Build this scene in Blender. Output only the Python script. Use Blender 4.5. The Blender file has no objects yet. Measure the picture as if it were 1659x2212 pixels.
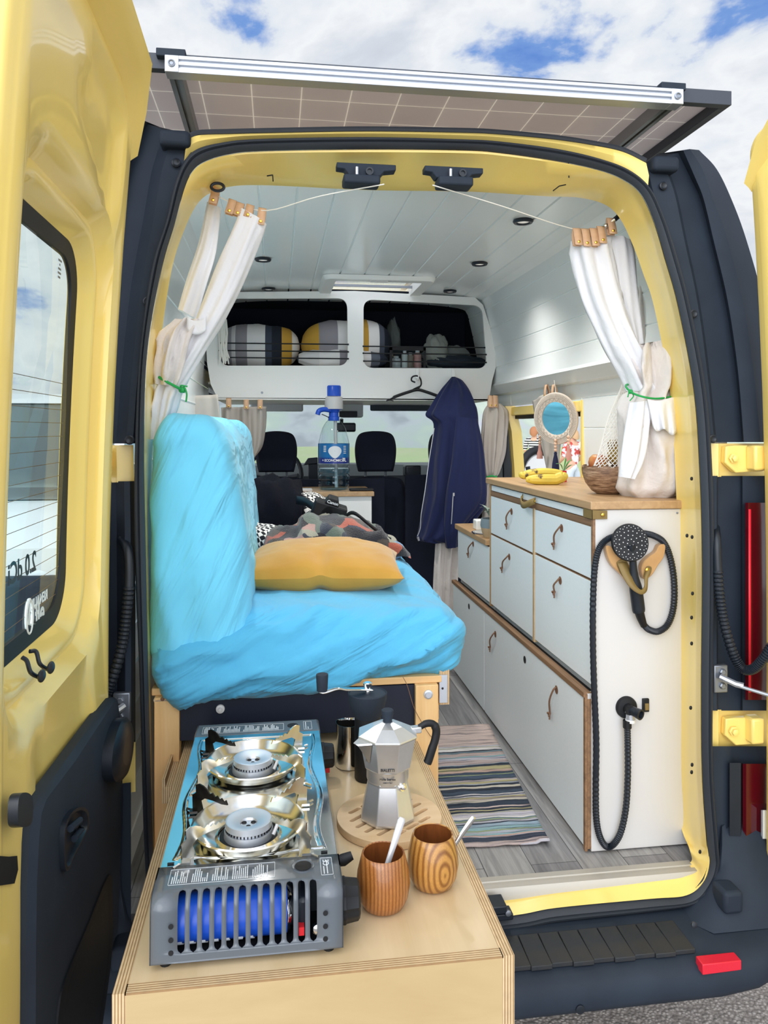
import bpy, bmesh, math, random
from math import sin, cos, pi, radians, sqrt, atan2
from mathutils import Vector as V, Matrix, noise as mnoise
random.seed(7)
SC = bpy.context.scene
COL = SC.collection
# ------------------------------------------------------------------ camera
FPX, U0, V0 = 1650.0, 829.5, 928.0
PSI = radians(8.02)
CAM = V((-0.41, -1.805, 1.71))
cd = bpy.data.cameras.new('camera'); cam = bpy.data.objects.new('camera', cd); COL.objects.link(cam)
cd.sensor_fit = 'AUTO'; cd.sensor_width = 36.0
cd.lens = FPX / 2212.0 * 36.0
cd.shift_y = -(1106.0 - V0) / 2212.0
cd.clip_start = 0.05; cd.clip_end = 3000
cam.location = CAM; cam.rotation_euler = (pi/2, 0, -PSI)
SC.camera = cam
# ------------------------------------------------------------------ view / light
vs = SC.view_settings
vs.view_transform = 'Standard'; vs.look = 'None'; vs.gamma = 1.0; vs.use_curve_mapping = False
vs.exposure = 0.76
SC.cycles.max_bounces = 14; SC.cycles.diffuse_bounces = 8; SC.cycles.glossy_bounces = 6
SC.cycles.transmission_bounces = 10; SC.cycles.transparent_max_bounces = 16
SC.cycles.caustics_reflective = False; SC.cycles.caustics_refractive = False
SC.cycles.use_denoising = True
FILL_W = 15.0            # each fill light added at a ceiling spotlight
SUN_DIR = V((-0.40, -0.86, 0.30)).normalized()      # towards the sun: behind and right of the photographer
sl = bpy.data.lights.new('sun', 'SUN'); so = bpy.data.objects.new('sun', sl); COL.objects.link(so)
sl.energy = 0.45; sl.angle = radians(40); sl.color = (1.0, 0.97, 0.92)
so.rotation_euler = SUN_DIR.to_track_quat('Z', 'Y').to_euler()
def build_world():
    w = bpy.data.worlds.new('sky'); SC.world = w; w.use_nodes = True
    n, l = w.node_tree.nodes, w.node_tree.links
    n.clear()
    out = n.new('ShaderNodeOutputWorld'); bg = n.new('ShaderNodeBackground')
    tc = n.new('ShaderNodeTexCoord')
    mp = n.new('ShaderNodeMapping'); mp.inputs['Scale'].default_value = (1.6, 1.6, 3.4); mp.inputs['Location'].default_value = (1.42, 0.4, 0.12)
    nz = n.new('ShaderNodeTexNoise'); nz.inputs['Scale'].default_value = 2.3; nz.inputs['Detail'].default_value = 9; nz.inputs['Roughness'].default_value = 0.56
    nz.inputs['Distortion'].default_value = 0.25
    l.new(tc.outputs['Generated'], mp.inputs['Vector']); l.new(mp.outputs['Vector'], nz.inputs['Vector'])
    cr = n.new('ShaderNodeValToRGB')
    e = cr.color_ramp.elements
    e[0].position = 0.30; e[0].color = (0.10, 0.24, 0.66, 1)
    e[1].position = 0.74; e[1].color = (0.56, 0.60, 0.68, 1)
    for p, c in ((0.375, (0.20, 0.36, 0.74, 1)), (0.43, (0.78, 0.83, 0.90, 1)), (0.50, (0.92, 0.94, 0.97, 1)), (0.60, (0.68, 0.73, 0.81, 1))):
        x = e.new(p); x.color = c
    l.new(nz.outputs['Fac'], cr.inputs['Fac'])
    # bright veil of haze around the sun, strengthened to light the cabin, and a pale band on the horizon
    dt = n.new('ShaderNodeVectorMath'); dt.operation = 'DOT_PRODUCT'; dt.inputs[1].default_value = SUN_DIR
    nm = n.new('ShaderNodeVectorMath'); nm.operation = 'NORMALIZE'
    l.new(tc.outputs['Generated'], nm.inputs[0]); l.new(nm.outputs[0], dt.inputs[0])
    mr = n.new('ShaderNodeMapRange'); mr.interpolation_type = 'SMOOTHSTEP'
    mr.inputs['From Min'].default_value = 0.05; mr.inputs['From Max'].default_value = 1.0
    mr.inputs['To Min'].default_value = 0.58; mr.inputs['To Max'].default_value = 2.0
    l.new(dt.outputs['Value'], mr.inputs['Value'])
    mul = n.new('ShaderNodeMix'); mul.data_type = 'RGBA'; mul.blend_type = 'MULTIPLY'; mul.inputs[0].default_value = 1
    mul.clamp_result = False
    l.new(cr.outputs['Color'], mul.inputs[6]); l.new(mr.outputs['Result'], mul.inputs[7])
    l.new(mul.outputs[2], bg.inputs['Color']); bg.inputs['Strength'].default_value = 1.0
    l.new(bg.outputs[0], out.inputs['Surface'])
build_world()
# ------------------------------------------------------------------ pixel -> point on a plane of the place
_cs, _sn = cos(PSI), sin(PSI)
def ray(u, v):
    a = (u - U0) / FPX; b = (V0 - v) / FPX
    return V((a * _cs + _sn, -a * _sn + _cs, b))
def P(u, v, x=None, y=None, z=None):
    r = ray(u, v)
    if y is not None: k = (y - CAM.y) / r.y
    elif x is not None: k = (x - CAM.x) / r.x
    else: k = (z - CAM.z) / r.z
    return CAM + r * k
def rake(z): return 0.0 if z < 1.35 else 0.10 * ((z - 1.35) / 1.1) ** 1.8
def PR(u, v, off=0.0):
    z = 1.7
    for _ in range(8):
        p = P(u, v, y=rake(z) + off); z = p.z
    return p
# ------------------------------------------------------------------ scene graph helpers
WL = {}
def setp(o, label=None, cat=None, group=None, kind=None):
    if label: o['label'] = label
    if cat: o['category'] = cat
    if group: o['group'] = group
    if kind: o['kind'] = kind
    return o
def thing(name, label, cat, loc=(0, 0, 0), group=None, rz=0.0):
    o = bpy.data.objects.new(name, None); COL.objects.link(o)
    o.empty_display_size = 0.05; o.location = loc
    WL[o.name] = V(loc)
    return setp(o, label, cat, group)
class MB:
    """collects vertices and faces for one mesh"""
    def __init__(s): s.v = []; s.f = []; s.M = None
    def add(s, vs, fs, M=None):
        b = len(s.v); M = M or s.M
        s.v += [(M @ V(p)) if M else V(p) for p in vs]
        s.f += [tuple(b + i for i in f) for f in fs]; return s
    def box(s, a, b, M=None):
        x0, y0, z0 = a; x1, y1, z1 = b
        return s.add([(x0,y0,z0),(x1,y0,z0),(x1,y1,z0),(x0,y1,z0),(x0,y0,z1),(x1,y0,z1),(x1,y1,z1),(x0,y1,z1)],
                     [(0,3,2,1),(4,5,6,7),(0,1,5,4),(1,2,6,5),(2,3,7,6),(3,0,4,7)], M)
    def cbox(s, c, d, M=None):
        return s.box([c[i]-d[i]/2 for i in range(3)], [c[i]+d[i]/2 for i in range(3)], M)
    def prism(s, poly, axis, h0, h1, M=None):
        """extrude a 2-D polygon along axis: x -> (y,z), y -> (x,z), z -> (x,y)"""
        n = len(poly)
        def mk(p, h):
            return (h, p[0], p[1]) if axis == 'x' else ((p[0], h, p[1]) if axis == 'y' else (p[0], p[1], h))
        vs = [mk(p, h0) for p in poly] + [mk(p, h1) for p in poly]
        fs = [tuple(range(n)), tuple(range(2*n-1, n-1, -1))] + [(i, i+n, (i+1)%n+n, (i+1)%n) for i in range(n)]
        return s.add(vs, fs, M)
    def lathe(s, prof, n=32, M=None, capb=True, capt=True, sq=None):
        vs = []; fs = []
        for r, z in prof:
            for k in range(n):
                a = 2*pi*k/n; q = sq(a) if sq else 1.0
                vs.append((r*q*cos(a), r*q*sin(a), z))
        m = len(prof)
        for j in range(m-1):
            for k in range(n):
                k2 = (k+1) % n
                fs.append((j*n+k, j*n+k2, (j+1)*n+k2, (j+1)*n+k))
        if capb: fs.append(tuple(range(n-1, -1, -1)))
        if capt: fs.append(tuple((m-1)*n+k for k in range(n)))
        return s.add(vs, fs, M)
    def tube(s, pts, r, n=10, closed=False, caps=True, M=None, flat=None):
        pts = [V(p) for p in pts]; m = len(pts)
        rr = r if isinstance(r, (list, tuple)) else [r]*m
        tg = []
        for i in range(m):
            a = pts[(i-1) % m] if (closed or i > 0) else pts[0]
            b = pts[(i+1) % m] if (closed or i < m-1) else pts[-1]
            d = b - a
            tg.append(d.normalized() if d.length > 1e-9 else V((0,0,1)))
        up = V((0,0,1)) if abs(tg[0].z) < 0.9 else V((1,0,0))
        nn = (up - tg[0]*up.dot(tg[0])).normalized()
        vs = []; fs = []
        for i in range(m):
            nn = (nn - tg[i]*nn.dot(tg[i]))
            nn = nn.normalized() if nn.length > 1e-6 else tg[i].orthogonal().normalized()
            bb = tg[i].cross(nn)
            for k in range(n):
                a = 2*pi*k/n
                ca, sa = cos(a), sin(a)*(flat if flat else 1)
                vs.append(pts[i] + (nn*ca + bb*sa)*rr[i])
        seg = m if closed else m-1
        for i in range(seg):
            i2 = (i+1) % m
            for k in range(n):
                k2 = (k+1) % n
                fs.append((i*n+k, i*n+k2, i2*n+k2, i2*n+k))
        if caps and not closed:
            fs.append(tuple(range(n-1,-1,-1))); fs.append(tuple((m-1)*n+k for k in range(n)))
        return s.add(vs, fs, M)
    def grid(s, fn, nu, nv, cu=False, cv=False, M=None):
        """fn(u,v) with u,v in 0..1"""
        vs = []; fs = []
        du = nu if cu else nu-1; dv = nv if cv else nv-1
        for j in range(nv):
            for i in range(nu): vs.append(fn(i/du, j/dv))
        for j in range(dv):
            for i in range(du):
                i2 = (i+1) % nu; j2 = (j+1) % nv
                fs.append((j*nu+i, j*nu+i2, j2*nu+i2, j2*nu+i))
        return s.add(vs, fs, M)
    def loft(s, loops, closed=True, M=None):
        n = len(loops[0]); vs = [p for L in loops for p in L]; fs = []
        for j in range(len(loops)-1):
            for i in range(n if closed else n-1):
                i2 = (i+1) % n
                fs.append((j*n+i, j*n+i2, (j+1)*n+i2, (j+1)*n+i))
        return s.add(vs, fs, M)
    def ball(s, c, r, nu=16, nv=10, M=None, sc=(1,1,1)):
        c = V(c)
        prof = [(r*sin(pi*j/nv), -r*cos(pi*j/nv)) for j in range(1, nv)]
        T = Matrix.Translation(c) @ Matrix.Diagonal((sc[0],sc[1],sc[2],1))
        T = (M or s.M) @ T if (M or s.M) else T
        return s.lathe(prof, nu, T)
    def build(s, name, m, parent=None, smooth=38, bevel=0, seg=2, sub=0, solid=0, soff=0, label=None):
        me = bpy.data.meshes.new(name)
        lo = V((min(p.x for p in s.v), min(p.y for p in s.v), min(p.z for p in s.v)))
        hi = V((max(p.x for p in s.v), max(p.y for p in s.v), max(p.z for p in s.v)))
        c = (lo + hi) / 2
        if parent is None: c.z = lo.z
        me.from_pydata([p - c for p in s.v], [], s.f); me.validate()
        bm = bmesh.new(); bm.from_mesh(me); bmesh.ops.recalc_face_normals(bm, faces=bm.faces); bm.to_mesh(me); bm.free()
        o = bpy.data.objects.new(name, me); COL.objects.link(o)
        me.materials.append(m)
        if smooth and len(me.polygons):
            me.polygons.foreach_set('use_smooth', [True]*len(me.polygons))
            me.set_sharp_from_angle(angle=radians(smooth))
        if parent is not None:
            o.parent = parent; o.location = c - WL[parent.name]
        else: o.location = c
        WL[o.name] = c.copy()
        if solid:
            md = o.modifiers.new('solid', 'SOLIDIFY'); md.thickness = solid; md.offset = soff
        if bevel:
            md = o.modifiers.new('bevel', 'BEVEL'); md.width = bevel; md.segments = seg; md.limit_method = 'ANGLE'; md.angle_limit = radians(40)
        if sub:
            md = o.modifiers.new('sub', 'SUBSURF'); md.levels = sub; md.render_levels = sub
        if label: o['label'] = label
        return o
def copy_tree(o, parent=None, loc=None, label=None, rz=None):
    c = o.copy(); COL.objects.link(c)
    if parent is not None: c.parent = parent
    for ch in [x for x in bpy.data.objects if x.parent == o]: copy_tree(ch, c)
    if loc is not None: c.location = loc
    if rz is not None: c.rotation_euler = (c.rotation_euler[0], c.rotation_euler[1], rz)
    if label: c['label'] = label
    return c
def TR(loc=(0,0,0), rx=0, ry=0, rz=0, sc=1.0):
    return Matrix.Translation(V(loc)) @ Matrix.Rotation(rz,4,'Z') @ Matrix.Rotation(ry,4,'Y') @ Matrix.Rotation(rx,4,'X') @ Matrix.Scale(sc,4)
def axisM(p, d):
    """matrix that maps local +z to direction d at p"""
    return Matrix.Translation(V(p)) @ V(d).to_track_quat('Z','Y').to_matrix().to_4x4()
def cr(pts, per=8, closed=False):
    """Catmull-Rom through points"""
    pts = [V(p) for p in pts]; n = len(pts); out = []
    for i in range(n if closed else n-1):
        p0 = pts[(i-1) % n] if (closed or i > 0) else pts[0]*2 - pts[1]
        p1 = pts[i]; p2 = pts[(i+1) % n]
        p3 = pts[(i+2) % n] if (closed or i < n-2) else p2*2 - p1
        for k in range(per):
            t = k/per
            out.append(0.5*((p1*2) + (p2-p0)*t + (p0*2-p1*5+p2*4-p3)*t*t + (p1*3-p0-p2*3+p3)*t**3))
    if not closed: out.append(pts[-1].copy())
    return out
def rrect(w, h, r, n=6, cx=0, cy=0):
    out = []
    for sx, sy, a0 in ((1,1,0),(-1,1,pi/2),(-1,-1,pi),(1,-1,1.5*pi)):
        for k in range(n+1):
            a = a0 + pi/2*k/n
            out.append((cx + sx*(w/2-r) + r*cos(a), cy + sy*(h/2-r) + r*sin(a)))
    return out
def fbm(p, oct=3):
    s = 0; a = 1; q = V(p)
    for _ in range(oct): s += a*mnoise.noise(q); q = q*2.03; a *= .5
    return s
def text(name, body, m, parent, M, size, align='CENTER', ext=0.0004, bold=False, mirror=False, spacing=1.0):
    cu = bpy.data.curves.new(name, 'FONT'); cu.body = body; cu.size = size; cu.align_x = align; cu.align_y = 'CENTER'
    cu.extrude = ext; cu.space_character = spacing
    if bold: cu.offset = size*0.02
    o = bpy.data.objects.new(name, cu)
    COL.objects.link(o); bpy.context.view_layer.update()
    me = bpy.data.meshes.new_from_object(o); bpy.data.objects.remove(o)
    if mirror: M = M @ Matrix.Diagonal((-1,1,1,1))
    mb = MB(); mb.add([v.co for v in me.vertices], [tuple(p.vertices) for p in me.polygons], M)
    return mb if parent is False else mb.build(name, m, parent, smooth=0)
# ------------------------------------------------------------------ materials
def lin(h):
    if not isinstance(h, str): return tuple(h) + (1,) if len(h) == 3 else h
    h = h.lstrip('#'); c = [int(h[i:i+2], 16)/255 for i in (0,2,4)]
    return tuple(x/12.92 if x <= .04045 else ((x+.055)/1.055)**2.4 for x in c) + (1,)
def base(name):
    m = bpy.data.materials.new(name); m.use_nodes = True
    nt = m.node_tree; b = nt.nodes['Principled BSDF']
    return m, nt.nodes, nt.links, b
def coords(n, l, sc=(1,1,1), kind='Object', rot=(0,0,0)):
    tc = n.new('ShaderNodeTexCoord'); mp = n.new('ShaderNodeMapping')
    mp.inputs['Scale'].default_value = sc
    src = tc.outputs[kind]
    if any(rot):
        m0 = n.new('ShaderNodeMapping'); m0.inputs['Rotation'].default_value = rot; l.new(src, m0.inputs['Vector']); src = m0.outputs['Vector']
    l.new(src, mp.inputs['Vector']); return mp.outputs['Vector']
def add_bump(n, l, b, vec, scale, strength, dist=0.002, detail=4, rough=.55):
    nz = n.new('ShaderNodeTexNoise'); nz.inputs['Scale'].default_value = scale; nz.inputs['Detail'].default_value = detail
    nz.inputs['Roughness'].default_value = rough
    l.new(vec, nz.inputs['Vector'])
    bp = n.new('ShaderNodeBump'); bp.inputs['Strength'].default_value = strength; bp.inputs['Distance'].default_value = dist
    l.new(nz.outputs['Fac'], bp.inputs['Height']); l.new(bp.outputs['Normal'], b.inputs['Normal']); return bp
def pm(name, col, rough=.5, metal=0, spec=.5, var=None, bump=None, coat=0, sheen=0, trans=0, ior=1.45, alpha=1, emit=None, estr=1):
    """principled; var=(scale, other colour, contrast), bump=(scale, strength, distance)"""
    m, n, l, b = base(name)
    b.inputs['Base Color'].default_value = lin(col); b.inputs['Roughness'].default_value = rough
    b.inputs['Metallic'].default_value = metal; b.inputs['Specular IOR Level'].default_value = spec
    b.inputs['Coat Weight'].default_value = coat; b.inputs['Coat Roughness'].default_value = .08
    b.inputs['Sheen Weight'].default_value = sheen; b.inputs['Transmission Weight'].default_value = trans
    b.inputs['IOR'].default_value = ior; b.inputs['Alpha'].default_value = alpha
    if emit: b.inputs['Emission Color'].default_value = lin(emit); b.inputs['Emission Strength'].default_value = estr
    vec = coords(n, l) if (var or bump) else None
    if var:
        nz = n.new('ShaderNodeTexNoise'); nz.inputs['Scale'].default_value = var[0]; nz.inputs['Detail'].default_value = 5
        l.new(vec, nz.inputs['Vector'])
        r = n.new('ShaderNodeValToRGB'); k = var[2] if len(var) > 2 else .3
        r.color_ramp.elements[0].position = .5-k/2; r.color_ramp.elements[1].position = .5+k/2
        r.color_ramp.elements[0].color = lin(col); r.color_ramp.elements[1].color = lin(var[1])
        l.new(nz.outputs['Fac'], r.inputs['Fac']); l.new(r.outputs['Color'], b.inputs['Base Color'])
    if bump: add_bump(n, l, b, vec, *bump)
    return m
def wood(name, c1, c2, axis='x', scale=1.0, rough=.5, rings=14, stretch=14, c3=None, coat=0):
    m, n, l, b = base(name)
    sc = [rings*scale]*3; sc['xyz'.index(axis)] = rings*scale/stretch
    vec = coords(n, l, tuple(sc))
    nz = n.new('ShaderNodeTexNoise'); nz.inputs['Scale'].default_value = 1.0; nz.inputs['Detail'].default_value = 8; nz.inputs['Roughness'].default_value = .62
    nz.inputs['Distortion'].default_value = .6
    l.new(vec, nz.inputs['Vector'])
    r = n.new('ShaderNodeValToRGB'); e = r.color_ramp.elements
    e[0].position = .32; e[0].color = lin(c1); e[1].position = .68; e[1].color = lin(c2)
    if c3: x = e.new(.5); x.color = lin(c3)
    l.new(nz.outputs['Fac'], r.inputs['Fac']); l.new(r.outputs['Color'], b.inputs['Base Color'])
    b.inputs['Roughness'].default_value = rough; b.inputs['Coat Weight'].default_value = coat; b.inputs['Coat Roughness'].default_value = .15
    bp = n.new('ShaderNodeBump'); bp.inputs['Strength'].default_value = .12; bp.inputs['Distance'].default_value = .001
    l.new(nz.outputs['Fac'], bp.inputs['Height']); l.new(bp.outputs['Normal'], b.inputs['Normal'])
    return m
def ply(name, axis='z', period=.0042):
    """plywood edge: alternating pale and brown veneers stacked along an axis"""
    m, n, l, b = base(name)
    vec = coords(n, l)
    sx = n.new('ShaderNodeSeparateXYZ'); l.new(vec, sx.inputs[0])
    mt = n.new('ShaderNodeMath'); mt.operation = 'MULTIPLY'; mt.inputs[1].default_value = 1/period
    l.new(sx.outputs['XYZ'.index(axis.upper())], mt.inputs[0])
    fr = n.new('ShaderNodeMath'); fr.operation = 'FRACT'; l.new(mt.outputs[0], fr.inputs[0])
    r = n.new('ShaderNodeValToRGB'); r.color_ramp.interpolation = 'CONSTANT'; e = r.color_ramp.elements
    e[0].position = 0; e[0].color = lin('#e2c69a'); e[1].position = .55; e[1].color = lin('#a9855a')
    l.new(fr.outputs[0], r.inputs['Fac'])
    nz = n.new('ShaderNodeTexNoise'); nz.inputs['Scale'].default_value = 60; l.new(vec, nz.inputs['Vector'])
    mx = n.new('ShaderNodeMix'); mx.data_type = 'RGBA'; mx.blend_type = 'MULTIPLY'; mx.inputs[0].default_value = .35
    l.new(r.outputs[0], mx.inputs[6]); l.new(nz.outputs['Fac'], mx.inputs[7]); l.new(mx.outputs[2], b.inputs['Base Color'])
    b.inputs['Roughness'].default_value = .6
    return m
def stripes(name, axis, stops, period=None, rough=.85, wob=0.0, wscale=6, bump=None, sheen=0):
    """hard-edged colour bands along an object axis; stops = [(pos m, colour)...]; wob = edge waviness"""
    m, n, l, b = base(name)
    vec = coords(n, l)
    sx = n.new('ShaderNodeSeparateXYZ'); l.new(vec, sx.inputs[0])
    val = sx.outputs['XYZ'.index(axis.upper())]
    if wob:
        nz = n.new('ShaderNodeTexNoise'); nz.inputs['Scale'].default_value = wscale; nz.inputs['Detail'].default_value = 3; l.new(vec, nz.inputs['Vector'])
        ma = n.new('ShaderNodeMath'); ma.operation = 'MULTIPLY_ADD'; ma.inputs[1].default_value = wob; l.new(nz.outputs['Fac'], ma.inputs[0]); l.new(val, ma.inputs[2]); val = ma.outputs[0]
    lo, hi = stops[0][0], stops[-1][0]
    mr = n.new('ShaderNodeMapRange'); mr.inputs['From Min'].default_value = lo; mr.inputs['From Max'].default_value = hi; l.new(val, mr.inputs['Value'])
    prev = None
    # colour ramps hold at most 32 stops: chain two when needed
    def ramp(ss):
        r = n.new('ShaderNodeValToRGB'); r.color_ramp.interpolation = 'CONSTANT'; e = r.color_ramp.elements
        e[0].position = 0; e[0].color = lin(ss[0][1]); e[1].position = 1; e[1].color = lin(ss[-1][1])
        for p, c in ss[1:-1]:
            x = e.new((p-lo)/(hi-lo)); x.color = lin(c)
        l.new(mr.outputs['Result'], r.inputs['Fac']); return r
    r = ramp(stops[:31] if len(stops) > 31 else stops)
    outc = r.outputs[0]
    if len(stops) > 31:
        k = 30; r2 = ramp([(lo, stops[k][1])] + stops[k:])
        gt = n.new('ShaderNodeMath'); gt.operation = 'GREATER_THAN'; gt.inputs[1].default_value = (stops[k][0]-lo)/(hi-lo); l.new(mr.outputs['Result'], gt.inputs[0])
        mx = n.new('ShaderNodeMix'); mx.data_type = 'RGBA'; l.new(gt.outputs[0], mx.inputs[0]); l.new(r.outputs[0], mx.inputs[6]); l.new(r2.outputs[0], mx.inputs[7]); outc = mx.outputs[2]
    l.new(outc, b.inputs['Base Color']); b.inputs['Roughness'].default_value = rough; b.inputs['Sheen Weight'].default_value = sheen
    if bump: add_bump(n, l, b, vec, *bump)
    return m
M = {}
M['yellow'] = pm('yellow_paint', '#f9dd80', .32, spec=.5, coat=.5, var=(3, '#f7d978', .4))
M['trim'] = pm('black_plastic', '#2b3440', .68, spec=.3, var=(9, '#232b36', .5), bump=(900, .25, .0006))
M['trim_s'] = pm('satin_black_plastic', '#1d242d', .38, var=(12, '#161c24', .5))
M['rubber'] = pm('seal_rubber', '#2f343b', .6, bump=(300, .15, .0005))
M['black'] = pm('matt_black', '#0d0f13', .55)
M['navyblack'] = pm('dark_navy_cloth', '#0a0c17', .95, spec=.2, bump=(30, .5, .006))
M['white_panel'] = pm('white_panel', '#f0f0ec', .42, var=(5, '#ebebe7', .6))
M['end_white'] = pm('white_end_panel', '#d5d3d0', .45, var=(5, '#d0cecb', .6))
M['white_gloss'] = pm('white_gloss_paint', '#eef0ee', .2, spec=.5, var=(4, '#e9edec', .5), bump=(14, .05, .002))
M['grey_laminate'] = pm('pale_grey_laminate', '#e6edf0', .5, var=(120, '#e1e9ec', .5))
M['alu'] = pm('brushed_aluminium', '#c9ced6', .42, metal=.8, bump=(200, .06, .0005))
M['alu_dark'] = pm('grey_aluminium', '#8b9098', .42, metal=.8)
M['steel'] = pm('polished_steel', '#e4e6e6', .11, metal=1, bump=(18, .03, .002))
M['steel_heat'] = pm('heat_tinted_steel', '#e6e6e4', .17, metal=1, var=(30, '#dbd3c0', .3), bump=(18, .05, .002))
M['chrome'] = pm('chrome', '#f2f2f2', .05, metal=1)
M['enamel'] = pm('grey_stove_enamel', '#5b6167', .26, spec=.5, coat=.3)
M['enamel_print'] = pm('pale_print', '#dfe3e6', .5)
def sheet(name, tilt, col):
    m, n, l, b = base(name); b.inputs['Roughness'].default_value = .85; b.inputs['Sheen Weight'].default_value = .15
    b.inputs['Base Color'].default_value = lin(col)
    prev = None
    for sc, rot, st, ds in (((5,5,30),(0,radians(tilt),0),1.0,.022),((44,10,12),(0,radians(-14),radians(30)),.55,.007),((60,60,60),(0,0,0),.25,.003)):
        vec = coords(n, l, sc, rot=rot); nz = n.new('ShaderNodeTexNoise'); nz.inputs['Scale'].default_value = .5; nz.inputs['Detail'].default_value = 3; nz.inputs['Distortion'].default_value = .8; l.new(vec, nz.inputs['Vector'])
        bp = n.new('ShaderNodeBump'); bp.inputs['Strength'].default_value = st; bp.inputs['Distance'].default_value = ds; l.new(nz.outputs['Fac'], bp.inputs['Height'])
        if prev: l.new(prev.outputs[0], bp.inputs['Normal'])
        prev = bp
    l.new(prev.outputs[0], b.inputs['Normal']); return m
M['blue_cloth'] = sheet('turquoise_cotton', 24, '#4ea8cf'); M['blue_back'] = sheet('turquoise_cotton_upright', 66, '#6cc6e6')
M['white_cloth'] = pm('white_canvas', '#e0e0e3', .9, sheen=.1, bump=(17, .5, .012))
M['cream_cloth'] = pm('cream_canvas', '#dad3ce', .92, sheen=.1, bump=(20, .6, .012))
M['grey_cloth'] = pm('beige_grey_linen', '#bdb5ac', .92, bump=(600, .3, .0006))
M['tan'] = pm('tan_leather', '#dcb694', .6, var=(40, '#d0a683', .5), bump=(200, .2, .0006))
M['suede'] = pm('tan_suede', '#c69c68', .9, sheen=.4, var=(30, '#b98d59', .5), bump=(400, .4, .0008))
M['olive_leather'] = pm('olive_leather', '#86703f', .55, var=(20, '#7a6438', .5), bump=(300, .2, .0006))
M['brass'] = pm('brass', '#d9b65a', .25, metal=1)
M['cord'] = pm('white_cord', '#e9e6de', .85, bump=(900, .4, .0008))
M['brown_cord'] = pm('brown_cord', '#7b5a45', .85)
M['green_tie'] = pm('green_twine', '#1f9a4c', .55)
M['velvet'] = pm('mustard_velvet', '#b88a34', .85, sheen=.3, var=(11, '#ad7d29', .4), bump=(300, .3, .0008))
M['plastic_blue'] = pm('blue_plastic', '#1f55c8', .3)
M['plastic_grey'] = pm('pale_grey_plastic', '#d4d2d0', .35)
M['red'] = pm('red_plastic', '#c8232c', .35)
M['pine'] = wood('pine', '#e6c28c', '#d4a870', 'z', rings=26, stretch=16, c3='#dfb67c', rough=.5)
M['pine_x'] = wood('pine_rail', '#e6c28c', '#d4a870', 'x', rings=26, stretch=16, rough=.5)
M['birch'] = wood('birch_veneer', '#d8c099', '#c8ae84', 'y', rings=12, stretch=10, c3='#d0b78f', rough=.42, coat=.15)
M['birch_x'] = wood('birch_front', '#c3a97c', '#b1966a', 'x', rings=10, stretch=7, c3='#baa073', rough=.45)
M['oak'] = wood('oak_worktop', '#c4a178', '#a98660', 'y', rings=34, stretch=18, c3='#b7946b', rough=.42)
M['beech'] = wood('beech', '#dfc29a', '#cfac80', 'x', rings=24, stretch=12, rough=.5)
M['walnutish'] = wood('ply_edge_brown', '#9a7553', '#6f523a', 'y', rings=60, stretch=30, rough=.55)
M['ply_z'] = ply('plywood_edge_level', 'z'); M['ply_x'] = ply('plywood_edge_upright', 'x'); M['ply_y'] = ply('plywood_edge_across', 'y')
M['lens_red'] = pm('red_lens', '#5a0816', .12, spec=.6, coat=.5, var=(5, '#43050f', .5))
M['lens_clear'] = pm('clear_lens', '#dfe5e8', .1, spec=.6)
M['reflector'] = pm('red_reflector', '#d8263a', .3, bump=(400, .3, .001))
M['navy_jacket'] = pm('navy_softshell', '#081644', .85, sheen=.12, bump=(40, .25, .004))
M['seat'] = pm('seat_fabric', '#141a2c', .9, bump=(300, .3, .001))
M['dash'] = pm('dashboard_plastic', '#23272d', .6)
M['visor'] = pm('grey_visor', '#c3cac9', .7)
M['skin'] = pm('skin', '#d8a689', .55)
def glass(name, tint='#ffffff', rough=0.0, ior=1.45, pale_mix=0.0, pale_col='#e8f0ee'):
    """thin pane: clear with a mirror-like reflection at grazing angles and, optionally, a pale diffuse film"""
    m = bpy.data.materials.new(name); m.use_nodes = True; n, l = m.node_tree.nodes, m.node_tree.links
    n.clear(); out = n.new('ShaderNodeOutputMaterial')
    tr = n.new('ShaderNodeBsdfTransparent'); tr.inputs[0].default_value = lin(tint)
    gl = n.new('ShaderNodeBsdfGlossy'); gl.inputs['Roughness'].default_value = rough
    fr = n.new('ShaderNodeFresnel'); ge = n.new('ShaderNodeNewGeometry'); io = n.new('ShaderNodeMix')
    io.inputs[2].default_value = ior; io.inputs[3].default_value = 1/ior          # the same reflection from either side of the pane
    l.new(ge.outputs['Backfacing'], io.inputs[0]); l.new(io.outputs[0], fr.inputs[0])
    mx = n.new('ShaderNodeMixShader'); l.new(fr.outputs[0], mx.inputs[0]); l.new(tr.outputs[0], mx.inputs[1]); l.new(gl.outputs[0], mx.inputs[2])
    last = mx
    if pale_mix:
        df = n.new('ShaderNodeBsdfDiffuse'); df.inputs[0].default_value = lin(pale_col)
        tl = n.new('ShaderNodeBsdfTranslucent'); tl.inputs[0].default_value = lin(pale_col)
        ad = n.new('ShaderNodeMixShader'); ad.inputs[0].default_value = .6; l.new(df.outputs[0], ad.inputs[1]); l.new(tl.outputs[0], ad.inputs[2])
        m2 = n.new('ShaderNodeMixShader'); m2.inputs[0].default_value = pale_mix
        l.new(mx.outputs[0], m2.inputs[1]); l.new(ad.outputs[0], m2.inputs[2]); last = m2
    l.new(last.outputs[0], out.inputs[0]); return m
M['glass'] = glass('window_glass', '#e2efec', ior=1.15)
M['windscreen'] = glass('hazed_windscreen', '#e2ede9', pale_mix=.25)  # pale diffuse mix puts the outdoor haze into the pane
M['pet'] = glass('clear_bottle_plastic', '#f2f8fa', rough=.02, ior=1.5)
M['water'] = glass('water', '#d8ecf4', rough=0, ior=1.33)
M['hatch'] = glass('frosted_hatch', '#ffffff', rough=.1, pale_mix=.12, pale_col='#ffffff')
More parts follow.
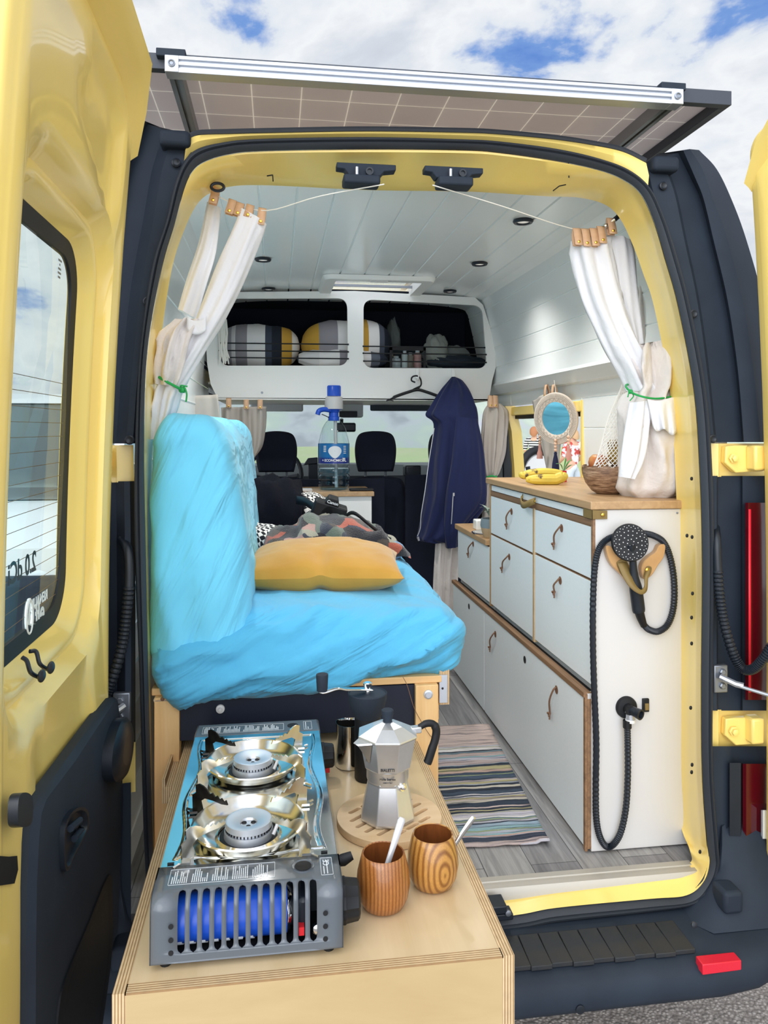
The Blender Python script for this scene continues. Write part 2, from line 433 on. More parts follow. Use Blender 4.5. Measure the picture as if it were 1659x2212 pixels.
# ------------------------------------------------------------------ ground
def asphalt():
    m, n, l, b = base('asphalt')
    vec = coords(n, l)
    vo = n.new('ShaderNodeTexVoronoi'); vo.inputs['Scale'].default_value = 95; l.new(vec, vo.inputs['Vector'])
    r = n.new('ShaderNodeValToRGB'); e = r.color_ramp.elements
    e[0].position = .1; e[0].color = lin('#beb6ae'); e[1].position = .55; e[1].color = lin('#8a827b')
    l.new(vo.outputs['Distance'], r.inputs['Fac'])
    nz = n.new('ShaderNodeTexNoise'); nz.inputs['Scale'].default_value = 60; nz.inputs['Detail'].default_value = 6; l.new(vec, nz.inputs['Vector'])
    mx = n.new('ShaderNodeMix'); mx.data_type = 'RGBA'; mx.blend_type = 'OVERLAY'; mx.inputs[0].default_value = .7
    l.new(r.outputs[0], mx.inputs[6]); l.new(nz.outputs['Fac'], mx.inputs[7]); l.new(mx.outputs[2], b.inputs['Base Color'])
    b.inputs['Roughness'].default_value = .9
    bp = n.new('ShaderNodeBump'); bp.inputs['Strength'].default_value = .9; bp.inputs['Distance'].default_value = .006; bp.invert = True
    l.new(vo.outputs['Distance'], bp.inputs['Height']); l.new(bp.outputs['Normal'], b.inputs['Normal'])
    return m
M['asphalt'] = asphalt()
g = MB(); g.add([(-8,-6,0),(8,-6,0),(8,12,0),(-8,12,0)], [(0,1,2,3)])
setp(g.build('ground', M['asphalt']), kind='structure', label='rough grey asphalt under and behind the van')

# ------------------------------------------------------------------ the van (body shell parts)
FZ = 0.56                                    # van floor height
van = thing('camper_van', 'yellow camper van with its two rear doors swung open', 'van', (0, 1.8, 0))
XC = -0.025                                  # middle of the rear opening
def mir(p): p = V(p); return V((max(2*XC - p.x, -.872), p.y, p.z))

O = [(372,2055),(330,2010),(312,1850),(302,1486),(291,1196),(291,979),(302,762),(327,581),(358,480),(375,405),
     (395,354),(422,324),(473,309),(560,300),(792,296),(1000,301),(1083,306),(1200,321),(1290,342),(1357,368),
     (1403,409),(1433,472),(1460,550),(1489,662),(1523,843),(1537,1024),(1540,1216),(1537,1487),(1537,1668),(1549,1820),
     (1551,1870),(1538,1905),(1504,1947),(1397,1967),(1199,1990),(1091,2008),(700,2040)]
I = [(385,2020),(345,1975),(332,1850),(321,1486),(315,1196),(311,979),(318,762),(349,581),(378,480),(397,410),
     (414,372),(440,350),(490,334),(566,326),(792,322),(1000,324),(1083,330),(1200,347),(1290,366),(1345,387),
     (1384,418),(1412,477),(1437,560),(1465,662),(1499,843),(1512,1024),(1517,1216),(1515,1487),(1517,1668),(1527,1815),
     (1530,1860),(1514,1903),(1477,1934),(1397,1941),(1199,1959),(1079,1979),(700,2010)]
YB = [(395,1985),(355,1940),(342,1850),(331,1486),(322,1196),(325,979),(340,762),(366,581),(396,486),(425,430),
      (458,405),(503,393),(560,391),(640,394),(800,402),(1000,405),(1083,409),(1193,416),(1262,419),(1318,434),
      (1352,466),(1380,524),(1402,585),(1427,662),(1461,843),(1473,1024),(1479,1216),(1480,1487),(1480,1668),(1484,1790),
      (1505,1850),(1508,1878),(1475,1886),(1397,1897),(1199,1922),(1070,1938),(700,1975)]
NB = len(O)
def yoff(k):
    if k >= 30 or k < 2: return .045
    return .15
Ow = [PR(*p) for p in O]; Iw = [PR(*p) for p in I]; Yw = [PR(*p, off=yoff(k)) for k, p in enumerate(YB)]
PER = 7
def crl(L): return cr(L, PER, True)
lO, lI, lY = crl(Ow), crl(Iw), crl(Yw)
def mixl(a, b, t, d): return [p.lerp(q, t) + V(d) for p, q in zip(a, b)]
seal = MB(); seal.loft([[p+V((0,.03,0)) for p in lO], lO, mixl(lO,lI,.22,(0,-.016,0)), mixl(lO,lI,.42,(0,-.019,0)), mixl(lO,lI,.52,(0,-.012,0)),
                        mixl(lO,lI,.66,(0,-.018,0)), mixl(lO,lI,.86,(0,-.012,0)), lI])
seal.build('door_seal', M['rubber'], van, smooth=50)
fr_ = MB(); fr_.loft([[p+V((0,.004,0)) for p in lI], mixl(lI,lY,.12,(0,-.012,0)), mixl(lI,lY,.45,(0,-.002,0)), mixl(lI,lY,.72,(0,.0,0)), lY, [p+V((0,.035,0)) for p in lY]])
fr_.build('door_frame', M['yellow'], van, smooth=60)
# holes and bolt heads along the right jamb
for u, v in ((1494,1034),(1484,1157),(1495,1160),(1496,1282),(1494,1334),(1494,1390),(1492,1529),(1495,1652),(1494,1668),(1512,1840)):
    p = PR(u, v, off=.035); hb = MB(); hb.ball(p, .0042, 8, 6, sc=(1,.6,1.3)); hb.build('jamb_hole', M['black'], van)
# notch where the lintel pressings overlap
nb = MB()
for a, b in (((577,380),(589,378)),((589,378),(590,392)),((1195,412),(1208,402)),((1208,402),(1222,399)),((1228,352),(1229,384))):
    nb.tube([PR(*a, off=.05), PR(*b, off=.06)], .0016, 6)
nb.build('lintel_seam', M['black'], van)
# yellow skin between the seal and the roof gutter
K0, K1 = 10, 20
lip = [(407,300),(431,292),(490,290),(566,288),(792,284),(1000,287),(1083,291),(1200,302),(1280,314),(1345,328),(1396,352)]
lipw = [PR(*p, off=-.004) for p in lip]
lo_ = cr(Ow[K0:K1+1], 8); ll_ = cr(lipw, 8)
sk = MB(); sk.loft([[p+V((0,.01,0)) for p in lo_], mixl(lo_,ll_,.5,(0,-.006,0)), ll_, [p+V((0,.03,.004)) for p in ll_]], closed=False)
sk.build('roof_header', M['yellow'], van, smooth=60)
gt = MB(); gt.tube([p+V((0,.004,.007)) for p in ll_], .0075, 8)
gt.build('roof_gutter_strip', M['rubber'], van)
rf = MB()
a_ = [p+V((0,.012,.006)) for p in ll_]
def rz_(x): return 2.52 - .06*(x/.75)**4
def rrow(y, xs): return [V((x, y, rz_(x))) for x in xs]
xs_ = [p.x*1.05 for p in a_]
rf.loft([a_, [V((p.x*1.02, p.y+.16, p.z+.055)) for p in a_], rrow(.6, xs_), rrow(1.66, xs_)], closed=False)
for x0, x1 in ((xs_[0],-.20),(.30,xs_[-1])): rf.loft([rrow(y, [x0+(x1-x0)*k/8 for k in range(9)]) for y in (1.66,2.30)], closed=False)
for x0, x1, dz in ((xs_[0],-.20,0),(.30,xs_[-1],0),(-.20,.30,-.055)):          # invented dip ahead of the hatch, shaped to let bright sky through it
    q = [x0+(x1-x0)*k/8 for k in range(9)]
    rf.loft([[V((p.x,p.y,p.z+dz)) for p in rrow(2.30, q)], [V((p.x,p.y,p.z+dz)) for p in rrow(3.0, q)], [V((x, 3.25, 2.05)) for x in q]], closed=False)
rf.build('roof_skin', M['yellow'], van, smooth=60)

# latches under the lintel
for (u0, v0, u1, v1, hu) in ((727,351,855,398,(742,822)),(917,358,1043,402,(947,1023))):
    e = MB()
    pa, pb = PR(u0, v0, off=.015), PR(u1, v0+6, off=.015)
    e.prism([(pa.x,pa.z),(pb.x,pa.z),(pb.x,pa.z-.014),(pb.x-.03,pa.z-.018),(pb.x-.04,pa.z-.03),(pa.x+.03,pa.z-.03),(pa.x+.02,pa.z-.016),(pa.x,pa.z-.014)], 'y', pa.y-.004, pa.y+.03)
    lt = e.build('door_latch', M['trim'], van, bevel=.002)
    h = MB(); q0, q1 = PR(hu[0], v1-23, off=.0), PR(hu[1], v1, off=.0)
    h.box((q0.x, q0.y-.006, q1.z), (q1.x, q0.y+.05, q0.z)); h.build('latch_handle', M['trim'], lt, bevel=.006, seg=3)
    s_ = MB(); cx = (q0.x+q1.x)/2
    s_.tube([(cx-.012, q0.y+.006, q0.z-.004),(cx-.012, q0.y+.006, q0.z+.02)], .004, 8); s_.build('latch_pin', M['alu'], lt)
    s_ = MB(); s_.lathe([(.010,0),(.010,.006),(.006,.006),(.006,.002)], 14, axisM((cx+.02, q0.y+.012, q0.z+.012), (0,-1,0))); s_.build('latch_bolt', M['trim_s'], lt)

# ------------------------------------------------------------------ black pillar trims, lamps, hinges: right side traced, left side mirrored
def lev(*uv): return [PR(u, v, off=o) for u, v, o in uv]
TA = lev((1398,352,.004),(1404,385,.004),(1416,430,.004),(1448,517,.004),(1486,650,.004),(1516,800,.004),(1532,955,.004))
TB = lev((1428,338,.006),(1446,385,.006),(1460,430,.006),(1478,517,.006),(1506,650,.006),(1527,800,.006),(1543,955,.006))
TB2 = lev((1434,338,.045),(1451,385,.045),(1465,430,.045),(1483,517,.045),(1511,650,.045),(1532,800,.045),(1548,955,.045))
TC = lev((1465,330,.045),(1492,385,.05),(1513,430,.05),(1535,517,.05),(1566,650,.05),(1589,800,.05),(1603,955,.05))
TC2 = lev((1476,325,.02),(1500,380,.02),(1520,430,.02),(1541,517,.02),(1572,650,.02),(1594,800,.02),(1607,955,.02))
TD = lev((1490,322,.015),(1517,365,.01),(1540,430,.01),(1571,517,.01),(1604,650,.01),(1627,800,.01),(1643,955,.01))
TE = lev((1510,324,.06),(1548,365,.08),(1580,430,.09),(1612,517,.09),(1648,650,.09),(1668,800,.09),(1680,955,.09))
TF = [p+V((.012,.18,0)) for p in TE]
tl = [cr(x, 6) for x in ([p+V((-.005,.014,0)) for p in TA],TA,TB,TB2,TC,TC2,TD,TE,TF)]
def both(fn, *a):
    fn(lambda p: V(p), *a); fn(mir, *a)
def pillar(fx):
    e = MB(); L = [[fx(p) for p in x] for x in tl]; e.loft(L, closed=False)
    top = [x[0] for x in L]; cent = V((sum(p.x for p in top)/9, top[0].y+.06, max(p.z for p in top)-.005))
    e.add(top+[cent+V((0,.05,.01))], [(i, i+1, 9) for i in range(8)])
    bot = [x[-1] for x in L]; e.add(bot, [tuple(range(9))])
    pt = e.build('pillar_trim', M['trim'], van, smooth=42)
    e = MB(); a, b = PR(1401,342,off=0), PR(1460,376,off=0); q = [fx((a.x,a.y-.03,a.z)), fx((b.x,a.y+.03,b.z))]
    e.box((min(q[0].x,q[1].x), a.y-.03, b.z), (max(q[0].x,q[1].x), a.y+.05, a.z)); e.build('trim_block', M['trim'], pt, bevel=.012, seg=3)
    for u, v in ((1432,402),(1497,678),(1538,948)):
        e = MB(); c = fx(PR(u, v, off=.0)); e.lathe([(.011,0),(.011,.004),(.008,.006),(.005,.004)], 16, axisM(c, (0,-1,0))); e.build('trim_screw', M['trim_s'], pt)
both(pillar)
JA = [(1532,1030),(1540,1216),(1538,1487),(1537,1540)]
def lower_panel(fx):
    def strip(vs, us, offs, name, m=M['trim']):
        L = [[fx(PR(u, v, off=o)) for v in vs] for u, o in zip(us, offs)]
        e = MB(); e.loft(L, closed=False); return e.build(name, m, van, smooth=40)
    strip((1028,1120,1300,1440,1535), (1519,1538,1548,1551,1600,1604,1668,1690), (.04,.006,.006,.04,.045,.03,.03,.16), 'corner_trim')
    strip((958,1000,1030), (1519,1552,1556,1612,1690), (.04,.03,.04,.06,.09), 'hinge_recess', M['yellow'])
    strip((1533,1580,1632), (1519,1552,1556,1612,1690), (.04,.03,.04,.06,.09), 'hinge_recess', M['yellow'])
    strip((1612,1700,1800,1900,1960), (1534,1538,1560,1574,1580,1690,1720), (.02,.006,.008,.012,.03,.04,.16), 'corner_trim')
    for v in (992, 1581):
        e = MB(); c = [PR(u, w, off=.02) for u, w in ((1568,v-28),(1590,v-30),(1650,v-30),(1650,v+26),(1590,v+30),(1566,v+8))]
        c = [fx(p) for p in c]; n = len(c); e.add(c+[p+V((0,.02,0)) for p in c], [tuple(range(n)), tuple(range(2*n-1,n-1,-1))]+[(i,i+n,(i+1)%n+n,(i+1)%n) for i in range(n)])
        h = e.build('door_hinge', M['yellow'], van, bevel=.003)
        e = MB(); c = fx(PR(1584, v-2, off=.016)); e.lathe([(.013,0),(.013,.004),(.009,.005),(.009,.012),(.004,.014)], 6, axisM(c,(0,-1,0))); e.build('hinge_bolt', M['yellow'], h)
        e = MB(); a, b = PR(1620, v-30, off=0), PR(1648, v+24, off=0)
        xs = sorted((fx(a).x, fx(b).x)); e.box((xs[0], -.01, b.z), (xs[1], .03, a.z)); e.build('hinge_knuckle', M['yellow'], h, bevel=.006)
    # upper lamp
    L = [[fx(PR(u, v, off=o)) for v in (1086,1120,1300,1470,1512)] for u, o in ((1609,.03),(1610,.0),(1616,-.008),(1624,-.004),(1680,.03),(1700,.12))]
    e = MB(); e.loft(L, closed=False); t = e.build('tail_light', M['lens_red'], van, smooth=40)
    e = MB(); e.loft([[fx(PR(u, v, off=o)) for v in (1100,1300,1496)] for u, o in ((1617,-.012),(1622,-.012))], closed=False); e.build('lens_rib', M['reflector'], t, solid=.002)
    # lower lamp
    L = [[fx(PR(u, v, off=o)) for v in (1650,1670,1740,1800,1822)] for u, o in ((1604,.03),(1604,.005),(1612,-.004),(1680,.02),(1700,.1))]
    e = MB(); e.loft(L, closed=False); t = e.build('lower_tail_light', M['lens_red'], van, smooth=40)
    e = MB(); e.loft([[fx(PR(u, v, off=o)) for v in (1648,1660,1780,1806)] for u, o in ((1575,.02),(1576,-.002),(1600,-.006),(1604,.02))], closed=False); e.build('lamp_bezel', M['trim_s'], t, smooth=40)
    e = MB(); e.loft([[fx(PR(u, v, off=o)) for v in (1750,1765,1800,1812)] for u, o in ((1644,-.0),(1648,-.012),(1690,.005))], closed=False); e.build('reversing_lens', M['lens_clear'], t, smooth=40)
    # cable conduit to the door
    pts = [PR(u, v, off=o) for u, v, o in ((1546,1140,.03),(1548,1165,-.01),(1550,1225,-.02),(1555,1290,-.02),(1565,1350,-.025),(1585,1415,-.03),(1604,1444,-.04),(1625,1446,-.06),(1645,1428,-.08),(1668,1395,-.1))]
    pts = cr([fx(p) for p in pts], 22); k0 = 46
    e = MB(); e.tube(pts[:k0+2], .0105, 10); cdt = e.build('cable_conduit', M['trim_s'], van)
    e = MB(); e.tube(pts[k0:], [.0125 if i % 3 else .0095 for i in range(len(pts)-k0)], 12); e.build('ribbed_sleeve', M['trim_s'], cdt, smooth=25)
    # check strap
    e = MB(); a, b = PR(1541,1437,off=.0), PR(1571,1495,off=.0); xs = sorted((fx(a).x, fx(b).x)); e.box((xs[0],-.004,b.z),(xs[1],.012,a.z))
    cs = e.build('check_strap_plate', M['alu_dark'], van, bevel=.003)
    e = MB(); e.tube([fx(PR(1556,1462,off=-.01)), fx(PR(1590,1478,off=-.04)), fx(PR(1606,1482,off=-.05))], .008, 8); e.tube([fx(PR(1596,1482,off=-.045)), fx(PR(1668,1504,off=-.11))], .0045, 8)
    e.build('check_arm', M['alu'], cs)
    for v in (1451, 1481):
        e = MB(); e.lathe([(.0085,0),(.0085,.005),(.006,.007)], 6, axisM(fx(PR(1560,v,off=-.004)),(0,-1,0))); e.build('strap_bolt', M['alu_dark'], cs)
both(lower_panel)

# ------------------------------------------------------------------ bumper with ribbed step
bm_ = MB(); secs = []
prof = [(.06,.505),(-.02,.503),(-.10,.497),(-.150,.492),(-.176,.484),(-.190,.468),(-.192,.43),(-.182,.412),(-.120,.395),(.06,.385)]
for x in [-.93,-.92,-.90,-.86,-.75,-.5,0,.35,.60,.70,.78,.85,.90,.94,.95]:
    k = max(0, (abs(x - XC) - .62)) / .40; sy = 1 - min(1, k)**2.2*.95
    secs.append([V((x, .06+(y-.06)*sy, z+ (0.02*k*k))) for y, z in prof])
bm_.loft(secs, closed=True); bm_.add(secs[0], [tuple(range(10))]); bm_.add(secs[-1], [tuple(range(10))])
bump_ = bm_.build('bumper', M['trim'], van, smooth=50)
dirt = pm('scuffed_black_plastic', '#23292f', .62, var=(14, '#2f2f2f', .25), bump=(300,.3,.001))
for k in range(11):
    x = .555 - k*.0495
    e = MB(); e.prism([(x,-.045),(x-.0475,-.045),(x-.0475-.004,-.150-(k%2)*.004),(x-.002,-.150-(k%2)*.004)], 'z', .494, .5045); e.build('step_tread', dirt, bump_, bevel=.0015)
e2 = MB(); q4 = [P(1518,2084,y=-.197), P(1602,2075,y=-.183), P(1602,2096,y=-.183), P(1518,2107,y=-.197)]
e2.add(q4+[p+V((0,.03,0)) for p in q4], [(0,1,2,3),(4,7,6,5),(0,4,5,1),(1,5,6,2),(2,6,7,3),(3,7,4,0)]); e2.build('rear_reflector', M['reflector'], bump_, bevel=.002)
e = MB(); e.lathe([(.010,0),(.010,.003),(.007,.004)], 18, axisM((.255,-.192,.428),(0,-1,0))); e.build('parking_sensor', M['trim_s'], bump_)
for sgn in (1, -1):                           # bumper horns rising beside the opening
    e = MB(); L = []
    for z, x0, x1, yy in ((.50,.60,.95,-.10),(.54,.655,.95,-.075),(.60,.695,.94,-.04),(.66,.708,.92,-.015),(.70,.712,.90,.02)):
        L.append([V((max(XC+sgn*(x-XC),-.90), y, z)) for x, y in ((x0,.0),(x0,min(yy*.6,-.002)),(x0+.03,yy),(x1-.10,yy),(x1,yy+.10),(x1,.2))])
    e.loft(L, closed=False); e.add(L[-1], [tuple(range(6))]); e.build('bumper_corner', M['trim'], bump_, smooth=45)
    e = MB(); a = XC+sgn*.715; e.cbox((a, -.06, .56), (.05,.06,.055)); e.build('bumper_stop', M['trim'], bump_, bevel=.01, seg=3)
    e = MB(); e.lathe([(.007,0),(.007,.004),(.004,.005)], 12, axisM((XC+sgn*.60,-.105,.53),(0,-.9,.3))); e.build('bumper_screw', M['trim_s'], bump_)
# black filler under the sill and the body below
e = MB(); e.box((-.80,.03,.38),(.75,.10,.500)); e.build('sill_panel', M['trim_s'], van)
e = MB(); e.box((-.74,.012,.488),(.55,.03,.512)); e.build('sill_lip', M['yellow'], van, bevel=.003)
e = MB(); e.box((-.74,-.004,.486),(.52,.03,.497)); e.build('sill_rubber', M['trim_s'], van, bevel=.003)
# floor latch at the sill
e = MB(); a, b = P(1062,1950,y=-.01), P(1108,1985,y=-.03); e.box((a.x-.03,-.035,b.z),(b.x,.0,a.z-.015)); e.box((a.x-.03,-.04,a.z-.012),(a.x+.03,.01,a.z+.008))
fl = e.build('floor_latch', M['trim_s'], van, bevel=.003)
e = MB(); e.lathe([(.007,0),(.007,.004),(.004,.005)], 12, axisM((b.x-.014,-.036,b.z+.02),(0,-1,0))); e.build('latch_screw', M['alu_dark'], fl)

# ------------------------------------------------------------------ rear doors
def lean(z): return .0 if z < 1.2 else .055*((z-1.2)/1.2)**2
XI = -.782                                    # inner skin of the open left door (plane facing the opening)
HY = -.015
def door_parts(parent_name, flip, dst):
    """builds an open rear door; the hinge edge is at y = HY, the free edge at y = -.77"""
    root = None
    def pt(s, z, d):                          # s: distance from hinge, d: depth from the inner skin towards the room
        return V((XI + d + lean(z), HY - s, z))
    N = 12
    def rr(s0, s1, z0, z1, r, d, rt=None):
        pts = rrect(s1-s0, z1-z0, r, N, (s0+s1)/2, (z0+z1)/2)
        out = []
        for k in range(len(pts)):
            a, b = V(pts[k]), V(pts[(k+1) % len(pts)]); m_ = 9 if (b-a).length > .05 else 1
            for j in range(m_): q = a.lerp(b, j/m_); out.append((q.x, q.y))
        return [pt(s, z, d) for s, z in out]
    def h(p):                                 # pressed recesses of the inner skin
        s = HY - p.y; z = p.z; d = 0
        if z > 2.1:                           # triangular pressing above the window
            a = (s-.10)/.30; t = (2.40 - z)/.28
            f1 = min(1, max(0, min((z-(2.13+.10*a)), .40-s+.25*(2.4-z), s-.10, 2.40-z)/.02)); d -= .022*f1*f1*(3-2*f1)
        if .14 < s and z < 1.30: 
            f1 = min(1, max(0, min(1.27-z, z-.98-.12*(s-.1), s-.16, .55-s)/.03)); d -= .014*f1*f1*(3-2*f1)
        return d
    loops = []
    wz0, wz1, ws0, ws1 = 1.335, 2.075, .155, .62
    spec = [(.0,.765,.58,2.455,.06,-.075),(.0,.765,.58,2.455,.06,-.012),(.008,.757,.588,2.447,.055,-.004),(.02,.745,.60,2.435,.05,-.002)]
    for q in spec: loops.append(rr(*q))
    K = 12
    for k in range(1, K+1):
        t = k/K; t2 = t
        s0 = .02 + (.095-.02)*t2; s1 = .745 - (.745-.68)*t2; z0 = .60 + (wz0-.075-.60)*t2; z1 = 2.435 - (2.435-wz1-.075)*t2
        L = rr(s0, s1, z0, z1, .05+.06*t2, 0); loops.append([p + V((h(p)+.008*sin(pi*t), 0, 0)) for p in L])
    for (m_, d) in ((.062,-.016),(.048,-.030),(.034,-.026),(.022,-.030),(.012,-.052),(.0,-.058),(-.002,-.062)):
        loops.append(rr(ws0-m_, ws1+m_, wz0-m_, wz1+m_, .095+m_*.5, d))
    e = MB(); e.loft(loops)
    e.loft([rr(.0,.765,.58,2.455,.06,-.075), rr(.05,.72,.63,2.40,.06,-.09), rr(ws0,ws1,wz0,wz1,.09,-.075), rr(ws0-.002,ws1+.002,wz0-.002,wz1+.002,.09,-.062)])
    d = e.build('rear_door', M['yellow'], van, smooth=50)
    def sub(name, mb, m, **k): return mb.build(name, m, d, **k)
    e = MB(); e.loft([rr(ws0-.002,ws1+.002,wz0-.002,wz1+.002,.095,-.056), rr(ws0+.028,ws1-.028,wz0+.028,wz1-.028,.075,-.059), rr(ws0+.03,ws1-.03,wz0+.03,wz1-.03,.075,-.066)]); sub('window_seal', e, M['black'])
    e = MB(); L = rr(ws0+.01,ws1-.01,wz0+.01,wz1-.01,.085,-.062); L2 = [p + V((-.004,0,0)) for p in L]; e.add(L, [tuple(range(len(L)))]); 
    pane = sub('window_pane', e, M['glass'], smooth=0)
    e = MB()
    for k in range(17):                       # demister wires
        z = wz0+.05+k*.026; e.tube([pt(ws0+.03, z, -.0615), pt(ws1-.03, z, -.0615)], .0006, 4)
    sub('demister_wire', e, M['walnutish'])
    # roof-side corner lip
    e = MB(); e.loft([[pt(s, z, dd) for s, z, dd in ((-.005,2.33,-.05),(.05,2.40,-.05),(.14,2.47,-.05),(.76,2.48,-.05))], [pt(s, z, dd) for s, z, dd in ((-.002,2.33,.012),(.06,2.405,.035),(.15,2.47,.055),(.76,2.475,.06))],
                      [pt(s, z, dd) for s, z, dd in ((.0,2.32,.0),(.07,2.385,.02),(.16,2.45,.04),(.76,2.455,.045))], [pt(s, z, dd) for s, z, dd in ((.0,2.31,-.01),(.08,2.37,-.008),(.17,2.43,-.008),(.76,2.43,-.008))]], closed=False)
    sub('door_top_flange', e, M['yellow'], smooth=60)
    return d, pt, sub
ld, pt, sub = door_parts('left', False, van)
# black lower trim panel on the left door
def tpoly(px, x): return [P(u, v, x=x) for u, v in px]
tp = tpoly([(240,1506),(232,1508),(200,1552),(140,1634),(84,1710),(72,1726),(60,1760),(54,1820),(49,1918),(47,2060)], XI+.01)
tp += [V((XI+.01, tp[-1].y, .60)), V((XI+.01, HY-.035, .60)), P(252,1726,x=XI+.01), P(248,1560,x=XI+.01)]
n_ = len(tp); e = MB()
cxy = sum((p for p in tp), V((0,0,0)))/n_
ins = [p + (cxy-p).normalized()*.012 + V((.016,0,0)) for p in tp]
base_ = [p + V((-.012,0,0)) for p in tp]; e.loft([base_, [p+V((.006,0,0)) for p in tp], ins]); e.add(ins, [tuple(range(n_))])
tpan = sub('door_trim_panel', e, M['trim'], smooth=40)
def onpanel(u, v, d=.026): return P(u, v, x=XI+d)
def ringpanel(name, px, m, depth, rim=.004):
    c = cr([onpanel(u, v, .0262) for u, v in px], 6, True); ce = sum(c, V((0,0,0)))/len(c)
    e = MB(); e.loft([[p+V((-.004,0,0)) for p in c], [p+V((rim,0,0)) for p in c], [p.lerp(ce,.12)+V((rim,0,0)) for p in c], [p.lerp(ce,.2)+V((-depth,0,0)) for p in c]])
    q = [p.lerp(ce,.2)+V((-depth,0,0)) for p in c]; e.add(q, [tuple(range(len(q)))])
    return e.build(name, m, ld, smooth=40)
ringpanel('inner_handle', [(148,1752),(166,1744),(180,1752),(183,1780),(174,1806),(150,1850),(138,1880),(130,1876),(128,1830),(132,1780)], M['trim_s'], -.001, .008)
e = MB(); e.tube([onpanel(152,1790,.034), onpanel(172,1772,.036), onpanel(176,1790,.034), onpanel(160,1812,.032)], .006, 8); sub('handle_grip', e, M['trim'])
ringpanel('door_pocket', [(236,1890),(240,1920),(240,2040),(226,2160),(200,2300),(150,2320),(122,2260),(124,2180),(140,2110),(190,1990),(222,1910)], M['black'], -.002, .003)
e = MB(); c = cr([onpanel(u, v, .028) for u, v in ((243,1560),(258,1552),(266,1580),(264,1630),(250,1680),(232,1690),(222,1668),(226,1610))], 6, True)
ce = sum(c, V((0,0,0)))/len(c); e.loft([[p+V((-.02,0,0)) for p in c], [p+V((.018,0,0)) for p in c], [p.lerp(ce,.15)+V((.026,0,0)) for p in c], [p.lerp(ce,.5)+V((.03,0,0)) for p in c]]); q=[p.lerp(ce,.5)+V((.03,0,0)) for p in c]; e.add(q,[tuple(range(len(q)))])
sub('door_buffer', e, M['trim_s'], smooth=50)
e = MB(); c = cr([onpanel(u, v, .03) for u, v in ((40,1722),(54,1712),(68,1722),(70,1756),(64,1782),(44,1786),(37,1770))], 5, True); e.loft([[p+V((-.012,0,0)) for p in c],[p+V((.001,0,0)) for p in c]]); q=[p+V((.001,0,0)) for p in c]; e.add(q,[tuple(range(len(q)))])
sub('trim_bracket', e, M['trim_s'], smooth=40)
e = MB(); c = [P(u, v, x=XI-.002) for u, v in ((2,1852),(18,1850),(20,1880),(12,1910),(-30,1916),(-30,1850))]; e.loft([[p+V((-.004,0,0)) for p in c],[p+V((.012,0,0)) for p in c]]); e.add([p+V((.012,0,0)) for p in c],[tuple(range(6))]); sub('door_lock', e, M['black'])
for a in (((64,1407),(78,1408),(86,1434),(104,1446),(110,1442)),((48,1420),(58,1428),(66,1452),(82,1462),(90,1460))):
    e = MB(); q = [P(u, v, x=XI-.03+.008*k) for k, (u, v) in enumerate(a)]; e.tube(cr(q, 6), .0035, 8); e.ball(q[-1], .011, 12, 8, sc=(.5,1.3,.9)); sub('demister_lead', e, M['trim_s'])
e = MB(); e.tube([P(44,160,x=XI-.01),P(50,160,x=XI+.012)], .006, 8); e.ball(P(40,158,x=XI+.0), .01, 10, 8); sub('grab_stud', e, M['alu_dark'])
# window sticker, read from outside, so mirrored from here
GX = XI-.0605
def gm(u, v): p = P(u, v, x=GX); p.x += lean(p.z)+.001; return p
Rst = Matrix.Rotation(pi/2,4,'Z') @ Matrix.Rotation(pi/2,4,'X')   # text plane y-z facing +x
M['sticker'] = pm('white_sticker', '#e9efed', .6)
st = MB()
for body, uv, sz in (('RENAULT', (80,1298), .026), ('elf', (84,1326), .058), ('3858624', (86,1358), .012)):
    p = gm(*uv); m2 = text('sticker', body, M['sticker'], False, Matrix.Translation(p) @ Rst, sz, ext=.0002, bold=True, mirror=True); st.add(m2.v, m2.f)
p = gm(60,1332)
st.tube([p+V((0, .017*cos(a), .030*sin(a))) for a in [2*pi*k/24 for k in range(24)]], .0028, 5, closed=True)
st.add([p+V((0,y,z)) for y,z in ((-.008,-.012),(.0,.022),(.009,-.006),(.003,-.016))], [(0,1,2,3)])
st.tube([gm(56,1349), gm(94,1346)], .0009, 4)
sub('window_sticker', st, M['sticker'], smooth=0)
bd = text('badge', '2.0 dCi', M['black'], False, Matrix.Translation(gm(44,1228)) @ Rst, .05, ext=.0003, bold=True, mirror=True); sub('engine_badge', bd, M['trim_s'], smooth=0)
mk = MB()
for k, w in enumerate((26, 8, 22, 24, 18)): 
    q = gm(97, 562+k*9); mk.cbox(q, (.0004, w*.0009, .004))
sub('glass_marking', mk, M['alu_dark'], smooth=0)
# right door: the same shell mirrored and swung a little further
rd = ld.copy(); COL.objects.link(rd); rd.parent = van
def mirror_sub(o, par):
    c = o.copy(); COL.objects.link(c); c.parent = par; return c
for ch in [x for x in bpy.data.objects if x.parent == ld and x.name.split('.')[0] in ('window_seal','window_pane','demister_wire','door_top_flange')]:
    mirror_sub(ch, rd)
def world_mesh_mirror(o, Mx):
    """bake a mirrored copy of the mesh so that no object carries a negative scale"""
    w = WL_of(o); me = o.data.copy(); 
    for v in me.vertices: v.co = (Mx @ (v.co + w))
    me.flip_normals(); 
    return me
def WL_of(o):
    w = V((0,0,0)); q = o
    while q: w = w + q.location; q = q.parent
    return w
ang = radians(13)
HR = V((.815, .0, 0))
MX = Matrix.Translation(HR) @ Matrix.Rotation(ang,4,'Z') @ Matrix.Translation(-HR) @ Matrix.Translation((.815-.785+.0,0,0)) @ Matrix.Diagonal((-1,1,1,1))
todo = [(o, world_mesh_mirror(o, MX)) for o in [rd]+[x for x in bpy.data.objects if x.parent == rd]]
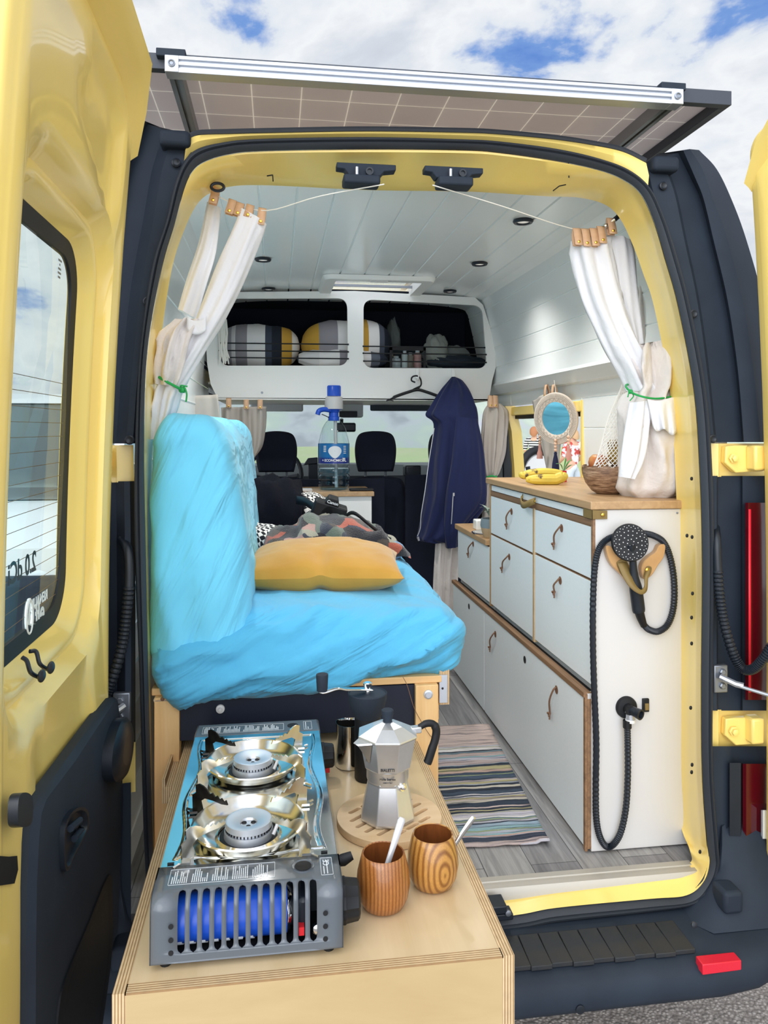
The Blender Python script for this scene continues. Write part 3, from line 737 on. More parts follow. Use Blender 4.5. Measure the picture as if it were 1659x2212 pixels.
for o, me in todo:
    lo = V([min(v.co[i] for v in me.vertices) for i in range(3)]); hi = V([max(v.co[i] for v in me.vertices) for i in range(3)]); c = (lo+hi)/2
    for v in me.vertices: v.co -= c
    o.data = me; WL[o.name] = c
for o, me in todo: o.location = WL[o.name] - (WL[van.name] if o == rd else WL[rd.name])
# ------------------------------------------------------------------ room shell: floor, ceiling, walls, shelf front
def planks_floor():
    m, n, l, b = base('grey_wood_plank')
    tc = n.new('ShaderNodeTexCoord'); mp = n.new('ShaderNodeMapping'); mp.inputs['Rotation'].default_value = (0,0,pi/2); l.new(tc.outputs['Object'], mp.inputs['Vector'])
    br = n.new('ShaderNodeTexBrick'); br.inputs['Scale'].default_value = 1; br.inputs['Brick Width'].default_value = .95; br.inputs['Row Height'].default_value = .128
    br.inputs['Mortar Size'].default_value = .0012; br.offset = .37
    br.inputs['Color1'].default_value = lin('#a6a5a4'); br.inputs['Color2'].default_value = lin('#77767a'); br.inputs['Mortar'].default_value = lin('#4a4a4c'); br.inputs['Bias'].default_value = -.1
    l.new(mp.outputs[0], br.inputs['Vector'])
    m2 = n.new('ShaderNodeMapping'); m2.inputs['Scale'].default_value = (60, 3.4, 60); l.new(tc.outputs['Object'], m2.inputs['Vector'])
    nz = n.new('ShaderNodeTexNoise'); nz.inputs['Scale'].default_value = 1; nz.inputs['Detail'].default_value = 8; nz.inputs['Roughness'].default_value = .65; nz.inputs['Distortion'].default_value = .7; l.new(m2.outputs[0], nz.inputs['Vector'])
    r = n.new('ShaderNodeValToRGB'); e = r.color_ramp.elements; e[0].position = .3; e[0].color = (.38,.38,.39,1); e[1].position = .66; e[1].color = (1.12,1.1,1.08,1); l.new(nz.outputs['Fac'], r.inputs['Fac'])
    mx = n.new('ShaderNodeMix'); mx.data_type = 'RGBA'; mx.blend_type = 'MULTIPLY'; mx.inputs[0].default_value = .8; l.new(br.outputs['Color'], mx.inputs[6]); l.new(r.outputs[0], mx.inputs[7])
    l.new(mx.outputs[2], b.inputs['Base Color']); b.inputs['Roughness'].default_value = .42
    bp = n.new('ShaderNodeBump'); bp.inputs['Strength'].default_value = .25; bp.inputs['Distance'].default_value = .001; l.new(nz.outputs['Fac'], bp.inputs['Height']); l.new(bp.outputs['Normal'], b.inputs['Normal'])
    return m
M['floor'] = planks_floor()
e = MB(); e.box((-.80,.075,FZ-.03),(.80,3.3,FZ))
setp(e.build('floor', M['floor'], smooth=0), kind='structure', label='grey wood plank vinyl floor of the van')
# aluminium edge strip on the sill
a, b_ = P(1050,1905,z=FZ+.004), P(1510,1868,z=FZ+.004)
e = MB(); prof = [(.095,FZ+.0005),(.092,FZ+.006),(.072,FZ+.0065),(.070,FZ+.004),(.060,FZ+.004),(.058,FZ+.0065),(.042,FZ+.006),(.036,FZ-.004),(.034,FZ-.030),(.090,FZ-.030)]
e.prism(prof, 'x', -.70, .675); sp = e.build('trim_1', pm('sill_aluminium','#bdb8ae',.5,metal=.45), smooth=30); setp(sp, kind='structure', label='aluminium edge strip along the sill')
e = MB(); e.prism([(.040,FZ-.028),(.030,FZ-.034),(.010,FZ-.040),(.012,FZ-.046),(.05,FZ-.045)], 'x', -.70, .665); setp(e.build('trim_2', pm('old_sealant','#b5aea0',.9,var=(30,'#97907f',.4)), smooth=30, bevel=.001), kind='structure', label='ragged sealant bead below the edge strip')

# painted tongue-and-groove cladding: cross-section swept along the van
def clad(name, prof, y0, y1, label, grooves, m=M['white_gloss'], thick=.012):
    """prof: polyline (x,z); a V groove every `grooves` metres along it"""
    pts = []; acc = 0; nextg = grooves*.5
    P2 = [V((x,0,z)) for x, z in prof]
    pts.append(P2[0])
    for a, b in zip(P2, P2[1:]):
        L = (b-a).length; d = (b-a)/L; nrm = V((d.z, 0, -d.x))
        while nextg < acc + L:
            t = nextg - acc
            if .006 < t < L-.006:
                q = a + d*t
                pts += [q - d*.004, q - d*.0015 - nrm*.0035, q + d*.0015 - nrm*.0035, q + d*.004]
            nextg += grooves
        acc += L; pts.append(b)
    e = MB(); ny = 2
    e.loft([[V((p.x, y, p.z)) for p in pts] for y in (y0, y1)], closed=False)
    o = e.build(name, m, smooth=28); setp(o, kind='structure', label=label); 
    return o
cz = lambda x: 2.452 - .05*(x/.8)**4
cprof = [(x, cz(x)) for x in [-.68,-.6,-.5,-.4,-.3,-.21]]
HX0, HX1, HY0, HY1 = -.155, .255, 1.80, 2.17       # roof hatch opening
hp0, hp1 = P(725,598,z=2.45), P(915,600,z=2.45); hp2, hp3 = P(722,635,z=2.45), P(897,636,z=2.45)
HX0, HX1, HY0, HY1 = hp0.x, hp1.x, hp0.y, hp2.y+.02
def ceil_piece(x0, x1, y0, y1, name='ceiling'):
    xs = [x0 + (x1-x0)*k/12 for k in range(13)]
    prof = [(x, cz(x)) for x in xs]
    return prof
groove_w = .118
def ceiling():
    """planked ceiling in one mesh with a hole for the hatch"""
    xs = set([-.70, .70, HX0, HX1]); x = -.70
    k = 0; gx = []
    while x < .70: gx.append(x); x += groove_w
    pts = []
    for i in range(141):
        xx = -.70 + 1.4*i/140; pts.append((xx, 0))
    for gq in gx:
        pts = [p for p in pts if abs(p[0]-gq) > .006]
        pts += [(gq-.0045,0),(gq-.0015,.005),(gq+.0015,.005),(gq+.0045,0)]
    pts += [(HX0,0),(HX1,0)]; pts = sorted(set(pts))
    ys = [.22, HY0, HY1, 2.62]; e = MB(); n = len(pts)
    vs = [V((x, y, cz(x)+d)) for y in ys for x, d in pts]; fs = []
    for j in range(3):
        for i in range(n-1):
            xm = (pts[i][0]+pts[i+1][0])/2
            if j == 1 and HX0 < xm < HX1: continue
            fs.append((j*n+i, j*n+i+1, (j+1)*n+i+1, (j+1)*n+i))
    e.add(vs, fs); return e
o = ceiling().build('ceiling', M['white_gloss'], smooth=28); setp(o, kind='structure', label='white planked ceiling running the length of the van')
# roof hatch
hz = cz(0.05)
ht = thing('roof_hatch', 'white framed roof hatch glowing in the ceiling above the shelf', 'skylight', ((HX0+HX1)/2, (HY0+HY1)/2, hz))
e = MB(); cxh, cyh = (HX0+HX1)/2, (HY0+HY1)/2; w, d = HX1-HX0, HY1-HY0
Lo = [V((x, y, hz-.001)) for x, y in rrect(w+.13, d+.13, .05, 6, cxh, cyh)]; L1 = [V((x, y, hz-.022)) for x, y in rrect(w+.11, d+.11, .045, 6, cxh, cyh)]
L2 = [V((x, y, hz-.022)) for x, y in rrect(w+.0, d+.0, .012, 6, cxh, cyh)]; L3 = [V((x, y, hz+.030)) for x, y in rrect(w-.0, d-.0, .012, 6, cxh, cyh)]
e.loft([Lo, L1, L2, L3]); e.build('hatch_frame', M['white_panel'], ht, smooth=40)
e = MB(); e.box((HX0-.02,HY0-.02,hz+.030),(HX1+.02,HY1+.02,hz+.034)); e.build('hatch_pane', M['hatch'], ht)
e = MB(); e.box((HX0,cyh+.03,hz+.005),(HX1,cyh+.045,hz+.017)); e.build('blind_bar', M['alu_dark'], ht)
e = MB(); e.box((cxh-.05,HY0-.04,hz-.028),(cxh+.04,HY0-.02,hz-.020)); e.build('hatch_catch', M['plastic_grey'], ht, bevel=.002)

# walls
SILL_Z = 1.835; LEDGE = 1.93; SO0, SO1 = 1.205, 2.16      # side opening in the right wall
upR = [(.700,2.415),(.716,2.39),(.745,2.27),(.775,2.12),(.780,2.02),(.775,1.965),(.765,1.95)]
ledR = [(.765,1.95),(.80,1.905),(.835,1.90)]
loR = [(.835,1.90),(.842,1.60),(.842,.56)]
clad('wall_right', upR, .20, 2.62, 'white planked upper wall over the kitchen, leaning in to the ceiling', .108)
clad('wall_right_ledge', ledR, .20, 2.62, 'white ledge along the foot of the upper right wall', 9)
clad('wall_right_rear', loR, .18, SO0, 'white planked lower wall behind the counter', .122)
clad('wall_right_front', loR, SO1, 2.62, 'white lower wall ahead of the side door', .122)
clad('wall_right_header', [(.835,1.90),(.838,SILL_Z)], SO0, SO1, 'white strip above the side door opening', 9)
upL = [(-x, z) for x, z in upR]; 
clad('wall_left', [(-.700,2.415),(-.716,2.39),(-.745,2.27),(-.775,2.12),(-.785,2.02),(-.79,1.96),(-.79,.56)], .20, 2.62, 'white planked left wall behind the backrest', .108)
# cove joining ceiling and walls
for s, nm in ((1,'right'),(-1,'left')):
    e = MB(); e.loft([[V((s*x, y, z)) for x, z in ((.66,2.4285),(.685,2.422),(.700,2.415))] for y in (.22,2.62)], closed=False)
    setp(e.build('trim_cove_'+nm, M['white_gloss'], smooth=60), kind='structure')
# side opening surround: yellow door aperture and dark seal, the sliding door pushed forward
e = MB(); e.box((.83,SO0-.005,SILL_Z-.05),(.93,SO1,SILL_Z-.005)); e.build('side_door_header', M['yellow'], van, bevel=.004)
e = MB(); e.box((.85,SO0,SILL_Z-.068),(.90,SO1,SILL_Z-.05)); e.build('side_door_seal', M['black'], van)
e = MB(); e.box((.835,SO0-.02,.60),(.90,SO0+.01,SILL_Z)); e.build('side_door_post', M['yellow'], van, bevel=.006)
q0, q1 = P(1104,885,y=SO1-.02), P(1131,1025,y=SO1-.02)
e = MB(); e.loft([[V((x, SO1-.02, z)), V((x+.05, SO1-.035, z)), V((x+.06, SO1+.08, z)), V((x-.02, SO1+.08, z))] for x, z in ((.80,SILL_Z),(.835,1.70),(.85,1.5),(.86,1.2),(.86,.62))])
e.build('side_door_pillar', M['yellow'], van, smooth=50)
e = MB(); e.loft([[V((x, SO1-.03, z)), V((x+.035, SO1-.045, z)), V((x+.035, SO1+.0, z)), V((x, SO1+.0, z))] for x, z in ((.77,1.74),(.79,1.5),(.80,1.0),(.80,.62))])
e.build('side_door_rubber', M['trim_s'], van)

# shelf front over the cab, with its two rounded openings
SY = 2.25
def wall_front():
    m_ = []
    outer = [(-.713,1.874),(-.748,1.946),(-.765,2.05),(-.77,2.15),(-.745,2.27),(-.705,2.38),(-.66,2.425),(0,2.448),(.66,2.43),(.705,2.39),(.745,2.27),(.775,2.13),(.777,2.05),(.757,1.978),(.738,1.868)]
    bpy_c = bpy.data.curves.new('wf', 'CURVE'); bpy_c.dimensions = '2D'; bpy_c.fill_mode = 'BOTH'; bpy_c.extrude = .008
    def spl(pts):
        s = bpy_c.splines.new('POLY'); s.points.add(len(pts)-1); s.use_cyclic_u = True
        for q, p in zip(s.points, pts): q.co = (p[0], p[1], 0, 1)
    spl(outer)
    def hole(c, r):                           # four corners -> rounded quadrilateral
        c = [V((p[0], p[1])) for p in c]; out = []
        for i in range(4):
            a, b, d = c[i-1], c[i], c[(i+1) % 4]
            u, w = (a-b).normalized(), (d-b).normalized(); p0, p2 = b+u*r, b+w*r
            for k in range(9):
                t = k/8; out.append(p0*(1-t)**2 + b*2*t*(1-t) + p2*t*t)
        return [(p.x, p.y) for p in out]
    spl(hole([(-.703,2.042),(-.034,2.050),(-.037,2.408),(-.655,2.392)], .055))
    spl(hole([(.05,2.039),(.728,2.044),(.700,2.386),(.05,2.405)], .055))
    o = bpy.data.objects.new('wf', bpy_c); COL.objects.link(o); bpy.context.view_layer.update()
    me = bpy.data.meshes.new_from_object(o); bpy.data.objects.remove(o)
    e = MB(); e.add([v.co for v in me.vertices], [tuple(p.vertices) for p in me.polygons], Matrix.Translation((0,SY,0)) @ Matrix.Rotation(pi/2,4,'X'))
    return e
o = wall_front().build('wall_front', M['white_panel'], smooth=30); setp(o, kind='structure', label='white shelf front with two rounded openings above the cab')
e = MB(); e.box((-.76,SY+.01,2.028),(.77,3.05,2.04)); setp(e.build('shelf_board', M['white_panel']), kind='structure', label='overhead shelf board')
e = MB(); e.box((-.72,SY-.008,1.866),(.74,3.05,1.876)); setp(e.build('shelf_underside', M['white_panel']), kind='structure', label='white underside of the overhead shelf')
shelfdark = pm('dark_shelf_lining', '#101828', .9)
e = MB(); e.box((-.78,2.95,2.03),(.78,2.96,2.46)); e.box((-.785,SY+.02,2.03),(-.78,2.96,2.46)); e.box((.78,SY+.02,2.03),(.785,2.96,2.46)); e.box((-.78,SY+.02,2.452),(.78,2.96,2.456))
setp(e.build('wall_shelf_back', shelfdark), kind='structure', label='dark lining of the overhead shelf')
for k, (a, b, vv) in enumerate(((476,752,741),(474,752,757),(476,752,772),(785,1047,748),(785,1050,763),(786,1050,780))):
    e = MB(); pa, pb = P(a, vv, y=SY-.012), P(b, vv+3, y=SY-.012); e.tube([pa, pb], .0035, 8); e.ball(pa, .005, 8, 6); e.ball(pb, .005, 8, 6)
    side = 'left' if k < 3 else 'right'; rowl = ('topmost', 'middle', 'lowest')[k % 3]
    setp(e.build('elastic_cord', M['black'], smooth=40), '%s of three black elastic cords across the %s shelf opening' % (rowl, side), 'cord', 'elastic cords across the shelf openings')
# small screws and marks on the shelf front
e = MB(); e.lathe([(.006,0),(.006,.003)], 12, axisM(P(566,848,y=SY-.008),(0,-1,0))); setp(e.build('trim_screw', M['alu_dark']), kind='structure')

# recessed spotlights
spot = None
SPL = [(1130,472,'nearest of three on the right half of the ceiling'),(1036,564,'middle of three on the right half of the ceiling'),(972,624,'farthest on the right half, beside the roof hatch'),
       (568,555,'middle of the left half, beside the white curtain top'),(580,620,'farthest on the left half, above the striped pillows'),(462,400,'nearest on the left half, tucked under the rear lintel')]
M['spot_lamp'] = pm('spot_diffuser', '#f4f4f0', .4, emit='#fff6e8', estr=.2)
for k, (u, v, lb) in enumerate(SPL):
    p = P(u, v, z=2.452); p.z = cz(p.x)
    if k == 5: p = V((-.575, .47, cz(.575)))
    if spot is None:
        spot = thing('spotlight', 'black ringed spotlight, '+lb, 'spotlight', p, 'recessed ceiling spotlights')
        e = MB(); e.lathe([(.034,0),(.036,-.006),(.032,-.012),(.024,-.012),(.022,-.005)], 28, TR(p), capb=False, capt=False); e.build('bezel', M['trim_s'], spot)
        e = MB(); e.lathe([(.023,-.006),(.022,-.0065)], 24, TR(p)); e.build('lamp_lens', M['spot_lamp'], spot)
    else: copy_tree(spot, loc=p, label='black ringed spotlight, '+lb)
    if k in (2, 4): continue
    ll = bpy.data.lights.new('spot_fill','SPOT'); lo2 = bpy.data.objects.new('spot_fill', ll); COL.objects.link(lo2)  # fill light added at the fitting to brighten the cabin
    ll.energy = FILL_W; ll.spot_size = radians({1:132, 3:150}.get(k, 122)); ll.spot_blend = 1; ll.shadow_soft_size = .03; ll.color = (1,.97,.93); lo2.location = p + V((0,0,-.02))
# ------------------------------------------------------------------ cab: dashboard, windscreen, visors, mirror (parts of the van)
e = MB(); e.loft([[V((x, y, z)) for y, z in ((3.25,.9),(3.22,1.30),(3.30,1.40),(3.55,1.43),(3.95,1.46),(4.0,1.2))] for x in (-.95,-.5,0,.5,.95)], closed=False); e.build('dashboard', M['dash'], van, smooth=40)
e = MB()
for a in range(1):
    e.tube([V((-.42+.17*cos(t), 3.12+.05*sin(t), 1.42+.165*sin(t))) for t in [2*pi*k/32 for k in range(32)]], .014, 10, closed=True)
e.tube([V((-.57,3.13,1.41)), V((-.42,3.2,1.38)), V((-.27,3.13,1.41))], .02, 8); e.build('steering_wheel', M['dash'], van)
wsL = [[V((x, y + .18*(1-(x/.85)**2), z)) for x in [-.88+1.76*k/16 for k in range(17)]] for y, z in ((3.72,1.42),(3.30,1.80),(3.05,2.0))]
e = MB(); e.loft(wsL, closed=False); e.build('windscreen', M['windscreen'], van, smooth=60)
for s in (1,-1):
    e = MB(); e.tube([V((s*.90,3.72,1.40)), V((s*.86,3.30,1.80)), V((s*.80,3.02,2.02))], .05, 10); e.build('windscreen_pillar', M['dash'], van)
    e = MB(); e.box((s*.88-.03,2.2,.56),(s*.88+.03,3.75,1.36)); e.build('cab_door', M['dash'], van, bevel=.02)
    e = MB(); e.box((s*.85-.03,2.45,1.36),(s*.85+.03,2.55,2.0)); e.build('cab_door_post', M['dash'], van)
e = MB(); e.box((-.82,2.62,1.93),(.82,3.25,1.985)); e.build('cab_headliner', M['visor'], van, bevel=.02)
e = MB(); e.box((-.95,2.6,1.99),(.95,3.1,2.04)); e.build('cab_roof', M['yellow'], van)
def vis(a, b, v0, v1, nm, m, y=3.0, th=.02, r=.014):
    p, q = P(a, v0, y=y), P(b, v1, y=y); e = MB(); e.box((p.x, y, q.z), (q.x, y+th, p.z)); return e.build(nm, m, van, bevel=r, seg=3)
vis(541,655,866,889,'sun_visor', M['visor']); vis(800,930,868,888,'sun_visor', pm('dark_visor','#3f4a50',.7)); vis(735,785,870,902,'overhead_console', M['visor'], y=2.92, th=.08); vis(733,772,888,901,'console_switches', M['dash'], y=2.90, th=.02, r=.004)
mz = vis(722,769,913,933,'rear_view_mirror', M['trim_s'], y=3.25, th=.03, r=.012)
e = MB(); p = P(738,905,y=3.27); e.tube([p, p+V((0,.02,-.05))], .012, 8); e.build('mirror_stalk', M['trim_s'], mz)
# front seats
def seat(x, y, w, lb):
    t = thing('front_seat', lb, 'seat', (x, y, FZ), 'cab seats')
    e = MB()
    def hr(u, v):
        a = u*2*pi; ring = [(1,0)]
        k = v; r = min(1, sin(pi*min(max(k,.0001),.9999))**.35)
        return V((x + cos(a)*.118*r*(.88+.12*k), y + sin(a)*.05*r, 1.455 + .235*k + .0*sin(a)))
    n = 28; L = []
    hz0 = 1.462
    prof = [(-.118*.86,0),(-.118*.96,.05),(-.12,.11),(-.118,.16),(-.105,.205),(-.08,.228),(-.03,.238),(.03,.238),(.08,.228),(.105,.205),(.118,.16),(.12,.11),(.118*.96,.05),(.118*.86,0)]
    f = cr([V((px, 0, pz)) for px, pz in prof], 4)
    e.loft([[V((x+p.x*.86, y-.045, hz0+.012+p.z*.92)) for p in f],[V((x+p.x, y-.03, hz0+p.z)) for p in f],[V((x+p.x, y+.03, hz0+p.z)) for p in f],[V((x+p.x*.86, y+.05, hz0+.012+p.z*.92)) for p in f]])
    e.add([V((x+p.x*.86, y-.045, hz0+.012+p.z*.92)) for p in f], [tuple(range(len(f)))]); e.build('headrest', M['seat'], t, smooth=60)
    for s in (-1,1):
        e = MB(); e.tube([(x+s*.06,y,hz0+.01),(x+s*.06,y,hz0-.07)], .008, 8); e.build('headrest_post', M['alu_dark'], t)
    e = MB(); f = cr([V((px, 0, pz)) for px, pz in ((-.20,0),(-.225,.35),(-.20,.62),(-.12,.68),(.12,.68),(.20,.62),(.225,.35),(.20,0))], 5)
    sc = w/.45
    e.loft([[V((x+p.x*.9*sc, y-.07, .75+p.z*.97)) for p in f],[V((x+p.x*sc, y-.05, .75+p.z)) for p in f],[V((x+p.x*sc, y+.09, .72+p.z)) for p in f],[V((x+p.x*.9*sc, y+.1, .74+p.z*.97)) for p in f]])
    e.add([V((x+p.x*.9*sc, y-.07, .75+p.z*.97)) for p in f], [tuple(range(len(f)))]); e.build('backrest', M['seat'], t, smooth=60)
    e = MB(); e.box((x-w/2,y,.62),(x+w/2,y+.5,.86)); e.build('seat_base', M['seat'], t, bevel=.05, seg=4)
    return t
seat(P(597,990,y=2.72).x, 2.72, .46, 'dark driver seat whose headrest shows left of the water bottle')
seat(P(811,990,y=2.70).x, 2.70, .38, 'dark passenger seat whose headrest shows right of the water bottle')
seat(P(962,990,y=2.72).x+.02, 2.72, .40, 'dark outer passenger seat half hidden behind the navy jacket')
e = MB(); p, q = P(874,1005,y=2.65), P(908,1030,y=2.65); e.box((p.x,2.62,q.z),(q.x,2.72,p.z)); e.build('belt_guide', M['trim_s'], van, bevel=.01, seg=3)
e = MB(); e.box((P(880,1100,y=2.55).x-.02,2.5,.56),(.74,2.53,1.45)); e.box((-.76,2.5,.56),(.2,2.53,1.43)); setp(e.build('wall_bulkhead', M['seat']), kind='structure', label='dark cloth seat back panel behind the cab')
e = MB(); p, q = P(893,990,y=3.2), P(905,1000,y=3.2)
# phone cradle seen left of the bottle
e = MB(); p = P(676,1012,y=3.0); e.box((p.x-.028,3.0,p.z-.10),(p.x+.03,3.03,p.z+.03)); e.prism([(p.x-.06,p.z+.02),(p.x-.03,p.z+.065),(p.x+.03,p.z+.07),(p.x+.03,p.z+.03),(p.x-.03,p.z+.025)],'y',2.99,3.03); e.build('dashboard_cradle', M['trim_s'], van, bevel=.004)
# ------------------------------------------------------------------ solar panel on its aluminium rails
def cells():
    m, n, l, b = base('solar_cell_back')
    vec = coords(n, l)
    br = n.new('ShaderNodeTexBrick'); br.offset = 0; br.inputs['Scale'].default_value = 1; br.inputs['Brick Width'].default_value = .125; br.inputs['Row Height'].default_value = .125
    br.inputs['Mortar Size'].default_value = .0016; br.inputs['Mortar Smooth'].default_value = 0
    br.inputs['Color1'].default_value = lin('#cfcac8'); br.inputs['Color2'].default_value = lin('#cac5c3'); br.inputs['Mortar'].default_value = lin('#fffdf4')
    l.new(vec, br.inputs['Vector']); l.new(br.outputs['Color'], b.inputs['Base Color']); b.inputs['Roughness'].default_value = .3
    tl = n.new('ShaderNodeBsdfTranslucent'); mxs = n.new('ShaderNodeMixShader'); mxs.inputs[0].default_value = .62       # translucency added to lift the dark underside
    dk = n.new('ShaderNodeMix'); dk.data_type = 'RGBA'; dk.blend_type = 'MULTIPLY'; dk.inputs[0].default_value = 1; dk.inputs[7].default_value = (.95,.92,.90,1); l.new(br.outputs['Color'], dk.inputs[6]); l.new(dk.outputs[2], tl.inputs[0])
    l.new(b.outputs[0], mxs.inputs[1]); l.new(tl.outputs[0], mxs.inputs[2]); l.new(mxs.outputs[0], n['Material Output'].inputs['Surface'])
    return m
M['cells'] = cells()
a, b = P(357,137,y=-.02), P(1472,228,y=-.02)
RX0, RX1 = a.x, b.x
RZ1, RZ0 = 2.556, 2.518                       # front rail
rr_ = thing('roof_rack', 'silver aluminium rack rails carrying the solar panel on the roof', 'roof rack', ((RX0+RX1)/2, .3, 2.45))
e = MB(); zc = (RZ0+RZ1)/2
def railprof(y0, y1):
    return [(y0,RZ1),(y1,RZ1),(y1,RZ0),(y0,RZ0),(y0,RZ0+.010),(y0+.007,RZ0+.011),(y0+.007,RZ0+.016),(y0,RZ0+.017),(y0,RZ1-.014),(y0+.007,RZ1-.013),(y0+.007,RZ1-.009),(y0,RZ1-.008)]
e.prism([(p[0],p[1]) for p in railprof(-.03,.008)], 'x', RX0+.03, RX1-.03); e.build('front_rail', M['alu'], rr_, smooth=0, bevel=.001)
for x in (RX0, RX1-.031):
    e = MB(); e.box((x,-.031,RZ0),(x+.031,.009,RZ1)); cbk = e.build('corner_block', M['alu'], rr_, bevel=.0015)
    e = MB(); e.lathe([(.0085,0),(.0085,.003),(.006,.004),(.004,.002)], 16, axisM((x+.015,-.031,zc),(0,-1,0))); e.build('rack_bolt', M['alu_dark'], cbk)
for x in (RX0+.004, RX1-.034):
    e = MB(); x1 = x+.03
    e.prism([(x,RZ0+.004),(x+.011,RZ0+.004),(x+.012,RZ0+.012),(x+.018,RZ0+.012),(x+.019,RZ0+.004),(x1,RZ0+.004),(x1,RZ1-.002),(x,RZ1-.002)], 'y', .008, 1.6); e.build('side_rail', M['alu_dark'], rr_, smooth=0)
for x in (RX0-.02, RX1-.055):
    e = MB(); e.box((x,-.025,RZ1),(x+.065,.03,RZ1+.018)); e.build('panel_clamp', M['trim'], rr_, bevel=.002)
for x in (-.6,.56):
    for y in (.35,1.45):
        e = MB(); e.cbox((x,y,2.485),(.05,.06,.075)); e.build('rack_foot', M['trim'], rr_, bevel=.004)
PX0, PX1 = -.93, P(1578,210,y=.0).x
pv = thing('solar_panel', 'dark framed solar panel with a grid of cells overhanging the roof', 'solar panel', ((PX0+PX1)/2, .8, RZ1))
PZ = RZ1 + .001
e = MB(); e.box((PX0+.02,.02,PZ+.004),(PX1-.02,1.58,PZ+.010)); e.build('cell_sheet', M['cells'], pv, smooth=0)
pf = pm('dark_panel_frame', '#3b4049', .5)
for nm, aa, bb in (('rear_edge',(PX0,-.005,PZ-.022),(PX1,.018,PZ+.014)),('front_edge',(PX0,1.58,PZ-.022),(PX1,1.6,PZ+.014)),('side_edge',(PX0,.018,PZ-.022),(PX0+.022,1.58,PZ+.014)),('side_edge',(PX1-.022,.018,PZ-.022),(PX1,1.58,PZ+.014))):
    e = MB(); e.box(aa, bb); e.build('panel_'+nm, pf, pv, bevel=.001)

# ------------------------------------------------------------------ kitchen
XU, XLW, YE = .444, .421, .17                  # upper front, lower front, rear end
YM, YL = 1.19, 1.745
CT = 1.515
kc = thing('kitchen_cabinet', 'tall white kitchen cabinet with pale grey drawers along the right side', 'cabinet', (.63, .68, FZ))
e = MB(); prof = [(XLW+.016,FZ+.004),(.83,FZ+.004),(.83,CT-.024),(XU,CT-.024),(XU,.994),(XLW+.004,.994)]
e.prism(prof, 'y', YE, YE+.018); e.build('end_panel', M['end_white'], kc, smooth=0, bevel=.001)
e = MB(); e.box((XU+.02,YE+.018,FZ+.02),(.83,YM-.01,CT-.026)); e.build('carcass', M['white_panel'], kc, smooth=0)
e = MB(); e.box((XLW+.018,YE+.018,FZ+.02),(XU+.05,YM-.005,.975)); e.build('lower_carcass', M['black'], kc, smooth=0)
for ye0, ye1, z0, z1, xx in ((YE-.001,YE+.017,FZ+.006,.992,XLW+.0),):
    pass
e = MB(); e.box((XLW-.002,YE-.0005,FZ+.006),(XLW+.005,YE+.012,.992)); e.build('end_edge', M['walnutish'], kc, smooth=0)
e = MB(); e.box((XU-.003,YE-.0005,.996),(XU+.004,YE+.012,CT-.026)); e.build('end_edge', M['walnutish'], kc, smooth=0)
def rails(par, y0, y1):
    e = MB(); e.box((XLW-.006,y0+.0005,.982),(XLW+.016,y1,.997)); e.build('kick_rail', M['walnutish'], par, smooth=0, bevel=.001)
    e = MB(); e.box((XLW+.016,max(y0,YE+.018),.984),(XU+.01,y1,.990)); e.build('shadow_gap', M['black'], par, smooth=0)
rails(kc, YE, YM)
def front(parent, y0, y1, z0, z1, x, name, pull=None, hole=None, edge=True):
    e = MB(); e.box((x,y0+.002,z0+.002),(x+.016,y1-.002,z1-.002)); d = e.build(name, M['grey_laminate'], parent, smooth=0, bevel=.0015)
    if edge:
        e = MB()
        for aa, bb in (((x+.003,y0-.0005,z0),(x+.015,y0+.0022,z1)),((x+.003,y1-.0022,z0),(x+.015,y1+.0005,z1)),((x+.003,y0,z0-.0005),(x+.015,y1,z0+.0022)),((x+.003,y0,z1-.0022),(x+.015,y1,z1+.0005))): e.box(aa, bb)
        e.build('ply_edge', M['walnutish'], d, smooth=0)
    for hp, kn in ((pull, True), (hole, False)):
        if not hp: continue
        c = P(*hp[:2], x=x-.0006)
        e = MB(); e.lathe([(.0125,0),(.0125,.0006)], 20, axisM(c,(-1,0,0)) @ Matrix.Diagonal((1,1.25,1,1)) if False else axisM(c,(-1,0,0))); e.build('finger_hole', M['black'] if not kn else M['brown_cord'], d, smooth=0)
        if kn:
            k = P(*hp[2:], x=x-.006)
            e = MB(); a0 = c + V((-.001,0,.008)); pts = cr([a0, a0+V((-.010,0,-.010)), c.lerp(k,.5)+V((-.012,0,.003)), k], 5); e.tube(pts, .0028, 8)
            kk = k+V((-.001,0,0)); e.tube(cr([kk+V((0,-.006,.004)), kk+V((-.005,.004,.002)), kk+V((0,.006,-.004)), kk+V((-.004,-.005,-.005)), kk+V((0,-.004,.004))],4), .003, 7)
            e.tube([kk, kk+V((-.002,-.004,-.016))], .0024, 7)
            e.build('cord_pull', M['brown_cord'], d, smooth=60)
    return d
YD = .655
front(kc, YE+.012, YD-.004, 1.299, 1.445, XU, 'drawer', pull=(1213,1141,1197,1176))
front(kc, YD+.012, YM-.012, 1.293, 1.445, XU, 'drawer', pull=(1105,1105,1095,1134))
front(kc, YE+.012, YD-.004, 1.008, 1.295, XU, 'drawer', pull=(1210,1254,1198,1280))
front(kc, YD+.012, YM-.012, 1.008, 1.289, XU, 'drawer', pull=(1100,1203,1085,1228))
e = MB(); e.box((XU-.002,YD-.004,1.0),(XU+.014,YD+.010,1.447)); e.build('divider_edge', M['ply_y'], kc, smooth=0)
e = MB(); e.box((XU-.002,YM-.014,1.0),(XU+.014,YM-.002,CT-.026)); e.build('divider_edge', M['ply_y'], kc, smooth=0)
e = MB(); e.box((XU-.001,YE+.001,1.447),(XU+.02,YM-.002,1.464)); e.build('drawer_rail', M['walnutish'], kc, smooth=0)
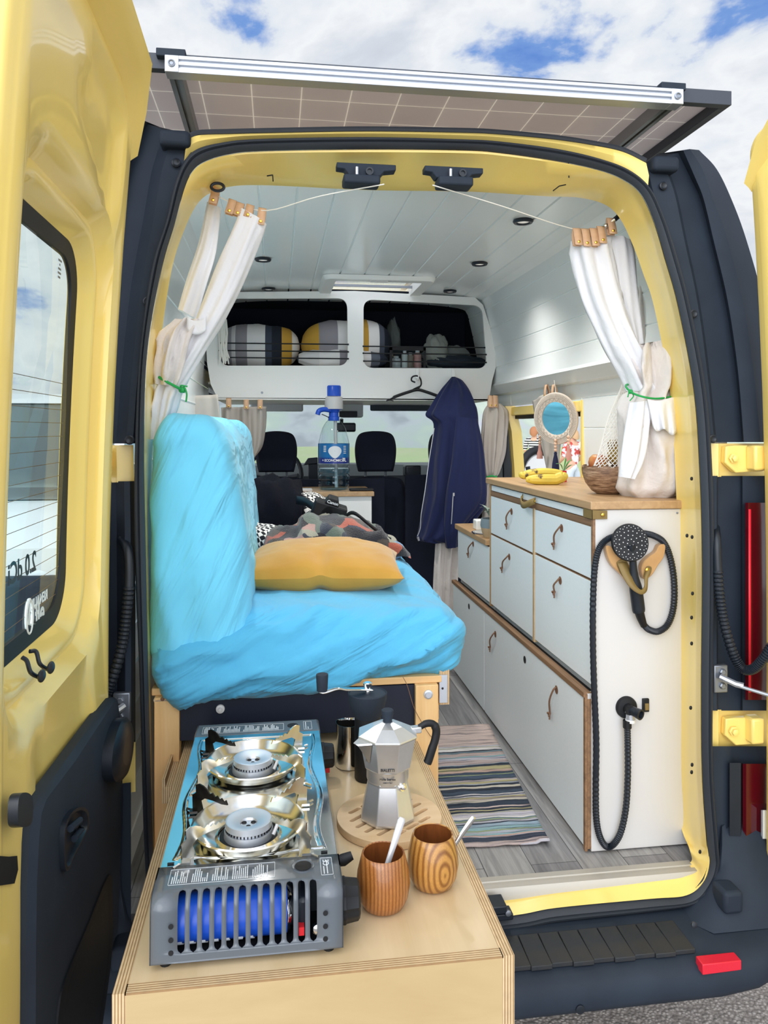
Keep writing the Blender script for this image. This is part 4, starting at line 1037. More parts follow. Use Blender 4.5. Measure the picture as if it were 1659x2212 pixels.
e = MB(); e.box((XU+.001,YE+.003,1.466),(XU+.3,YM-.02,1.487)); e.build('pull_out_board', M['grey_laminate'], kc, smooth=0, bevel=.001)
e = MB(); e.box((XU+.006,YE+.02,1.487),(XU+.02,YM-.01,1.492)); e.build('board_slot', M['black'], kc, smooth=0)
# the long lower fronts
front(kc, YE+.0, YM-.002, FZ+.012, .979, XLW, 'lower_drawer', pull=(1202,1490,1188,1542), hole=(1133.5,1425))
# leather straps that keep the board shut
e = MB(); c = P(1285,1112,y=YE-.004)
e.prism([(XU-.008,c.z+.013),(XU+.036,c.z+.011),(XU+.036,c.z-.012),(XU-.008,c.z-.012)], 'y', YE-.006, YE-.003); e.box((XU-.008,YE-.006,c.z-.012),(XU-.005,YE+.055,c.z+.013)); st1 = e.build('corner_strap', M['olive_leather'], kc, smooth=0, bevel=.0008)
e = MB(); e.lathe([(.0055,0),(.005,.003),(.002,.004)], 14, axisM((XU+.022,YE-.006,c.z),(0,-1,0))); e.build('strap_stud', M['brass'], st1)
e = MB(); c0, c1 = P(1130,1076,x=XU-.004), P(1158,1084,x=XU-.004)
path = cr([c0+V((-.001,0,.004)), c0+V((-.012,-.012,-.012)), (c0+c1)/2+V((-.020,0,-.018)), c1+V((-.016,.012,-.004)), c1+V((-.002,0,.004))], 5)
e.loft([[p+V((0,0,.011)) for p in path],[p+V((0,0,-.011)) for p in path]], closed=False); st2 = e.build('board_strap', M['olive_leather'], kc, smooth=60, solid=.003)
for c in (c0, c1):
    e = MB(); e.lathe([(.005,0),(.0045,.003),(.002,.004)], 14, axisM(c+V((-.004,0,.003)),(-1,0,0))); e.build('strap_stud', M['brass'], st2)
e = MB(); e.ball(P(1463,1108,y=YE-.001), .003, 8, 6); e.build('panel_screw', M['alu_dark'], kc)
wt = MB(); wt.box((XU-.012,YE-.008,CT-.0225),(.835,YM+.022,CT)); 
setp(wt.build('worktop', M['oak'], smooth=0, bevel=.003), 'long oak worktop on the tall kitchen cabinet', 'worktop')
e = MB(); e.box((.700,YE-.012,CT-.02),(.720,YE+.02,CT+.004)); e.build('sealant', M['white_cloth'], kc, bevel=.004, seg=3)
# lower unit towards the cab
lc = thing('low_cabinet', 'low pale grey cabinet with an inset basin beyond the tall cabinet', 'cabinet', (.62, 1.47, FZ))
e = MB(); e.box((XU+.016,YM,FZ+.01),(.835,YL,1.236)); e.build('carcass', M['white_panel'], lc, smooth=0)
rails(lc, YM, YL)
front(lc, YM+.0, YL-.004, 1.008, 1.234, XU, 'door', pull=(1022,1175,1012,1197))
front(lc, YM+.004, YL-.002, FZ+.012, .979, XLW, 'lower_door', pull=(1070,1370,1059,1399), hole=(1013,1310))
e = MB(); e.box((XLW+.018,YM,FZ+.01),(XU+.02,YL-.004,.975)); e.build('lower_carcass', M['black'], lc, smooth=0)
wt = MB(); wt.box((XU-.012,YM+.024,1.238),(.835,YL+.01,1.262)); setp(wt.build('worktop', M['oak'], smooth=0, bevel=.003), 'short low oak worktop holding the steel basin and plant', 'worktop')
c = P(1040,1152,z=1.262); 
e = MB(); e.lathe([(.085,.001),(.087,.004),(.082,.006),(.076,.003),(.060,.0015)], 32, TR((c.x+.045,c.y+.0,1.262)), capt=True); setp(e.build('basin', M['steel'], smooth=50), 'round steel basin rim set into the low worktop', 'basin')
# rocker switch and water outlet on the end panel
sw = thing('switch', 'small black rocker switch beside the water outlet', 'switch', P(1393,1522,y=YE))
a, b = P(1386,1508,y=YE), P(1400,1536,y=YE)
e = MB(); e.box((a.x,YE-.008,b.z),(b.x,YE,a.z)); e.build('switch_body', M['black'], sw, bevel=.002)
e = MB(); e.box((a.x+.005,YE-.011,b.z+.006),(b.x-.003,YE-.007,a.z-.012)); e.build('rocker', M['olive_leather'], sw, bevel=.001)
wo = thing('water_outlet', 'round black water outlet on the white end panel', 'tap', P(1353,1527,y=YE))
c = P(1352,1527,y=YE); e = MB(); e.lathe([(.030,0),(.030,.006),(.027,.010),(.014,.012),(.013,.03),(.0,.03)], 32, axisM(c,(0,-1,0)), capt=False); e.build('wall_plate', M['black'], wo)
e = MB(); q = c+V((.014,-.038,-.004)); e.tube([c+V((.003,-.018,0)), c+V((.008,-.029,-.002)), q], .0125, 16); e.lathe([(.0135,0),(.0145,.012),(.010,.012),(.009,.004)], 20, axisM(q,V((.45,-.9,-.1)))); e.tube([c+V((-.012,-.02,-.006)), c+V((.01,-.034,-.008))], .004, 8); e.build('spout', M['trim_s'], wo)
e = MB(); e.tube([c+V((.003,-.02,-.012)), c+V((.003,-.02,-.026))], .012, 14); e.build('union_nut', M['alu'], wo)
e = MB(); e.tube([c+V((.003,-.02,-.026)), c+V((.003,-.02,-.034))], .0135, 14); e.build('seal_ring', M['white_panel'], wo)
# shower head in its leather holder with a ribbed hose
sh = thing('hand_shower', 'black hand shower with ribbed hose hanging in a tan holder on the end panel', 'shower head', P(1361,1180,y=YE))
hc = P(1361,1172,y=YE-.045); nd = V((-.10,-1,.16)).normalized(); HM = axisM(hc, nd)
e = MB(); e.lathe([(.020,-.022),(.038,-.016),(.0495,-.006),(.0505,.0),(.0485,.004),(.0,.005)], 40, HM, capt=False); e.build('spray_face', M['black'], sh)
M['nozzle'] = pm('pale_nozzle', '#e8e8e6', .5)
e = MB()
for rad, cnt in ((.009,6),(.020,10),(.031,16),(.040,22),(.0445,22)):
    for k in range(cnt):
        a = 2*pi*k/cnt + rad*30; e.ball(HM @ V((rad*cos(a), rad*sin(a), .0045)), .0017 if rad < .035 else .0013, 6, 4)
nz_ = e.build('spray_nozzle', M['nozzle'], sh)
hp = [hc+V((0,-.004,-.006)), P(1366,1200,y=YE-.045), P(1370,1245,y=YE-.040), P(1374,1275,y=YE-.035), P(1378,1305,y=YE-.03), P(1380,1322,y=YE-.028)]
e = MB(); e.tube(cr(hp,5), [.012,.012,.011,.010,.010,.010,.010,.010,.010,.011,.012,.0135,.015,.0165,.0175,.018,.018,.018,.018,.018,.018,.018,.018,.018,.0175,.0165], 16, flat=.75); e.build('handle', M['trim_s'], sh)
e = MB(); e.tube([P(1380,1320,y=YE-.028), P(1385,1336,y=YE-.026), P(1391,1352,y=YE-.022)], [.013,.0115,.009], 14); e.build('hose_ferrule', M['black'], sh)
hose = [(1391,1350,.022),(1402,1360,.018),(1422,1364,.014),(1443,1348,.012),(1455,1310,.012),(1456,1255,.012),(1448,1205,.013),(1434,1172,.016),(1414,1158,.024),(1390,1152,.03),(1362,1150,.03),(1336,1156,.026),(1312,1165,.016),(1295,1184,.012),(1285,1225,.011),(1281,1300,.011),(1281,1400,.011),(1284,1500,.011),(1288,1600,.011),(1287,1700,.011),(1288,1765,.011),(1295,1805,.012),(1309,1828,.012),(1325,1824,.014),(1341,1797,.016),(1352,1745,.018),(1356,1680,.02),(1356,1610,.02),(1355,1566,.02)]
pts = cr([P(u, v, y=YE-o) for u, v, o in hose], 16)
e = MB(); e.tube(pts, [.0092 if i % 2 else .0078 for i in range(len(pts))], 10); e.build('hose', M['trim_s'], sh, smooth=20)
e = MB(); e.tube([P(1355,1572,y=YE-.02), P(1355,1556,y=YE-.02)], .0115, 14); e.build('hose_nut', M['black'], sh)
ho = thing('shower_holder', 'tan suede cup holder with brass studs gripping the black shower', 'holder', P(1361,1250,y=YE))
def slab(px, y, th, nm, m, bev=.003):
    c = cr([P(u, v, y=y) for u, v in px], 5, True); e = MB(); n = len(c)
    e.add(c+[p+V((0,-th,0)) for p in c], [tuple(range(n)), tuple(range(2*n-1,n-1,-1))]+[(i,i+n,(i+1)%n+n,(i+1)%n) for i in range(n)]); return e.build(nm, m, ho, smooth=40, bevel=bev)
slab([(1303,1178),(1316,1180),(1330,1200),(1344,1212),(1362,1226),(1368,1250),(1358,1262),(1336,1240),(1316,1220),(1306,1200)], YE-.001, .022, 'holder_arm', M['suede'])
slab([(1429,1174),(1416,1176),(1408,1190),(1394,1200),(1382,1212),(1378,1228),(1384,1248),(1400,1240),(1414,1218),(1426,1200)], YE-.001, .022, 'holder_arm', M['suede'])
e = MB(); w0 = [(1352,1212),(1362,1240),(1372,1262),(1384,1274),(1392,1266),(1392,1246),(1398,1228)]
w1 = [(1333,1216),(1346,1246),(1362,1270),(1384,1284),(1397,1276),(1400,1250),(1406,1226)]
offs = [.024,.040,.056,.062,.052,.038,.026]
A_ = cr([P(u, v, y=YE-o) for (u, v), o in zip(w0, offs)], 6); B_ = cr([P(u, v, y=YE-o-.004) for (u, v), o in zip(w1, offs)], 6)
e.loft([A_, B_], closed=False); e.build('leather_strap', M['olive_leather'], ho, smooth=60, solid=.003)
slab([(1332,1214),(1350,1208),(1360,1234),(1346,1246),(1336,1230)], YE-.024, .003, 'strap_end', M['olive_leather'], .0008); slab([(1396,1224),(1407,1226),(1402,1244),(1390,1246)], YE-.024, .003, 'strap_end', M['olive_leather'], .0008)
for u, v in ((1353,1233),(1398,1231)):
    e = MB(); e.lathe([(.0062,0),(.006,.003),(.003,.0042)], 16, axisM(P(u,v,y=YE-.029),(0,-1,0))); e.build('stud', M['brass'], ho)

# ------------------------------------------------------------------ rug
cols = ['#3f4c5c','#c7a99a','#6c7f86','#8fb0b4','#c4c0ad','#b3a97f','#2f3a49','#9eb3c0','#b9b6bd','#c8bfae','#2c3543','#b8a7a2','#8e9a78','#46566a','#c2bcc4','#a8adb6','#3a4252','#cbb7ae','#93a2ab','#ded8d4']
rr = random.Random(5); st_ = []; x = -.44
while x < .44:
    w = rr.choice((.005,.007,.009,.013,.018,.022)); st_.append((x, rr.choice(cols))); x += w
st_.append((.44, '#20242c'))
st_ = st_[:60]; st_[-1] = (.44, '#20242c')
M['rug'] = stripes('rag_rug', 'y', st_, wob=.016, wscale=9, bump=(160, .9, .003))
def weave_lines(m):
    n, l = m.node_tree.nodes, m.node_tree.links; b = n['Principled BSDF']; src = b.inputs['Base Color'].links[0].from_socket
    vec = coords(n, l, (5, 150, 5)); nz = n.new('ShaderNodeTexNoise'); nz.inputs['Scale'].default_value = 1; nz.inputs['Detail'].default_value = 4; nz.inputs['Distortion'].default_value = .5; l.new(vec, nz.inputs['Vector'])
    r = n.new('ShaderNodeValToRGB'); e = r.color_ramp.elements; e[0].position = .36; e[0].color = (.16,.18,.24,1); e[1].position = .50; e[1].color = (1,1,1,1); l.new(nz.outputs['Fac'], r.inputs['Fac'])
    mx = n.new('ShaderNodeMix'); mx.data_type = 'RGBA'; mx.blend_type = 'MULTIPLY'; mx.inputs[0].default_value = .85; l.new(src, mx.inputs[6]); l.new(r.outputs[0], mx.inputs[7]); l.new(mx.outputs[2], b.inputs['Base Color'])
weave_lines(M['rug'])
r0, r1 = P(1056,1565,z=FZ+.006), P(1188,1821,z=FZ+.006)
e = MB()
def rugp(u, v):
    x = -.02 + (r1.x+.06+.015*sin(v*9)*0 + v*(r0.x-r1.x-.0) - (-.02)-.06)*u; y = r1.y + .02*(1-u) + (r0.y-r1.y)*v
    return V((x, y, FZ+.004+.003*fbm((x*14,y*20,1))+(.006 if v < .02 and u > .9 else 0)))
e.grid(rugp, 30, 70); setp(e.build('rug', M['rug'], smooth=60, solid=.004, soff=1), 'multicoloured striped rag rug on the grey plank floor', 'rug')
# ------------------------------------------------------------------ cushions
def cushion(c, d, r, n, disp=None, shape=None):
    """rounded box of size d about c, n cells a side; disp(p, nrm) -> offset along the normal, shape(p) -> p"""
    h = V(d)/2; c = V(c); inner = V([max(x-r, 0) for x in h]); verts = {}; vs = []; fs = []
    def vid(q):
        k = (round(q.x,6), round(q.y,6), round(q.z,6))
        if k not in verts: verts[k] = len(vs); vs.append(q.copy())
        return verts[k]
    for ax in range(3):
        for sg in (-1, 1):
            a1, a2 = (ax+1) % 3, (ax+2) % 3
            n1 = max(4, int(n*d[a1]/max(d))); n2 = max(4, int(n*d[a2]/max(d)))
            ids = {}
            for i in range(n1+1):
                for j in range(n2+1):
                    q = V((0,0,0)); q[ax] = sg*h[ax]; q[a1] = -h[a1]+d[a1]*i/n1; q[a2] = -h[a2]+d[a2]*j/n2
                    ids[i,j] = vid(q)
            for i in range(n1):
                for j in range(n2): fs.append((ids[i,j], ids[i+1,j], ids[i+1,j+1], ids[i,j+1]))
    out = []
    for q in vs:
        k = V([max(-inner[i], min(inner[i], q[i])) for i in range(3)])
        dv = q - k; nr = dv.normalized() if dv.length > 1e-9 else V((0,0,1))
        p = k + nr*r if r else q
        p = c + p
        if shape: p = shape(p)
        if disp: p = p + nr*disp(p, nr)
        out.append(p)
    e = MB(); e.add(out, fs); return e
def ridge(t): t = t - math.floor(t); return (1-abs(2*t-1))**2
def seat_disp(p, nr):
    q = p.z*1.0 - .34*(p.x+.7) + .05*fbm((p.x*3,p.y*3,p.z*3))
    f = max(0, -nr.y)**.5
    w = .026*(ridge(q*12)-.3)*f*(.55+.6*mnoise.noise((p.x*4,p.z*9,3)))*1.5
    w += .010*(ridge(q*37+.6*mnoise.noise((p.x*5,p.y*5,p.z*5)))-.3)*f
    w += .006*fbm((p.x*6, p.y*6, p.z*6))
    if nr.z > .5: w += .006*(ridge((p.x*.8+p.y*.55)*9+mnoise.noise((p.x*3,p.y*3,0)))-.3)
    return w
def seat_shape(p):
    t = (p.x+.70)/.78
    p = p.copy()
    k = (p.z-1.09)/.18
    p.z += .022*(1-t)**1.5*max(0,k) - .010*t*0
    if p.y < .25: p.y -= (.075*max(0, 1-k*1.6)**.8)*max(0,1-t*.9) 
    p.z += (1-k)*.018*max(0, t-.55)/.45
    if p.y < .3: p.z -= .026*max(0, 1-k*1.2)*max(0, 1-t*1.25)
    return p
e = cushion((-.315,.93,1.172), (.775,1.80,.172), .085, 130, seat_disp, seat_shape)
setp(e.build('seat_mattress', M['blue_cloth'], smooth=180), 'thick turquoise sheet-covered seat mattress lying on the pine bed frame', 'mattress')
def back_disp(p, nr):
    q = p.x*.9 + p.z*.34
    fr = max(0, -nr.y)**.6
    w = .018*(ridge(q*11+.8*mnoise.noise((p.x*3,p.y*2,p.z*2)))-.3)*(.35+.65*max(0, 1.62-p.z))
    w += .010*(ridge((p.x*.5-p.z*.55)*10+mnoise.noise((p.x*3,p.y*3,p.z*2)))-.3)*max(0, 1.5-p.z)*1.5
    w += .010*fbm((p.x*5, p.y*5, p.z*4))
    # tucked corner fold across the top
    t = (p.z - (1.665 + .28*(p.x+.70))); w += (.006 if t > 0 else 0)*fr*(1 if p.x < -.57 else .3)
    return w
def back_shape(p):
    p = p.copy(); t = max(0, min(1, (p.z-1.15)/.6))
    x0 = -.716 + .010*t; x1 = -.455 - .075*t - .02*math.sin(pi*t)*0
    f = (p.x+.70)/.25
    p.x = x0 + (x1-x0)*f
    p.y += .02*t + (.06*(1-t)**3 if p.y < .3 else 0)*0
    if p.z > 1.6: p.z += .012*math.sin(p.y*9+1)*(p.z-1.6)/.14 - .02*max(0, f-.6)
    return p
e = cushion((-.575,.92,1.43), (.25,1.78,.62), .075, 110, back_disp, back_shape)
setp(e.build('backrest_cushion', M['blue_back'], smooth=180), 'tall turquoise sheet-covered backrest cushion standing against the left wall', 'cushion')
def pil(u, v, w, d, th, seed):
    return None
def pillow(center, w, d, th, Mx, name, m, label, cat, pinch=.16, n=44, wr=.004, seed=0, group=None, sag=None):
    """stuffed pillow: two bulged faces meeting in a seam"""
    e = MB()
    for s in (1,-1):
        def fn(u, v):
            a, b = 2*u-1, 2*v-1
            ea, eb = 1-a*a, 1-b*b
            x = a*(w/2)*(1-pinch*.5*(1-abs(b))**1.0*0 - pinch*(eb)*abs(a)**3*.35); y = b*(d/2)*(1-pinch*ea*abs(b)**3*.35)
            hgt = (max(0, ea)*max(0, eb))**.42
            z = s*th/2*hgt
            z += s*hgt**.5*(wr*2.2*fbm((a*1.6+seed,b*1.6,s*2.0)) + wr*.8*fbm((a*5+seed,b*5,s)))
            p = V((x,y,z))
            return sag(p, a, b) if sag else p
        e.grid(fn, n, n, M=Mx)
    e.tube([Mx @ (sag(V((x,y,0)),0,0) if False else V((x,y,0))) for x, y in [(0,0),(0,0.0001)]], .0001, 3) if False else None
    return setp(e.build(name, m, smooth=180), label, cat, group)
def psag(p, a, b):
    r = math.hypot((a-.05)*1.1, (b+1)*1.0)
    p = p.copy(); 
    p.z -= .016*math.exp(-((a-.0)/.10)**2)*math.exp(-((b+.75)/.35)**2)*(1 if p.z > 0 else -1)
    pass
    return p
pillow(None, .46, .40, .150, TR((-.272,.465,1.308), rx=radians(1), rz=radians(-6)), 'throw_pillow', M['velvet'], 'mustard yellow velvet throw pillow on the turquoise seat', 'pillow', seed=4, wr=.003, sag=psag)
# bed frame
bf = thing('bed_frame', 'pine bed frame with a dark front board carrying the turquoise mattress', 'bed frame', (-.35,.5,FZ))
for a, b in ((333,387),(898,947)):
    p, q = P(a,1480,y=.03), P(b,1480,y=.03)
    e = MB(); e.box((p.x,.03,FZ),(q.x,.075,1.085)); lg = e.build('leg', M['pine'], bf, bevel=.002)
    if a < 400:
        e = MB(); e.ball(P(351,1510,y=.03), .005, 10, 6, sc=(1,.5,1)); e.build('screw', M['brown_cord'], lg)
    else:
        e = MB(); c = P(925,1500,y=.03); e.lathe([(.0115,0),(.011,.002),(.007,.003),(.007,.006),(.003,.006)], 20, axisM(c,(0,-1,0))); e.build('bolt', M['alu'], lg)
        for v in (1602, 1618):
            e = MB(); e.ball(P(933,v,y=.03), .0035, 10, 6, sc=(1,.5,1)); e.build('screw', M['brown_cord'], lg)
for x in (-.67,-.035):
    e = MB(); e.box((x-.02,1.70,FZ),(x+.02,1.745,1.085)); e.build('leg', M['pine'], bf, bevel=.002)
e = MB(); e.box((-.70,.045,1.085),(-.005,.09,1.102)); e.build('front_rail', M['pine_x'], bf, bevel=.002)
e = MB(); e.box((-.035,.078,.98),(-.005,1.75,1.105)); e.build('side_rail', M['pine'], bf, bevel=.002)
e = MB(); e.box((-.69,.09,1.086),(-.036,1.76,1.098)); e.build('slat_board', M['birch'], bf)
a, b = P(387,1485,y=.05), P(898,1567,y=.05)
e = MB(); e.box((a.x+.002,.045,b.z-.004),(b.x-.002,.062,1.083)); fb = e.build('front_board', pm('dark_blue_board','#10182a',.5), bf)
e = MB(); c = P(476,1531,y=.045); e.lathe([(.0105,0),(.010,.004),(.005,.005),(.004,.009)], 20, axisM(c,(0,-1,0))); e.build('lock_knob', M['plastic_grey'], fb)
e = MB(); a, b = P(948,1440,y=.055), P(970,1520,y=.055); e.box((a.x+.001,.05,b.z),(b.x,.10,a.z)); pb = e.build('ply_block', M['ply_x'], bf, smooth=0)
e = MB(); a, b = P(948,1458,y=.048), P(966,1517,y=.048); e.box((a.x+.001,.046,b.z),(b.x,.049,a.z)); br = e.build('hinge_plate', M['alu'], pb, smooth=0)
e = MB(); e.ball(P(956,1487,y=.046), .003, 8, 6); e.build('hinge_screw', M['black'], br)
e = MB(); e.tube(cr([P(870,1462,y=.02),P(880,1482,y=.02),P(893,1525,y=.02),P(905,1550,y=.025),P(930,1590,y=.025),P(948,1600,y=.028)],6), .0008, 5); setp(e.build('wire', M['brown_cord']), 'thin brown wire hanging by the right bed leg', 'wire')
e = MB(); e.box((-.694,.030,1.072),(-.60,.20,1.084)); 
setp(e.build('mattress_protector', M['white_cloth'], smooth=40, bevel=.005), 'white edge of a mattress protector under the left mattress corner', 'mattress protector')

# ------------------------------------------------------------------ pull-out plywood drawer
DX0, DX1, DY0, DY1, DZ = -.629, -.069, -.737, .62, .95
dw = thing('pull_out_drawer', 'birch plywood drawer pulled out of the bed frame as a table', 'drawer', ((DX0+DX1)/2, -.1, .74))
e = MB(); e.box((DX0+.0165,DY0+.0165,DZ-.014),(DX1-.0165,DY1,DZ-.0004)); e.build('drawer_top', M['birch'], dw, smooth=0)
tk = .018
for nm, aa, bb in (('side_panel',(DX0,DY0+tk,.74),(DX0+tk-.0018,DY1,DZ-.003)),('side_panel',(DX1-tk+.0018,DY0+tk,.74),(DX1,DY1,DZ-.003)),('back_panel',(DX0+tk,DY1-.018,.74),(DX1-tk,DY1,DZ-.016))):
    e = MB(); e.box(aa, bb); e.build(nm, M['birch'], dw, smooth=0)
def front_panel():
    bc = bpy.data.curves.new('fp','CURVE'); bc.dimensions='2D'; bc.fill_mode='BOTH'; bc.extrude=.009
    def spl(pts):
        s = bc.splines.new('POLY'); s.points.add(len(pts)-1); s.use_cyclic_u=True
        for q, p in zip(s.points, pts): q.co=(p[0],p[1],0,1)
    spl([(DX0+tk,.74),(DX1-tk,.74),(DX1-tk,DZ-.003),(DX0+tk,DZ-.003)]); hx = P(794,2212,y=DY0).x
    spl([(hx-.055, .846)]+[(hx+.055*cos(a), .846+.026*sin(a)) for a in [pi-2*pi*k/28 for k in range(1,28)]])
    o = bpy.data.objects.new('fp', bc); COL.objects.link(o); bpy.context.view_layer.update(); me = bpy.data.meshes.new_from_object(o); bpy.data.objects.remove(o)
    e = MB(); e.add([v.co for v in me.vertices],[tuple(p.vertices) for p in me.polygons], Matrix.Translation((0,DY0+.009,0)) @ Matrix.Rotation(pi/2,4,'X')); return e
front_panel().build('front_panel', M['birch_x'], dw, smooth=0)
for x in (DX0, DX1-tk):
    e = MB(); e.box((x,DY0,.74),(x+tk,DY0+tk,DZ)); e.build('corner_edge', M['ply_x'], dw, smooth=0)
e = MB(); e.box((DX0+tk-.0015,DY0,DZ-.003),(DX1-tk+.0015,DY0+tk,DZ)); e.build('front_edge', M['ply_y'], dw, smooth=0)
for x in (DX0, DX1-tk):
    e = MB(); e.box((x+.0,DY0+tk,DZ-.003),(x+tk,DY1,DZ)); e.build('side_edge', M['ply_x'], dw, smooth=0)
e = MB(); e.box((DX0+tk,DY0+tk,.74),(DX1-tk,DY1-tk,.752)); e.build('drawer_bottom', M['birch'], dw, smooth=0)
for x0, x1 in ((DX0-.026,DX0-.012),):
    e = MB(); e.box((x0,-.10,.90),(x1+.010,DY1,.935)); e.box((x0,-.10,.935),(x0+.006,DY1,.952)); e.build('runner', M['ply_x'], dw, smooth=0)
# ------------------------------------------------------------------ double gas stove
SX0, SX1, SY0, SY1 = -.586, -.314, -.702, -.055
SZ0, SZ1 = .960, 1.050
SW = SX1 - SX0; SCX = (SX0+SX1)/2
sv = thing('gas_stove', 'grey double gas stove with shiny steel tray on the plywood drawer', 'stove', (SCX, -.38, DZ))
BX = -.455; BY = (-.535, -.295)
def front_cover():
    e = MB(); L = SX1-SX0
    prof = [(-.618,SZ1),(-.650,SZ1),(-.672,SZ1-.0006)] + [(-.676-.022*sin(a), SZ1-.022*.0-.022*(1-cos(a))-.0008) for a in [pi/2*k/10 for k in range(11)]]
    prof += [(-.698-.004*t, SZ1-.0228-.067*t) for t in [k/26 for k in range(1,27)]]
    n = len(prof); s0, s1 = 3, n-6                       # slot runs from the top edge to near the foot
    cols = [('e', 0.0), ('e', .03)]; pitch = .0622; first = .158
    def pos(fr, j, sgn):
        hw = .0185
        t = (j-s0)/(s1-s0); k = min(t, 1-t)/.10
        w = hw*sqrt(max(0, 1-(1-min(1,k))**2)) if 0 <= t <= 1 else 0
        return fr + sgn*w
    vs = []; colx = [lambda j: 0.0, lambda j: .06]
    for q in range(12):
        fr = first + q*pitch
        colx += [lambda j, fr=fr: pos(fr, j, -1), lambda j, fr=fr: pos(fr, j, 1)]
    colx += [lambda j: .94, lambda j: 1.0]
    m = len(colx)
    for c in colx:
        for j in range(n): vs.append(V((SX0+L*c(j), prof[j][0], prof[j][1])))
    fs = []
    for i in range(m-1):
        slot = i >= 2 and i % 2 == 0 and i < 26
        for j in range(n-1):
            if slot and s0 <= j < s1: continue
            fs.append((i*n+j, i*n+j+1, (i+1)*n+j+1, (i+1)*n+j))
    e.add(vs, fs)
    for x, sg in ((SX0,1),(SX1,-1)):                     # side cheeks of the cover
        cap = [V((x, y, z)) for y, z in prof] + [V((x,-.618,SZ0+.004))]; e.add(cap, [tuple(range(len(cap)))])
    return e
e = front_cover(); fc = e.build('front_cover', M['enamel'], sv, smooth=40, solid=.0018, soff=-1)
for xx in (.108, .905):
    for z in (1.012, .993, .975):
        e = MB(); e.lathe([(.0036,0),(.0036,.0006)], 14, axisM((SX0+SW*xx,-.7015,z),(0,-1,.05))); e.build('vent_hole', M['black'], fc, smooth=0)
e = MB(); e.lathe([(.012,0),(.0155,.0008),(.0165,.0018),(.0165,0)], 28, TR((SX1-.056,-.645,SZ1-.0004))); e.build('sight_ring', M['enamel'], fc)
e = MB(); e.lathe([(.0125,0),(.0125,.0006)], 24, TR((SX1-.056,-.645,SZ1+.0008))); e.build('sight_hole', M['black'], fc, smooth=0)
def printed(x0, x1, y0, y1, z, blocks, seed, ce=None):
    e = MB(); r = random.Random(seed); t = .0006
    for a, b in (((x0,y0),(x1,y0+t)),((x0,y1-t),(x1,y1)),((x0,y0),(x0+t,y1)),((x1-t,y0),(x1,y1))): e.box((a[0],a[1],z),(b[0],b[1],z+.0003))
    w = (x1-x0-.008)/blocks
    for k in range(blocks):
        xa = x0+.004+k*w; nl = int(w*.92/.0030)
        for j in range(nl):
            x = xa + j*.0030; ln = (y1-y0-.007)*r.choice((.3,.5,.65,.8,.9,1,1)); y = y0+.0035
            while y < y0+.0035+ln:                       # words
                s = r.uniform(.002,.006); ye = min(y+s, y0+.0035+ln); e.box((x,y,z),(x+.0014,ye,z+.0003)); y = ye+.0008
    return e
LX = SX0+.018
printed(SX0+.020, SX1-.098, -.667, -.627, SZ1, 5, 3).build('printed_label', M['enamel_print'], fc, smooth=0)
e = printed(SX1-.030, SX1-.012, -.672, -.626, SZ1, 2, 8); tx = text('ce', 'CE', M['enamel_print'], False, Matrix.Translation((SX1-.021,-.640,SZ1+.0005)) @ Matrix.Rotation(pi/2,4,'Z'), .013, ext=.0002); e.add(tx.v, tx.f); e.build('rating_label', M['enamel_print'], fc, smooth=0)
# rear cover, base and feet
e = MB(); e.box((SX0,-.125,SZ0+.004),(SX1,SY1,SZ1)); rc = e.build('rear_cover', M['enamel'], sv, bevel=.006, seg=3)
printed(SX0+.016, SX1-.080, -.112, -.074, SZ1+.0002, 4, 5).build('printed_label', M['enamel_print'], rc, smooth=0)
printed(SX1-.036, SX1-.018, -.116, -.070, SZ1+.0002, 2, 6).build('rating_label', M['enamel_print'], rc, smooth=0)
e = MB(); e.lathe([(.012,0),(.012,.0006)], 24, TR((SX1-.060,-.09,SZ1+.0004))); e.build('sight_hole', M['black'], rc, smooth=0)
e = MB(); e.box((SX0+.001,-.617,SZ0),(SX1-.001,-.126,SZ1-.006)); e.build('base', M['enamel'], sv, bevel=.003)
e = MB(); e.box((SX0+.003,-.699,SZ0),(SX1-.003,-.617,SZ0+.004)); e.build('base_plate', M['black'], sv)
for x in (SX0+.02, SX1-.02):
    for y in (-.685, -.08):
        e = MB(); e.lathe([(.008,DZ+.0),(.009,SZ0+.002)], 12, TR((x,y,0))); e.build('foot', M['black'], sv)
